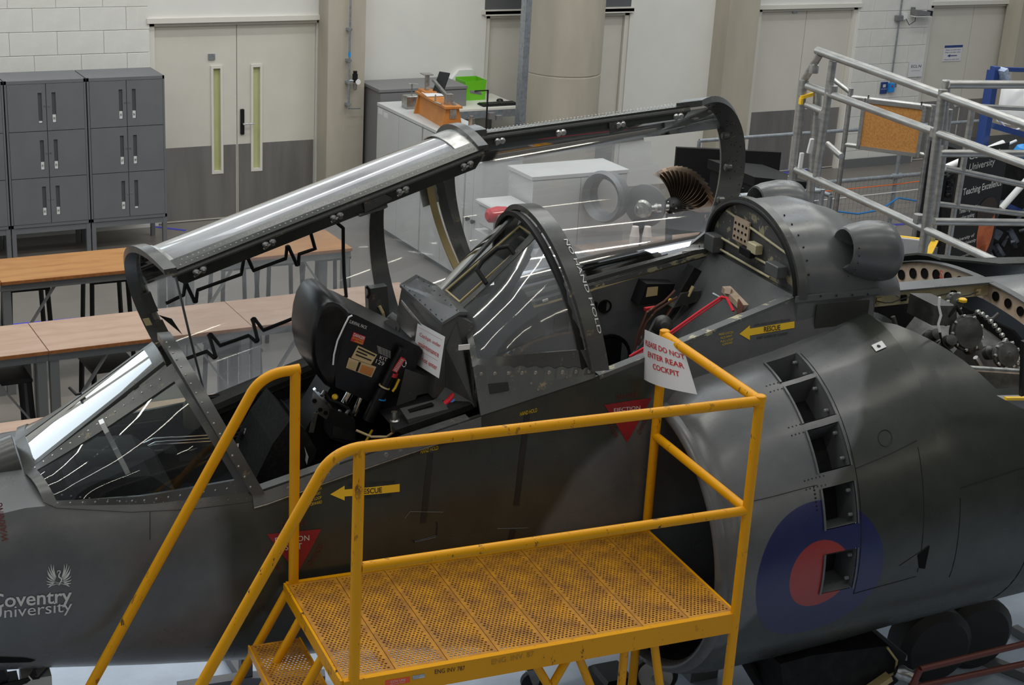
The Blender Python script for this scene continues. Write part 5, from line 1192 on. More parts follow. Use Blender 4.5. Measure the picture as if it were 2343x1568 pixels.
# ------------------------------------------------ engine bay
SR = 4.15
def ribf(u, v):     # transverse rib
    a = pi*(.06+.88*u); r = 1.0; return V((SR, -1.06*cos(a), 1.30+(.88+.0)*sin(a)**.9-.10*v))
HO = [.10+.8*k/17 for k in range(18)]
def spine_top(t): return 1.30+.86*max(0, 1-(abs(t)/1.18)**2.4)**(1/2.4)
def rib2(u, v): t = -1.0+2.0*u; return V((SR, t, spine_top(t)-.005-(.10+.05*abs(t))*v))
rb2 = part('frame_rib', MB().sheet(rib2, lin(0, 1, 41), [0, 1], .02), 'creamp', jet)
for k in range(19):
    t = -.9+.1*k
    if abs(t) < .05: continue
    zc_ = spine_top(t)-.005-(.05+.025*abs(t)); r = .026 if abs(t) < .3 else .030
    rr = part('lightening_hole', MB().lathe((SR-.004, t, zc_), (-1, 0, 0), [(0, r), (.004, r), (.004, r-.005), (.001, r-.006)], 18), 'void', rb2)
part('rib_cap', MB().sheet(lambda u, v: V((SR-.03+.05*v, -1+2*u, spine_top(-1+2*u)+.001)), lin(0, 1, 41), [0, 1], .006), 'grey', jet, True)
for s_, tt in (('S', .35), ('P', -.35)):
    tx = MB(); text(tx, s_, quad_fn((SR-.024, tt, spine_top(tt)-.07), (SR-.024, tt-.03, spine_top(tt)-.075), (SR-.024, tt-.03, spine_top(tt)-.03), (SR-.024, tt, spine_top(tt)-.025))); part('lettering', tx, 'red', jet)
def sbeam(u, v): return V((3.30+.85*u, -.035, 2.175-.005*u-.075*v))
sbm = part('spine_beam', MB().prism([(3.30, -.03, 2.075), (4.15, -.03, 2.085), (4.15, -.03, 2.155), (3.30, -.03, 2.165)], (0, .05, 0)), 'cream', jet)
part('beam_cap', MB().box((3.30, -.06, 2.158), (4.15, .06, 2.168)), 'grey', jet)
for k in range(5): part('cable_clip', MB().box((3.42+.16*k, -.045, 2.10), (3.45+.16*k, -.03, 2.13)), 'dark' if k % 2 else 'tan', jet)
part('harness_wire', MB().tube([(3.32+.05*k, -.048, 2.11+.012*sin(k*1.3)) for k in range(16)], .003, 5), 'blkt', jet)
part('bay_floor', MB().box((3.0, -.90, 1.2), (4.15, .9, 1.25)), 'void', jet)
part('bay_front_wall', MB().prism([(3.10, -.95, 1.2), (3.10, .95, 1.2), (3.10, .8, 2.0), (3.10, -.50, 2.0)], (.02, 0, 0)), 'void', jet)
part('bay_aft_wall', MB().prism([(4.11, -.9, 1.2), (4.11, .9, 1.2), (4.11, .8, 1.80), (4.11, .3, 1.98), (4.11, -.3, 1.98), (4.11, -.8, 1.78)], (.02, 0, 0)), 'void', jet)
part('fan_casing', MB().lathe((3.12, -.05, 1.55), (1, 0, 0), [(0, .47), (.05, .49), (.06, .46), (.18, .46), (.20, .49), (.22, .46), (.34, .455), (.36, .48), (.38, .45)], 48), 'engine', jet, True)
part('engine_core', MB().lathe((3.50, 0, 1.5), (1, 0, 0), [(0, .40), (.2, .38), (.64, .44)], 36), 'engine', jet, True)
gx = V((3.75, -.42, 1.86))
part('gearbox', MB().prism([(3.52, -.52, 1.93), (3.60, -.50, 2.0), (3.85, -.52, 2.0), (4.02, -.60, 1.90), (4.12, -.75, 1.72), (4.12, -.80, 1.55), (3.85, -.72, 1.55), (3.62, -.62, 1.72)], (0, .35, .06)), 'engine', jet, True)
def cover(px, py, t, r, name, n=9):
    c = Tp(px, py, t); cv = part(name, MB().lathe(c, (-.1, -.9, .35), [(0, r*1.1), (.02, r*1.1), (.025, r), (.04, r*.96), (.045, r*.3), (.05, r*.2)], 30), 'engine', jet, True)
    x = V((1, 0, .1)); bt_ = MB()
    ax_ = V((-.1, -.9, .35)).normalized(); e1 = ax_.cross(V((0, 0, 1))).normalized(); e2 = ax_.cross(e1)
    for k in range(n): a = 2*pi*k/n; bt_.lathe(c+ax_*.02+(e1*cos(a)+e2*sin(a))*r*1.03, ax_, [(0, .010), (.012, .010), (.016, .005)], 6)
    part('bolts', bt_, 'bare', cv, kind='stuff')
cover(2207, 762, -.62, .080, 'round_cover'); cover(2297, 812, -.70, .062, 'round_cover'); cover(2180, 690, -.45, .04, 'round_cover', 6)
part('accessory_block', MB().prism([Tp(2132, 745, -.6), Tp(2190, 745, -.6), Tp(2188, 700, -.6), Tp(2140, 700, -.6)], (0, .2, 0)), 'engine', jet)
part('oil_cap', MB().lathe(Tp(2202, 690, -.5), (0, 0, 1), [(0, .022), (.012, .022), (.016, .016)], 14), 'orangestk' if False else 'yell', jet)
random.seed(31)
for k in range(16):
    a = Tp(random.uniform(2040, 2290), random.uniform(715, 800), random.uniform(-.62, -.45)); b_ = a+V((random.uniform(-.10, .10), random.uniform(-.02, .02), random.uniform(-.08, .02)))
    part('engine_pipe', MB().tube([a, a*.5+b_*.5+V((0, 0, random.uniform(-.03, .05))), b_], random.uniform(.006, .013), 8), random.choice(['engine', 'engine', 'dark', 'steel']), jet, True)
for k in range(4): part('actuator', MB().lathe(Tp(2120+45*k, 775+12*k, -.6), (random.uniform(-.5, .5), -.7, .5), [(0, .03), (.03, .036), (.05, .025), (.08, .028), (.09, .012)], 14), 'engine', jet, True)
rv = MB()
for k in range(24):
    a = radians(60+k*9); rv.lathe((3.31, -.05-.475*cos(a), 1.55+.475*sin(a)), (1, 0, 0), [(0, .011), (.02, .011)], 6)
part('casing_bolts', rv, 'bare', jet, kind='stuff')
rv = MB()
for k in range(13):
    f_ = k/12; rv.lathe(Tp(2235+95*f_+8*sin(f_*3), 715+130*f_**1.3, -.68), (0, -1, .5), [(0, .012), (.015, .012), (.02, .006)], 8)
part('casing_bolts', rv, 'bare', jet, kind='stuff')
part('white_hose', MB().tube([Tp(x, y, -.72) for x, y in ((2150, 680), (2148, 700), (2153, 722), (2147, 742), (2150, 760))], .006, 8), 'white', jet, True)
part('black_hose', MB().tube([Tp(x, y, -.72) for x, y in ((2150, 760), (2156, 785), (2175, 805), (2190, 822))], .005, 8), 'black', jet, True)
part('cross_tube', MB().tube([Tp(2205, 842, -.85), Tp(2450, 858, -.85)], .014, 12), 'bare', jet, True); part('drain_tube', MB().tube([Tp(2232, 818, -.8), Tp(2246, 840, -.8)], .012, 10), 'bare', jet)
def flr(u, v): return V((3.47+.68*u, -.97+.20*v, 1.93-.02*u-.09*v))
part('bay_sill', MB().sheet(flr, lin(0, 1, 6), [0, .3, 1], .01), 'creamp', jet)
part('bay_sill_strip', MB().prism([(3.50, -.975, 1.928), (4.15, -.975, 1.905), (4.15, -.955, 1.915), (3.50, -.955, 1.938)], (0, 0, .006)), 'bare', jet)
# hump on top of the rear fuselage
part('wing_root_hump', MB().sheet(lambda u, v: V((4.25+1.1*u, -.05-.30+.6*v, 2.085+.075*sin(pi*v)*sin(pi*min(1, u*1.2+.05)))), lin(0, 1, 8), lin(0, 1, 9), .01), 'grey', jet, True)
nb2 = Tp(2330, 925, -1.18)
part('foot_step', MB().prism([Tp(2280, 905, -1.15), Tp(2420, 902, -1.15), Tp(2420, 935, -1.15), Tp(2320, 925, -1.15)], (0, -.06, 0)), 'steel', jet); part('yellow_step_edge', MB().beam(Tp(2300, 912, -1.22), Tp(2420, 912, -1.22), .02, .012), 'yell', jet)
part('step_post', MB().beam(Tp(2338, 905, -1.24), Tp(2343, 780, -1.24), .02, .02), 'black', jet)
# ------------------------------------------------ canopies
def canopy(st0, st1, th, shift=0.0):
    h0 = V((st0[0], st0[1], st0[2])); h1 = V((st1[0], st1[1], st1[2])); ax_ = (h1-h0).normalized(); R = Matrix.Rotation(-radians(th), 3, ax_)
    def pt(f, al, off=0.0, ds=0.0, raw=None):
        q = [a+(b_-a)*f for a, b_ in zip(st0, st1)]; sb, w_, zs, h, ln = q; a = radians(al)
        p = raw if raw is not None else V((sb+ln*sin(a)+ds, -(w_+off)*cos(a), zs+(h+off)*sin(a)))
        return h0+R@(p-h0)+V((shift, 0, 0))
    return pt
C1 = canopy((.05, .46, 1.672, .45, -.22), (1.50, .52, 2.045, .50, -.14), 66)
C2 = canopy((1.60, .44, 2.085, .52, -.14), (2.66, .38, 2.32, .32, .30), 88, -.10)
def build_canopy(C, st0, st1, name, n_hook, bowmt, notch=None, bk=1.0):
    root = part(name, MB().tube([C(f, 0, -.01) for f in lin(0, 1, 12)], .012, 8), 'fr', jet, True)   # rail seal is the canopy's own mesh
    part('canopy_glass', MB().sheet(lambda f, a: C(f, a), lin(0.03, .97, 41), lin(6, 174, 43), 0, skip=notch), 'perspex', root, True)
    def railpt(f, x, z): q = [a+(b_-a)*f for a, b_ in zip(st0, st1)]; return C(0, 0, raw=V((q[0], -q[1]-.012+x, q[2]+z)))
    # rail beam: closed-position bottom face turns towards the viewer
    mb = MB()
    def rsec(f, k):
        pr = [(0, 0), (.10, 0), (.104, .012), (.095, .03), (.03, .035), (.012, .06), (0, .07), (-.004, .03)]
        e = min(1, min(f, 1-f)/.03+.25); x, z = pr[k % 8]; x *= bk; z *= bk; return railpt(f, x*e if x > .02 else x, z)
    mb.sheet(lambda f, k: rsec(f, int(k)), [0, .01, .03]+lin(.1, .9, 15)+[.97, .99, 1], list(range(9)), 0)
    for f in (0, 1): mb.add([rsec(f, k) for k in range(8)], [tuple(range(8))])
    rl = part('canopy_rail', mb, 'grn', root)
    rv = MB(); nr = C(0, 0, raw=V((st0[0], -st0[1]-1, st0[2])))-C(0, 0, raw=V((st0[0], -st0[1], st0[2])))
    for k in range(56): f = .03+.94*k/55; rv.rivets([railpt(f, -.003, .018), railpt(f+.006, -.002, .048)], .004, .003, nr)
    part('rivets', rv, 'bare', rl, kind='stuff')
    dnv = (railpt(.5, .05, -1)-railpt(.5, .05, 0)).normalized()
    for k in range(n_hook):
        f = .07+.86*k/(n_hook-1); hk = MB()
        for d in (0, .022): hk.lathe(railpt(f+d, .045, 0), dnv, [(0, .016), (.012, .016), (.02, .010), (.03, .010)], 12)
        hk.tube([railpt(f-.008, .06, -.018), railpt(f+.03, .04, -.018)], .006, 8)
        part('latch_bolt', hk, 'bare', root)
    for f in (.60,):
        hk = MB(); a_ = railpt(f, .02, -.004); b_ = railpt(f+.07, .085, -.004); hk.prism([railpt(f, .03, -.004), railpt(f+.07, .03, -.004), railpt(f+.09, .07, -.004), railpt(f, .085, -.004)], dnv*.012)
        part('latch_plate', hk, 'fr', root)
    def bow(f, a0, a1, wd, off, thk, nm, mt):
        return part(nm, MB().sheet(lambda u, v: C(f, a0+(a1-a0)*u, off, (v-.5)*wd), lin(0, 1, 31), [0, 1], thk), mt, root, True)
    bow(0.0, 0, 180, .055, .0, .03, 'front_bow', 'fr'); bow(1.0, 0, 180, .045 if name == 'front_canopy' else .13, .0, .03, 'rear_bow', 'fr' if name == 'front_canopy' else 'fr')
    def hrail(u, v): q = [a+(b_-a)*u for a, b_ in zip(st0, st1)]; return C(0, 0, raw=V((q[0], q[1]-.0, q[2]+.065*v)))
    part('hinge_rail', MB().sheet(hrail, lin(0, 1, 10), [0, 1], .02), 'fr', root)
    return root, railpt
fc_, rp1 = build_canopy(C1, (.05, .46, 1.672, .45, -.22), (1.50, .52, 2.045, .50, -.14), 'front_canopy', 5, 'fr')
rc_, rp2 = build_canopy(C2, (1.60, .44, 2.085, .52, -.14), (2.66, .38, 2.32, .32, .30), 'rear_canopy', 4, 'fr', notch=lambda f, a: f > .70+.07*(a-71)/60 and 64 < a < 131, bk=.62)
# outer skirt strip over the glass edge on the near rail and metal end cap
part('front_edge_cap', MB().sheet(lambda u, v: C1(.0+.035*v, 180*u, .004), lin(0, 1, 31), [0, 1], .004), 'bare', fc_, True)
part('rear_edge_cap', MB().sheet(lambda u, v: C1(.93+.07*v, 110*u, .005), lin(0, 1, 21), [0, 1], .004), 'bare', fc_, True)
part('rear_bow_seal', MB().sheet(lambda u, v: C1(.965, 20+150*u, -.035, (v-.5)*.035), lin(0, 1, 25), [0, 1], .025), 'brush', fc_, True)
# inner bow with foot and brace
ib = MB().sheet(lambda u, v: C1(.785-.11*u, 96+76*u, -.025, (v-.5)*(.065+.035*u)), lin(0, 1, 19), [0, 1], .025); part('inner_bow', ib, 'fr', fc_, True)
k1 = C1(.785, 98, -.03); k0 = rp1(.64, .10, .0); km = (k0+k1)/2+V((.05, 0, .012))
part('bow_brace', MB().tube([rp1(.58, .10, 0), rp1(.66, .105, .01), C1(.765, 94, -.03), k1], [.014, .022, .034, .034], 8, flat=.6), 'fr', fc_, True)
ft = Tp(870, 700, .40)
part('bow_foot', MB().prism([Tp(842, 662, .40), Tp(886, 655, .40), Tp(894, 752, .40), Tp(845, 752, .40)], (0, .05, 0)), 'fr', fc_); part('foot_cable', MB().tube([Tp(868, 700, .39), Tp(876, 716, .38), Tp(882, 735, .38)], [.008, .008, .004], 8), 'tan', fc_)
part('foot_hook', MB().tube([Tp(838, 655, .39), Tp(844, 662, .39), Tp(845, 672, .39), Tp(840, 682, .39)], .007, 8), 'black', fc_)
part('stay_rod', MB().tube([rp1(.01, .03, 0), (rp1(.01, .03, 0)+C1(.02, 165))/2+V((.015, 0, -.02)), C1(.03, 168)], .006, 8), 'steel', fc_)
# detonating cord
def cordline(pts, nm='detonating_cord', off=-.006):
    P_ = []
    for (f, a) in pts: P_.append(C1(f, a, off))
    Q = []
    for a, b_ in zip(P_, P_[1:]):
        Q += [a, lerp(a, b_, .2), lerp(a, b_, .8)]
    return part(nm, MB().tube(Q+[P_[-1]], .0088, 8), 'black', fc_, True)
cordline([(0.07, 109.9), (0.128, 108.7), (0.145, 101.9), (0.147, 101.9), (0.151, 115.3), (0.155, 115.4), (0.172, 108.9), (0.313, 109.1), (0.342, 97.0), (0.346, 97.4), (0.352, 109.5), (0.459, 109.5), (0.474, 102.4), (0.478, 102.8), (0.485, 115.8), (0.49, 115.8), (0.503, 109.9), (0.556, 110.2), (0.556, 97)])
cordline([(0.037, 144.8), (0.112, 144.9), (0.121, 150.1), (0.127, 149.9), (0.145, 136.2), (0.151, 136.4), (0.158, 144.4), (0.252, 144.6), (0.262, 149.5), (0.269, 149.3), (0.288, 136.3), (0.294, 136.5), (0.301, 144.6), (0.412, 144.1), (0.42, 148.8), (0.426, 148.6), (0.445, 135.6), (0.453, 135.9), (0.46, 143.7), (0.523, 143.9), (0.59, 142.6), (.615, 130), (.64, 117), (0.66, 104.1), (0.637, 97)])
# small brackets on the front bow inner edge
for a0, a1 in ((98, 112), (118, 134), (146, 156)):
    part('bow_bracket', MB().sheet(lambda u, v: C1(.012+.03*v, a0+(a1-a0)*u, -.02), lin(0, 1, 5), [0, 1], .012), 'fr', fc_)
part('rescue_tag', MB().sheet(lambda u, v: C1(.0, 113+5*u, -.034, (v-.5)*.03), [0, 1], [0, 1], .003), 'tan', fc_); part('rescue_tag', MB().sheet(lambda u, v: C1(.0, 130+6*u, -.034, (v-.5)*.03), [0, 1], [0, 1], .003), 'tan', fc_)
part('shackle', MB().prism([C1(.04, 113, -.05), C1(.07, 119, -.04), C1(.075, 131, -.03), C1(.06, 121, -.06)], (.0, .006, 0)), 'black', fc_)
part('corner_gusset', MB().prism([Tp(x, y, .44) for x, y in ((1500, 604), (1650, 566), (1652, 520), (1618, 530), (1580, 560))], (0, .02, 0)), 'grey', rc_)
# rear bow lugs on rear canopy
for a in (70, 100, 128): part('bow_lug', MB().lathe(C2(.985, a, -.03), (-1, 0, 0), [(0, .02), (.03, .02), (.035, .012)], 10), 'fr', rc_)
rv = MB()
for k in range(60): p = C2(1.0, 25+random.uniform(0, 145), .0, random.uniform(-.04, .04)); rv.rivets([p+V((0, -.031, 0))], .004, .003, (-.2, -1, 0))
part('rivets', rv, 'black', rc_, kind='stuff')
# ------------------------------------------------ markings on the fuselage side
def SK(px, py):
    p = Tp(px, py, -.55)
    for _ in range(8): p = Tp(px, py, -max(.2, halfw(p.x, min(p.z, fsec(p.x)[1]))))
    return p
def skinfn(bl, br, tr, tl, off=.003):
    q = [SK(*p) for p in (bl, br, tr, tl)]
    def fn(x, y):
        p = lerp(lerp(q[0], q[1], x), lerp(q[3], q[2], x), y); return onfus(p.x, p.z, off)
    return fn
def skintext(s_, bl, br, tr, tl, mt, bold=False, off=.004): part('lettering', text(MB(), s_, skinfn(bl, br, tr, tl, off), bold), mt, jet)
def skinpoly(pts, mt, name='painted_mark', off=.003, n=6):
    # fan-subdivided polygon hugging the skin
    q = [SK(*p) for p in pts]; c = sum(q, V((0, 0, 0)))/len(q); mb = MB()
    for i in range(len(q)):
        a, b_ = q[i], q[(i+1) % len(q)]
        for k in range(n):
            for j in range(n):
                def g(u, v): p = lerp(c, lerp(a, b_, v), u); return onfus(p.x, p.z, off)
                mb.add([g(k/n, j/n), g((k+1)/n, j/n), g((k+1)/n, (j+1)/n), g(k/n, (j+1)/n)], [(0, 1, 2, 3)])
    return part(name, mb, mt, jet)
def skinline(pts, mt, w=.002, name='panel_joint', n=8):
    P_ = []
    q = [SK(*p) for p in pts]
    for a, b_ in zip(q, q[1:]):
        for k in range(n): p = lerp(a, b_, k/n); P_.append(onfus(p.x, p.z, .0015))
    P_.append(onfus(q[-1].x, q[-1].z, .0015)); return part(name, MB().tube(P_, w, 4), mt, jet)
skinpoly([(610, 1222), (735, 1210), (680, 1312)], 'redsign', 'warning_triangle')
skintext('EJECTION', (629, 1246), (707, 1240), (707, 1224), (629, 1230), 'whitet'); skintext('SEAT', (652, 1259), (690, 1256), (690, 1242), (652, 1245), 'whitet')
skintext('DANGER', (643, 1207), (703, 1201), (703, 1190), (643, 1196), 'redt'); skintext('DANGER', (705, 1288), (733, 1240), (741, 1247), (713, 1296), 'redt'); skintext('DANGER', (606, 1262), (634, 1307), (642, 1302), (615, 1256), 'redt')
skinpoly([(1382, 926), (1490, 910), (1434, 1012)], 'redsign', 'warning_triangle')
skintext('EJECTION', (1404, 945), (1464, 939), (1464, 928), (1404, 934), 'whitet'); skintext('SEAT', (1420, 962), (1450, 958), (1450, 947), (1420, 951), 'whitet')
skintext('DANGER', (1409, 914), (1459, 908), (1459, 897), (1409, 903), 'redt'); skintext('DANGER', (1456, 988), (1476, 950), (1484, 954), (1464, 994), 'redt'); skintext('DANGER', (1384, 960), (1408, 1003), (1415, 998), (1391, 956), 'redt')
def arrow(tip, ht, hb, s0t, s0b, s1t, s1b):
    q = [tip, ht, s0t, s1t, s1b, s0b, hb]
    skinpoly([tip, ht, hb], 'yell', 'rescue_arrow', .003, 3); skinpoly([s0t, s1t, s1b, s0b], 'yell', 'rescue_arrow', .003, 4)
arrow((755, 1131), (788, 1111), (788, 1145), (787, 1120), (787, 1136), (914, 1107), (914, 1125))
skintext('RESCUE', (822, 1130), (873, 1126), (873, 1114), (822, 1118), 'blkt', True, .006)
skintext('EXPLOSIVE CANOPY RELEASE', (797, 1112), (904, 1105), (904, 1098), (797, 1105), 'blkt'); skintext('KEEP CLEAR OF CANOPY', (808, 1142), (896, 1136), (896, 1130), (808, 1136), 'blkt')
for s_, x0, x1, y in (('PRESS CATCH', 700, 735, 1127), ('FACE AWAY', 703, 733, 1138), ('PULL LOOP', 703, 735, 1148), ('FORWARD', 707, 736, 1158)): skintext(s_, (x0, y), (x1, y-7), (x1, y-14), (x0, y-7), 'yelt')
arrow((1691, 764), (1715, 744), (1715, 778), (1714, 752), (1714, 768), (1817, 735), (1817, 750))
skintext('RESCUE', (1747, 759), (1784, 754), (1784, 742), (1747, 747), 'blkt', True, .006)
skintext('EXPLOSIVE CANOPY RELEASE', (1725, 747), (1808, 733), (1808, 728), (1725, 742), 'blkt'); skintext('KEEP CLEAR OF CANOPY', (1731, 776), (1803, 765), (1803, 759), (1731, 770), 'blkt')
for s_, x0, x1, y in (('PRESS CATCH', 1644, 1676, 768), ('FACE AWAY', 1648, 1674, 776), ('PULL LOOP', 1648, 1676, 784), ('FORWARD', 1652, 1675, 791)): skintext(s_, (x0, y), (x1, y-6), (x1, y-11), (x0, y-5), 'yelt')
skintext('HAND HOLD', (962, 1038), (1002, 1028), (1002, 1019), (962, 1029), 'yelt'); skintext('HAND HOLD', (1189, 952), (1228, 942), (1228, 933), (1189, 943), 'yelt')
def strip(p, q, w):
    (x0, y0), (x1, y1) = p, q; n = 6
    skinpoly([(x0-w/2, y0), (x0+w/2, y0), ((x0+x1)/2+w/2, (y0+y1)/2), (x1+w/2, y1), (x1-w/2, y1), ((x0+x1)/2-w/2, (y0+y1)/2)], 'blkt', 'hand_hold_slot', .002, 4)
strip((985, 1037), (968, 1197), 13); strip((1206, 947), (1181, 1157), 13); strip((1174, 1212), (1166, 1244), 13)
skinline([(926, 1186), (938, 1171), (1014, 1172)], 'steel', .001); skinline([(998, 1195), (1000, 1200), (998, 1226), (948, 1240), (944, 1236)], 'blkt', .003); skinline([(950, 1241), (998, 1229)], 'steel', .0015); skinline([(1138, 1210), (1208, 1208)], 'steel', .001)
skinline([(100, 1150), (128, 1162), (300, 1172), (440, 1165), (560, 1150), (600, 1145)], 'blkt', .0015); skinline([(343, 1170), (343, 1235)], 'blkt', .0012)
skinline([(560, 1560), (1200, 1300)], 'blkt', .001) if False else None
rv = MB()
for k in range(22): p = Tp(128+21*k, 1152+14*sin(pi*k/21)-.2*k, -.5); rv.rivets([onfus(p.x, p.z, .001)], .004, .002, (0, -1, 0))
part('screws', rv, 'steel', jet, kind='stuff')
# university wordmark and bird emblem
skintext('Coventry', (-24, 1402), (164, 1387), (164, 1344), (-24, 1359), 'whitet', True); skintext('University', (-24, 1425), (165, 1406), (165, 1372), (-24, 1391), 'whitet')
def emb(x, y): p = SK(102+65*x, 1344-54*y-3*x); return onfus(p.x, p.z, .004)
em = MB()
def stroke(pts, w):
    n = len(pts)
    for i in range(n-1):
        (x0, y0), (x1, y1) = pts[i], pts[i+1]; dx, dy = x1-x0, y1-y0; L = sqrt(dx*dx+dy*dy) or 1; a = w[i]/2; b_ = w[i+1]/2; nx_, ny_ = -dy/L, dx/L
        em.add([emb(x0+nx_*a, y0+ny_*a), emb(x0-nx_*a, y0-ny_*a), emb(x1-nx_*b_, y1-ny_*b_), emb(x1+nx_*b_, y1+ny_*b_)], [(0, 1, 2, 3)])
for sd in (-1, 1):
    for k in range(9):
        a = 88-k*11.5 if k < 5 else 42-(k-4)*16; L = (.52, .60, .58, .52, .50, .46, .44, .42, .38)[k]; L = L*1.02; bx_, by_ = .5+sd*(.10+.01*k), .42-.035*k
        ex, ey = .5+sd*(.10+L*cos(radians(a))*.78+.07*(k < 4)), by_+L*sin(radians(a)); mx, my = (bx_+ex)/2+sd*.07, (by_+ey)/2-.05
        pts = [(bx_+(mx-bx_)*2*t*(1-t)+(ex-bx_)*t*t, by_+(my-by_)*2*t*(1-t)+(ey-by_)*t*t) for t in lin(0, 1, 7)]; stroke(pts, [.015, .035, .045, .045, .035, .022, .004])
stroke([(.44, .60), (.46, .68), (.53, .69), (.55, .62), (.50, .52), (.50, .42), (.58, .36), (.60, .28), (.54, .18), (.50, .05)], [.01, .03, .03, .035, .04, .05, .05, .05, .04, .01])
for sd in (-1, 1): stroke([(.5, .10), (.5+sd*.10, .14), (.5+sd*.20, .08), (.5+sd*.33, .10), (.5+sd*.42, .16)], [.02, .02, .02, .018, .004]); stroke([(.5, .16), (.5+sd*.12, .22), (.5+sd*.24, .18), (.5+sd*.38, .24)], [.02, .018, .016, .004])
part('bird_emblem', em, 'whitet', jet)
skintext('WARNING', (20, 1238), (5, 1150), (-12, 1150), (3, 1238), 'redt', True)
def lowfn(px, py): p = Tp(px, py, -.42); return onfus(p.x, max(fsec(p.x)[2]+.012, p.z), .004)
hq = [lowfn(x, y) for x, y in ((-60, 1500), (0, 1500), (55, 1503), (82, 1510), (70, 1518), (0, 1520), (-60, 1520))]
part('nose_hatch', MB().add(hq, [tuple(range(7))]), 'void', jet)
# ================================================================== EJECTION SEAT (stands in the front cockpit)
st = thing('ejection_seat', 'black ejection seat with red and white labels in the front cockpit', 'seat', (.45, 0, 1.12), None, 'A')
def sprism(poly, t0, t1, nm, mt, smooth=False, par=None): return part(nm, MB().prism([(s, t0, z) for s, z in poly], (0, t1-t0, 0)), mt, par or st, smooth)
hb = sprism([(.50, 2.345), (.56, 2.325), (.86, 2.15), (.87, 2.13), (.77, 1.86), (.74, 1.85), (.47, 2.00), (.465, 2.2)], -.195, .155, 'head_box', 'gloss')
def pillow(px, t0, t1, nm, mt, e=.03, sc_=.90):
    q = [Tp(x, y, t0) for x, y in px]; q = [V((p.x, 0, p.z)) for p in q]; c = sum(q, V((0, 0, 0)))/len(q); mb = MB(); n = len(q); vs = []; fs = []
    for t, k in ((t0, sc_-.04), (t0+e*.3, sc_+.05), (t0+e, 1), (t1-e, 1), (t1-e*.3, sc_+.05), (t1, sc_-.04)): vs += [c+(p-c)*k+V((0, t, 0)) for p in q]
    for i in range(5):
        for j in range(n): fs.append((i*n+j, i*n+(j+1) % n, (i+1)*n+(j+1) % n, (i+1)*n+j))
    fs += [tuple(range(n))[::-1], tuple(range(5*n, 6*n))]; mb.add(vs, fs); return part(nm, mb, mt, st, True)
pillow([(750, 690), (738, 700), (727, 720), (719, 750), (715, 785), (716, 815), (722, 845), (733, 868), (748, 886), (764, 895), (768, 870), (775, 830), (786, 780), (800, 735), (806, 722), (795, 708), (778, 694), (762, 688)], -.205, .15, 'headrest', 'gloss')
part('edge_piping', MB().tube([Tp(x, y, -.212) for x, y in ((806, 722), (798, 726), (788, 745), (772, 780), (764, 812), (762, 835))], .004, 6), 'paper', st, True)
part('top_rail', MB().beam(Tp(748, 694, -.12), Tp(905, 795, -.12), .03, .03).beam(Tp(775, 706, -.14), Tp(800, 728, -.14), .012, .014), 'gloss', st)
def lab(quad, mt, nm='label', t=-.199, lines=None, lm='blkt'):
    q = [Tp(x, y, t) for x, y in quad]; L = part(nm, MB().prism(q, (0, .003, 0)), mt, hb)
    for (s_, x0, x1, y0, y1, m_) in lines or []:
        mb = MB(); g = quad_fn(*q)
        if s_: text(mb, s_, lambda x, y: g(x0+(x1-x0)*x, y0+(y1-y0)*y)+V((0, -.003, 0)), True)
        else: mb.add([g(x0, y0)+V((0, -.002, 0)), g(x1, y0)+V((0, -.002, 0)), g(x1, y1)+V((0, -.002, 0)), g(x0, y1)+V((0, -.002, 0))], [(0, 1, 2, 3)])
        part('lettering' if s_ else 'printed_band', mb, m_, st)
lab(((802, 780), (830, 790), (837, 771), (809, 760)), 'redp', 'danger_label', lines=[('DANGER', .05, .95, .60, .95, 'whitet'), ('DO NOT FOUL', .05, .95, .33, .52, 'yelt'), ('HARNESS', .3, .95, .06, .24, 'yelt')])
lab(((804, 819), (849, 835), (863, 812), (819, 791)), 'tan', 'data_plate', lines=[(None, .06, .94, .78, .9, 'dark'), (None, .06, .6, .55, .65, 'dark'), (None, .1, .9, .3, .4, 'dark')])
lab(((792, 842), (850, 864), (861, 840), (799, 819)), 'tan', 'data_plate', lines=[(None, .05, .3, .1, .75, 'brush'), (None, .36, .44, .05, .95, 'dark'), (None, .5, .95, .1, .8, 'orange')])
def stext(s_, q, m_='whitet'): g = quad_fn(*[Tp(x, y, -.2) for x, y in q]); part('lettering', text(MB(), s_, g), m_, st)
stext('SURVIVAL PACK', ((798, 739), (838, 754), (841, 747), (801, 732))); stext('KIT', ((868, 822), (885, 828), (887, 820), (870, 814))); stext('129', ((859, 831), (877, 838), (880, 829), (862, 822)))
for k in range(5): stext('CONNECT AND CHECK LINE', ((862+.8*k, 793+3.6*k), (893, 806+3.6*k), (894, 804+3.6*k), (863+.8*k, 791+3.6*k)))
gun = part('ejection_gun_tube', MB().tube([Tp(922, 798, -.22), Tp(876, 892, -.22)], .022, 14).tube([Tp(876, 890, -.22), Tp(842, 962, -.22)], .028, 14), 'gloss', st, True)
part('red_tag', MB().prism([Tp(x, y, -.245) for x, y in ((898, 849), (908, 854), (928, 822), (918, 817))], (0, .01, 0)), 'redp', st)
g = quad_fn(*[Tp(x, y, -.248) for x, y in ((899, 848), (919, 818), (926, 822), (907, 853))])
for k, s_ in enumerate(('REMOVE', 'BEFORE', 'FLIGHT')): part('lettering', text(MB(), s_, lambda x, y, k=k: g(.05+.9*x, .70-.33*k+.24*y), True), 'whitet', st)
part('red_ring', MB().lathe(Tp(900, 852, -.22), Tp(896, 862, -.22)-Tp(900, 852, -.22), [(0, .024), (.018, .024)], 14), 'redp', st)
part('ring_collar', MB().lathe(Tp(880, 884, -.22), Tp(876, 892, -.22)-Tp(880, 884, -.22), [(0, .027), (.006, .027)], 14), 'tan', st)
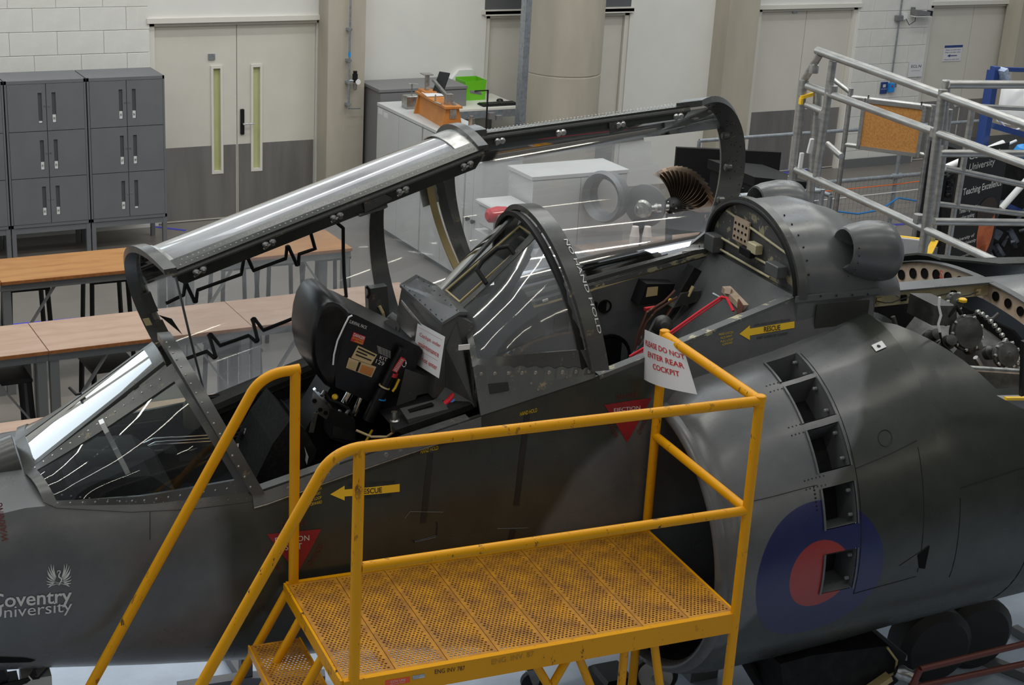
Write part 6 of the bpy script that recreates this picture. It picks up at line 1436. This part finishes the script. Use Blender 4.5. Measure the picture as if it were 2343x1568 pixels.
part('blue_band', MB().lathe(Tp(869, 910, -.22), Tp(866, 918, -.22)-Tp(869, 910, -.22), [(0, .0295), (.005, .0295)], 14), 'bluel', st)
for q0, q1 in (((814, 874), (788, 922)), ((832, 900), (810, 950))): part('guide_tube', MB().tube([Tp(*q0, -.12), Tp(*q1, -.12)], .018, 14), 'chrome', st, True)
part('rear_beam', MB().prism([Tp(x, y, -.06) for x, y in ((900, 760), (958, 800), (935, 850), (880, 990), (838, 1010), (850, 930))], (0, .16, 0)), 'black', st)
part('drogue_gun', MB().tube([Tp(915, 780, -.17), Tp(958, 810, -.17)], [.014, .026], 12), 'gloss', st, True)
part('cable_drum', MB().lathe(Tp(893, 756, -.02), (-.4, -.6, .7), [(0, .045), (.02, .045), (.02, .03), (.03, .03)], 22), 'black', st, True); part('scissor_shackle', MB().tube([Tp(905, 765, -.05), Tp(930, 790, -.10), Tp(958, 812, -.16), Tp(970, 800, -.16)], .012, 8), 'steel', st, True)
part('seat_back', MB().prism([Tp(x, y, -.05) for x, y in ((760, 880), (800, 870), (880, 900), (850, 960), (815, 1015), (700, 1090), (640, 1085), (690, 1000))], (0, .20, 0)), 'black', st)
part('seat_bucket', MB().prism([Tp(x, y, -.23) for x, y in ((583, 1100), (624, 1016), (664, 962), (690, 990), (700, 1040), (694, 1088), (640, 1120))], (0, .40, 0)), mat('black_webbing', (.009, .009, .010), .85, c2=(.016, .016, .016), sc=60, spec=.15), st)
part('survival_pack', MB().prism([Tp(x, y, -.21) for x, y in ((682, 968), (700, 985), (724, 1030), (720, 1048), (702, 1072), (690, 1060))], (0, .3, 0)), 'dark', st)
part('pack_label', MB().prism([Tp(x, y, -.213) for x, y in ((702, 1064), (706, 1046), (694, 1016), (687, 1020))], (0, .002, 0)), 'label', st)
sp_ = part('silver_bracket', MB().prism([Tp(x, y, -.14) for x, y in ((718, 890), (762, 938), (746, 960), (728, 948), (712, 916))], (.006, .006, 0)), 'bare', st)
part('bracket_edge', MB().beam(Tp(719, 890, -.145), Tp(762, 938, -.145), .02, .012), 'chrome', st)
for q in ((720, 918), (733, 938), (745, 945)): part('bracket_hole', MB().lathe(Tp(*q, -.143), (-.2, -1, 0), [(0, .010), (.002, .010)], 12), 'void', sp_)
part('grey_strap', MB().beam(Tp(722, 945, -.145), Tp(712, 990, -.145), .022, .004, up=V((0, 1, 0))), 'bare', st)
part('control_box', MB().prism([Tp(x, y, -.20) for x, y in ((764, 938), (812, 960), (815, 1012), (800, 1020), (757, 1004))], (0, .12, 0)), 'black', st)
part('box_lid', MB().prism([Tp(x, y, -.203) for x, y in ((762, 975), (812, 990), (814, 1010), (760, 1002))], (0, .004, 0)), 'dark', st)
part('orange_knob', MB().lathe(Tp(765, 908, -.16), (0, -1, .3), [(0, .012), (.012, .014), (.02, .008)], 12), 'yell', st)
for q in ((742, 896), (778, 940), (798, 938)): part('bolt', MB().tube([Tp(*q, -.17), Tp(q[0]-6, q[1]+10, -.19)], .008, 8), 'bare', st)
part('harness_hose', MB().tube([Tp(x, y, -.17) for x, y in ((742, 896), (752, 915), (775, 922), (795, 934), (805, 955))], .009, 8), 'black', st, True)
part('firing_handle', MB().tube([Tp(852, 984, -.20), Tp(836, 1012, -.20)], .006, 8), 'yell', st)
part('yellow_strap', MB().tube([Tp(913, 868, -.22), Tp(904, 888, -.22), Tp(898, 896, -.22)], .006, 6), 'yell', st)
part('clip_ring', MB().tube([Tp(924+5*cos(a), 832+8*sin(a), -.24) for a in lin(-1.5, 3.2, 10)], .003, 6), 'chrome', st)
# equipment aft of the seat (parts of the aircraft)
eq = [
 ('support_bracket', [(927, 844), (1006, 872), (986, 898), (955, 905), (925, 965), (900, 960)], -.20, .10, 'fr'),
 ('equipment_shelf', [(905, 985), (1080, 925), (1085, 935), (930, 1000)], -.42, .5, 'dark'),
]
for nm, poly, t, d, mt in eq: part(nm, MB().prism([Tp(x, y, t) for x, y in poly], (0, d, 0)), mt, jet)
bxq = [Tp(x, y, -.40) for x, y in ((943, 996), (1034, 960), (1026, 936), (932, 960))]
vb = part('slotted_bracket', MB().prism(bxq, (0, .10, 0.012)), 'fr', jet)
for q in ((958, 972), (986, 962)): part('bracket_hole', MB().lathe(Tp(*q, -.402), (0, -1, 0), [(0, .018), (.002, .018)], 16), 'void', vb)
t0_ = Tp(935, 945, -.34); t1_ = Tp(990, 928, -.34); part('bracket_slot', MB().beam(t0_+V((0, 0, .008)), t1_+V((0, 0, .008)), .03, .004), 'void', vb)
for (q0, q1, c, r, o) in (((1044, 896), (1012, 930), 'redstrap', .014, 0), ((1046, 908), (1018, 934), 'bluel', .007, -.02), ((1046, 915), (1024, 940), 'redstrap', .006, -.03)):
    a, b_ = Tp(*q0, -.30+o), Tp(*q1, -.34+o); part('hose', MB().tube([a, (a+b_)/2+V((0, 0, -.008)), b_], r, 10), c, jet, True)
part('ring_fitting', MB().tube([Tp(1061+12*cos(a), 933+7*sin(a), -.36) for a in lin(0, 2*pi, 17)[:-1]], .004, 6, closed=True), 'bare', jet, True)
part('silver_valve', MB().lathe(Tp(905, 985, -.33), (-.1, 0, 1), [(0, .022), (.05, .024), (.055, .016), (.09, .014)], 14), 'bare', jet, True)
part('coupling', MB().tube([Tp(990, 905, -.2), Tp(1010, 895, -.2)], .010, 8), 'bare', jet)
part('valve_pipe', MB().tube([Tp(815, 985, -.25), Tp(850, 1000, -.27), Tp(885, 1000, -.3), Tp(900, 990, -.33)], .006, 8), 'tan', jet, True)
part('open_tube', MB().lathe(Tp(925, 755, .28), Tp(905, 735, .3)-Tp(925, 755, .28), [(0, .028), (.06, .028), (.10, .02)], 16), 'steel', jet, True); part('tube_mouth', MB().lathe(Tp(926, 756, .28), Tp(925, 755, .28)-Tp(905, 735, .3), [(0, .022), (.002, .022)], 14), 'void', jet)
part('black_ram', MB().tube([Tp(928, 740, .3), Tp(975, 705, .3)], [.010, .018], 8), 'black', jet, True); part('ram_clevis', MB().tube([Tp(948, 702, .3), Tp(958, 712, .3), Tp(972, 704, .3)], .010, 8), 'bare', jet)
random.seed(21)
for k in range(8):
    a = V((random.uniform(.85, 1.0), random.uniform(-.1, .38), random.uniform(1.72, 1.9))); b_ = a+V((random.uniform(-.1, .1), random.uniform(-.08, .08), random.uniform(-.05, .1))); part('hose', MB().tube([a, (a+b_)/2+V((0, 0, .03)), b_], random.uniform(.006, .014), 7), random.choice(['black', 'dark', 'steel']), jet, True)
# red strap in the rear cockpit
rs = [Tp(x, y, -.12) for x, y in ((1652, 680), (1600, 715), (1530, 765), (1440, 818))]
mb = MB(); mb.tube([p+V((0, 0, .004)) for p in rs], .006, 6); mb.tube([p+V((0, 0, -.012)) for p in rs], .004, 6); mb.tube([Tp(1650, 680, -.12), Tp(1663, 682, -.16), Tp(1678, 712, -.24)], .007, 6)
stp = solo('red_strap', mb, 'redstrap', 'bright red strap stretched across the rear cockpit', 'strap', None, 'A', True)
mb = MB().tube([Tp(1632, 672, -.05), Tp(1652, 684, -.12)], .006, 8); part('strap_pin', mb, 'chrome', jet, True)
# ================================================================== PAPER SIGNS
def paper_sign(fn, label, lines, nm='paper_sign'):
    t = thing(nm, label, 'sign', fn(.5, 0), None, 'A')
    part('sheet', MB().sheet(lambda u, v: fn(u, v), lin(0, 1, 13), lin(0, 1, 13), .001), 'paper', t, True)
    for s_, x0, x1, y0, y1 in lines:
        mb = MB()
        if s_: text(mb, s_, lambda x, y: fn(x0+(x1-x0)*x, y0+(y1-y0)*y, .0025), nm == 'paper_sign')
        else: mb.sheet(lambda u, v: fn(x0+(x1-x0)*u, y0+(y1-y0)*v, .0025), lin(0, 1, 8), [0, 1], 0)
        part('lettering' if s_ else 'ruled_line', mb, 'red', t)
q = [Sp(x, y, 1.855) for x, y in ((1475, 865), (1595, 903), (1562, 792), (1482, 754))]
q[3].x = q[0].x = 1.84
def sgn(u, v, o=0):
    p = lerp(lerp(q[0], q[1], u), lerp(q[3], q[2], u), v); return p+V((-.035*sin(pi*u)*(1-.3*v)-o, 0, 0))+V((.0, 0, .012*sin(pi*u)*(v)))
paper_sign(sgn, 'white paper sign in red capitals hanging from the yellow handrail', [('PLEASE DO NOT', .07, .98, .70, .81), ('ENTER REAR', .18, .93, .50, .61), ('COCKPIT', .33, .83, .30, .41)])
for u_ in (.12, .78): p = sgn(u_, .98); pass
q2 = [Sp(x, y, s_) for x, y, s_ in ((944, 828, .872), (1005, 866, .872), (1019, 771, .90), (957, 737, .90))]
def sg2(u, v, o=0): return lerp(lerp(q2[0], q2[1], u), lerp(q2[3], q2[2], u), v)+V((-.002-o, 0, .0))
paper_sign(sg2, 'white framed paper sign behind the front seat forbidding entry', [('Cockpit under', .14, .92, .68, .80), ('maintenance', .14, .90, .47, .59), ('Do not enter', .14, .90, .16, .28), (None, .06, .94, .90, .905), (None, .02, .9, .38, .385)], 'maintenance_sign')
# ================================================================== YELLOW ACCESS PLATFORM
H0 = 1.30; X0, X1, Y0, Y1 = .14, 1.86, -1.41, -.605; RH = 2.26; RM = 1.775; RR = .0215
pf = thing('access_platform', 'yellow wheeled access platform with perforated deck, handrails and steps', 'platform', (1.0, -1.0, 0), None, 'A')
def plank_mesh(w, l, name, px=.0172, py=.0152, r=.0052, th=.022, rim=.008):
    mb = MB(); nx_ = int((w-2*rim)/px); ny_ = int((l-2*rim)/py); ox = (w-nx_*px)/2; oy = (l-ny_*py)/2
    for j in range(ny_):
        off = px/2 if j % 2 else 0; n = nx_-(1 if off else 0)
        if off:
            for (xa, xb) in ((ox, ox+px/2), (ox+nx_*px-px/2, ox+nx_*px)): mb.add([(xa, oy+j*py, 0), (xb, oy+j*py, 0), (xb, oy+(j+1)*py, 0), (xa, oy+(j+1)*py, 0)], [(0, 1, 2, 3)])
        for i in range(n):
            x0 = ox+i*px+off; y0 = oy+j*py; cx_ = x0+px/2; cy_ = y0+py/2
            c4 = [(x0, y0), (x0+px, y0), (x0+px, y0+py), (x0, y0+py)]; hx = [(cx_+r*1.12*cos(pi*(k+.5)/4-3*pi/4-pi/8), cy_+r*sin(pi*(k+.5)/4-3*pi/4-pi/8)) for k in range(8)]
            vs = [(x, y, 0) for x, y in c4]+[(x, y, 0) for x, y in hx]+[(x, y, -.003) for x, y in hx]
            fs = []
            for k in range(4): a = 4+2*k; b_ = 4+(2*k+1) % 8; c = 4+(2*k+2) % 8; fs += [(k, (k+1) % 4, b_, a), ((k+1) % 4, c, b_)]
            for k in range(8): fs.append((4+k, 4+(k+1) % 8, 12+(k+1) % 8, 12+k))
            mb.add(vs, fs)
    # solid margins with downturned edges
    for (a, b_, c, d) in ((0, ox, 0, l), (w-ox, w, 0, l), (ox, w-ox, 0, oy), (ox, w-ox, l-oy, l)):
        mb.add([(a, c, 0), (b_, c, 0), (b_, d, 0), (a, d, 0)], [(0, 1, 2, 3)])
    for (a, c, b_, d) in ((0, 0, w, 0), (w, 0, w, l), (w, l, 0, l), (0, l, 0, 0)): mb.add([(a, c, 0), (b_, d, 0), (b_, d, -th), (a, c, -th)], [(0, 1, 2, 3)])
    me = bpy.data.meshes.new(name); me.from_pydata(mb.v, [], mb.f); me.update(); me.materials.append(M['deck']); return me
NP = 8; pw = (X1-X0)/NP; pm = plank_mesh(pw-.003, Y1-Y0-.03, 'deck_plank'); org = ORG[pf.name]
for k in range(NP):
    o = bpy.data.objects.new('deck_plank', pm); COL.objects.link(o); o.parent = pf; o.location = V((X0+k*pw+.0015, Y0+.015, H0))-org
fr_ = MB(); hh = .10
part('front_fascia', MB().box((X0, Y0-.012, H0-hh+.01), (X1, Y0+.014, H0+.002)), 'yellow', pf)
part('rear_fascia', MB().box((X0, Y1-.014, H0-hh+.03), (X1, Y1+.008, H0+.002)), 'yellow', pf)
part('end_fascia', MB().box((X0-.012, Y0, H0-.06), (X0-.001, Y1, H0+.001)), 'yellow', pf); part('end_fascia', MB().box((X1-.004, Y0, H0-.05), (X1+.008, Y1, H0+.001)), 'yellow', pf)
for k in range(4): part('deck_bearer', MB().box((X0+.2+.42*k, Y0+.015, H0-.055), (X0+.23+.42*k, Y1-.015, H0-.024)), 'yellow', pf)
part('post', MB().tube([(X1, Y0, 0.12), (X1, Y0, RH)], RR, 16), 'yellow', pf, True)
part('post', MB().tube([(.182, Y0, H0-.05), (.182, Y0, RH)], RR, 16), 'yellow', pf, True)
part('post', MB().tube([(X1, Y1, 0.12), (X1, Y1, RH)], RR, 16), 'yellow', pf, True)
part('post', MB().tube([(.172, Y1, H0-.05), (.172, Y1, RH+.005)], RR, 16), 'yellow', pf, True)
def bendrail(y, top, end):
    # handrail: level, rounded bend, then down the steps
    a = V((top, y, RH)); c = V((top-.135, y, RH-.03)); pts = [a]
    for k in range(1, 9):
        t = k/8; pts.append(a*(1-t)**2+V((top-.105, y, RH))*2*t*(1-t)+V((top-.155, y, RH-.075))*t*t)
    pts.append(V(end)); return pts
e1_ = Tp(200, 1590, -.6); e2_ = Tp(440, 1590, -1.41); dd = (e1_-V((.0, -.6, 2.2))).normalized()
def down(p): return p+(p-V((.03, p.y, RH-.05))).normalized()*.9
part('handrail', MB().tube([(.19, Y1, RH+.004)]+bendrail(Y1, .15, down(e1_)), RR, 16), 'yellow', pf, True)
part('handrail', MB().tube([(X1, Y0, RH)]+bendrail(Y0, .20, down(e2_)), RR, 16), 'yellow', pf, True)
part('handrail', MB().tube([(X1, Y0, RH), (X1, Y1-.01, RH)], RR, 16), 'yellow', pf, True)
part('mid_rail', MB().tube([(X1, Y0, RM), (.20, Y0, RM)], .020, 16), 'yellow', pf, True)
part('mid_rail', MB().tube([(X1, Y0, RM), (X1, Y1, RM)], .020, 16), 'yellow', pf, True)
for y in (Y0, Y1): part('end_cap', MB().lathe((X1, y, RH-.02), (0, 0, 1), [(0, .023), (.042, .023), (.045, .018)], 14), 'yellow', pf)
# steps
TR = []
q = [ZA(567, 1482, 1.06), ZA(682, 1460, 1.06)]
sx0, sx1 = -.035, .185
slope = (V((.145, 0, H0-.03))-V((-.09, 0, .83)))
sl = slope.normalized()
def strg(y, o=0): top = V((.14+o, y, H0-.04)); b_ = top-sl*((H0-.04)/sl.z); return [top, V((b_.x, y, 0.02))]
for y, o in ((Y1-.01, 0), (Y1-.20, .02), (-1.12, .02)):
    part('stringer', MB().tube(strg(y, o), .019, 14), 'yellow', pf, True)
tm = plank_mesh(.215, .46, 'step_tread')
for k in range(4):
    z = 1.055-.25*k; x = -.03-(.25*k)*(-sl.x/sl.z)*-1
    tr = thing if False else None
    o = bpy.data.objects.new('step_tread', tm); COL.objects.link(o); o.parent = pf; o.location = V((x, -1.115, z))-org
    part('tread_frame', MB().box((x-.006, -1.12, z-.035), (x, -.65, z+.001)).box((x+.215, -1.12, z-.035), (x+.221, -.65, z+.001)).box((x, -1.121, z-.035), (x+.215, -1.116, z+.001)), 'yellow', pf)
# under-deck trusses
for (a, b_) in ((( .935, 1.24), (1.10, .95)), ((1.112, 1.24), (.95, .94)), ((1.13, 1.24), (1.30, .85)), ((1.485, 1.24), (1.60, .72))):
    A_, B_ = V((a[0], Y0+.02, a[1])), V((b_[0], Y0+.02, b_[1])); e = A_+(B_-A_)*((1.24-.12)/(A_.z-B_.z)); part('truss_tube', MB().tube([A_, V((e.x, Y0+.02, .12)) if abs(e.x-A_.x) < .9 else A_+(B_-A_)*2.2], .018, 12), 'yellow', pf, True)
part('leg', MB().tube([(1.36, Y0+.03, H0-.06), (1.36, Y0+.03, .12)], .018, 12), 'yellow', pf, True); part('leg', MB().box((.28, Y0+.03, .12), (.32, Y0+.07, H0-.06)), 'yellow', pf)
part('base_rail', MB().tube([(X0+.1, Y0+.02, .13), (X1, Y0+.02, .13)], .02, 12), 'yellow', pf); part('base_rail', MB().tube([(X0+.1, Y1-.02, .13), (X1, Y1-.02, .13)], .02, 12), 'yellow', pf)
for x in (X0+.15, X1):
    for y in (Y0+.02, Y1-.02): part('castor', MB().lathe((x, y-.015, .055), (0, 1, 0), [(0, .02), (0, .052), (.03, .052), (.03, .02)], 18), 'rubber', pf)
# inventory marks and stickers on the fascia
def fas(px0, px1, py0, py1):
    a = Tp(px0, py0, Y0-.014); b_ = Tp(px1, py1, Y0-.014); return a, b_
def fq(bl, br, tr, tl, o=-.0145): return quad_fn(*[Tp(x, y, Y0+o) for x, y in (bl, br, tr, tl)])
part('inventory_lettering', text(MB(), 'ENG INV 787', fq((995, 1543), (1064, 1534), (1064, 1524), (995, 1533), -.0135)), 'blkt', pf)
part('inventory_lettering', text(MB(), 'ENG. INV. 87', fq((1125, 1522), (1222, 1502), (1222, 1490), (1125, 1510), -.0135)), mat('faint_marker', (.42, .22, .02), .5), pf)
g = fq((882, 1572), (938, 1562), (938, 1549), (882, 1558), -.0135); s_ = part('asset_sticker', MB().prism([g(0, 0), g(1, 0), g(1, 1), g(0, 1)], (0, .001, 0)), 'orangestk', pf)
part('lettering', text(MB(), 'COV UNI', lambda x, y: g(.2+.6*x, .48+.36*y)+V((0, -.001, 0)), True), 'whitet', s_); part('lettering', text(MB(), 'ESTATES DEPT', lambda x, y: g(.2+.6*x, .14+.18*y)+V((0, -.001, 0))), 'whitet', s_)
g2 = fq((944, 1556), (972, 1551), (972, 1542), (944, 1547), -.0135); part('metal_tag', MB().prism([g2(0, 0), g2(1, 0), g2(1, 1), g2(0, 1)], (0, .001, 0)), 'bare', pf)
for (x, y, c, r) in ((1178, 1353, 'paper', .008), (1217, 1382, 'redp', .004), (1162, 1437, 'paper', .006)):
    p = ZA(x, y, H0+.002); solo('paint_fleck', MB().prism([p+V((r*cos(a)*1.3, r*sin(a), 0)) for a in (0, 1.2, 2.5, 3.9, 5.1)], (0, 0, .001)), c, {'paper': 'tiny scrap of white paper on the yellow deck, %s' % ('near its middle' if y < 1400 else 'near its front edge'), 'redp': 'tiny red scrap on the yellow deck'}[c], 'scrap')
# ================================================================== UNDER THE AIRCRAFT
def wheel(c, r, w_, name='wheel'): pass
wt = thing('wheeled_stand', 'stand with a pale-hubbed wheel and silver arm under the yellow platform', 'trolley', (1.85, -.30, 0), None, 'A')
wc = ZA(1500, 1548, .12); 
part('tyre', MB().lathe(wc, (.5, 1, 0), [(0, .08), (.0, .108), (.02, .12), (.08, .12), (.10, .108), (.10, .08)], 28), 'rubber', wt, True)
part('hub', MB().lathe(wc+V((-.004, -.008, 0)), (.5, 1, 0), [(0, .04), (.0, .090), (.01, .093), (.02, .08)], 28), 'cab', wt, True)
part('axle', MB().lathe(wc+V((-.01, -.02, 0)), (.5, 1, 0), [(0, .018), (.03, .018)], 14), 'bare', wt)
part('link_arm', MB().beam(wc+V((-.01, -.03, 0)), wc+V((.14, -.05, -.10)), .035, .02), 'chrome', wt); part('mudguard', MB().box((wc.x-.30, wc.y-.02, 0), (wc.x-.12, wc.y+.2, wc.z+.02), bev=.02), 'black', wt)
part('strut', MB().box((wc.x+.25, wc.y+.05, 0), (wc.x+.42, wc.y+.25, .45)), 'steel', wt)
cs = ZA(1215, 1560, .06); ct = thing('castor_trolley', 'black trolley foot with a small castor, seen below the platform', 'trolley', (cs.x, cs.y, 0), None, 'A')
part('tyre', MB().lathe((cs.x, cs.y-.02, .06), (.2, 1, 0), [(0, .03), (0, .06), (.035, .06), (.035, .03)], 20), 'rubber', ct, True); part('fork', MB().prism([(cs.x-.04, cs.y-.03, .15), (cs.x+.05, cs.y-.03, .15), (cs.x+.03, cs.y-.03, .05), (cs.x, cs.y-.03, .05)], (0, .05, 0)), 'bare', ct)
part('frame_arm', MB().beam((cs.x-.15, cs.y, .19), (cs.x+.35, cs.y+.1, .17), .05, .03), 'black', ct)
cs = ZA(860, 1568, .0)
gs = thing('grey_support_stand', 'grey steel support stand with splayed feet under the fuselage, left of the steps', 'stand', (.35, .25, 0), None, 'A')
g0 = ZA(555, 1535, .06); g1_ = ZA(530, 1510, .06)
ps = ZA(562, 1556, .04)
part('column', MB().box((ps.x-.03, ps.y-.03, .0), (ps.x+.03, ps.y+.03, .70)), 'lockd', gs)
part('foot_beam', MB().beam((ps.x, ps.y, .045), (ps.x-.35, ps.y+.02, .04), .07, .05), 'locker', gs); part('foot_beam', MB().beam((ps.x, ps.y, .045), (ps.x-.05, ps.y+.75, .04), .06, .05), 'locker', gs); part('foot_beam', MB().beam((ps.x, ps.y, .045), (ps.x+.4, ps.y-.1, .04), .07, .05), 'locker', gs)
part('castor', MB().lathe((ps.x-.05, ps.y+.72, .04), (1, 0, 0), [(0, .04), (.03, .04)], 14), 'rubber', gs)
bq_ = ZA(40, 1568, .0); bb = thing('nose_support', 'beige support post and black cables under the nose, bottom left corner', 'stand', (bq_.x, bq_.y, 0), None, 'A')
b0_ = Tp(62, 1560, -.25); part('post', MB().box((b0_.x-.02, -.27, 0), (b0_.x+.10, -.13, .83)), 'cab', bb); part('post', MB().box((b0_.x-.14, -.27, 0), (b0_.x-.03, -.13, .80)), 'cabg', bb)
part('black_sleeve', MB().prism([Tp(x, y, -.30) for x, y in ((-40, 1530), (8, 1532), (20, 1552), (10, 1600), (-40, 1600))], (0, .1, 0)), 'black', bb)
for k in range(5): part('cable', MB().tube([Tp(75+3*k, 1522, -.30), Tp(82-4*k, 1545+2*k, -.31), Tp(60-8*k, 1562, -.31), Tp(20-10*k, 1575, -.31)], .005, 6), 'black', bb, True)
part('cable', MB().tube([Tp(112, 1526, -.31), Tp(88, 1552, -.31), Tp(66, 1555, -.31)], .005, 6), 'black', bb, True); part('cable_tie', MB().lathe(Tp(68, 1553, -.31), (1, .2, .6), [(0, .012), (.006, .012)], 10), 'white', bb)
# dark jacking beam and wheels at lower right
gj = thing('jacking_trolley', 'dark steel trolley with a protruding pipe end under the intake, lower right', 'trolley', (3.0, -.8, 0), None, 'A')
pts = [Tp(x, y, -.95) for x, y in ((1860, 1500), (2035, 1478), (2075, 1500), (2055, 1560), (1980, 1620), (1800, 1620), (1785, 1520))]
part('main_beam', MB().prism(pts, (0, .5, 0)), 'dark', gj); part('beam_edge', MB().tube([Tp(2030, 1482, -.96), Tp(2052, 1512, -.96), Tp(2048, 1540, -.96), Tp(1990, 1565, -.96)], .006, 6), 'brush', gj)
part('beam_end', MB().prism([Tp(x, y, -.9) for x, y in ((2038, 1478), (2076, 1500), (2076, 1512), (2052, 1514))], (0, .3, 0)), 'steel', gj)
pa, pb = Tp(2050, 1535, -1.0), Tp(2092, 1552, -1.05); part('pipe_end', MB().lathe(pa, pb-pa, [(0, .03), (.03, .04), (.05, .034), (.085, .034), (.085, .045), (.105, .045), (.105, .02)], 20), 'bare', gj, True)
part('yellow_leg', MB().beam(Tp(2035, 1548, -.98), Tp(1960, 1600, -.98), .05, .03), 'brush', gj)
for k, (x, y, t, r) in enumerate(((2150, 1490, -.55, .22), (2245, 1460, -.35, .22), (1890, 1520, -.3, .20))):
    c = ZA(x, y, r); w_ = part('wheel', MB().lathe(c, (.12, 1, 0), [(0, .06), (0, r*.8), (.04, r), (.18, r), (.22, r*.8)], 28), 'rubber', gj, True)
part('leg', MB().box((2.95, -.9, 0), (3.05, -.8, .4)), 'dark', gj); part('leg', MB().box((3.15, -.55, 0), (3.25, -.45, .4)), 'dark', gj); part('axle_beam', MB().beam(Tp(1760, 1530, -.5), Tp(2000, 1520, -.5), .10, .10), 'dark', gj); part('strut', MB().beam(ZA(2230, 1500, .03), ZA(2400, 1568, .03), .05, .05), 'steel', gj); part('strut', MB().beam(ZA(2320, 1440, .03), ZA(2420, 1500, .03), .05, .05), 'steel', gj)
part('hydraulic_ram', MB().tube([Tp(1700, 1500, -.7), Tp(1760, 1600, -.7)], .03, 10), 'dark', gj, True)
tb = thing('red_tow_bar', 'dull red twin-pipe tow frame on the floor at the lower right edge', 'tow bar', (3.9, -1.2, 0), None, 'A')
for q0, q1 in (((2105, 1532), (2420, 1455)), ((2085, 1575), (2420, 1503))): part('red_pipe', MB().tube([Tp(*q0, -1.25), Tp(*q1, -1.25)], .016, 12), 'rustbar', tb, True)
part('cross_piece', MB().tube([Tp(2105, 1532, -1.25), Tp(2085, 1575, -1.25)], .016, 10), 'rustbar', tb); part('leg', MB().tube([Tp(2390, 1462, -1.25), V((Tp(2390, 1462, -1.25).x, -1.25, 0))], .016, 10), 'rustbar', tb)
part('leg', MB().tube([Tp(2095, 1553, -1.25), V((Tp(2095, 1553, -1.25).x, -1.25, 0))], .016, 10), 'rustbar', tb)
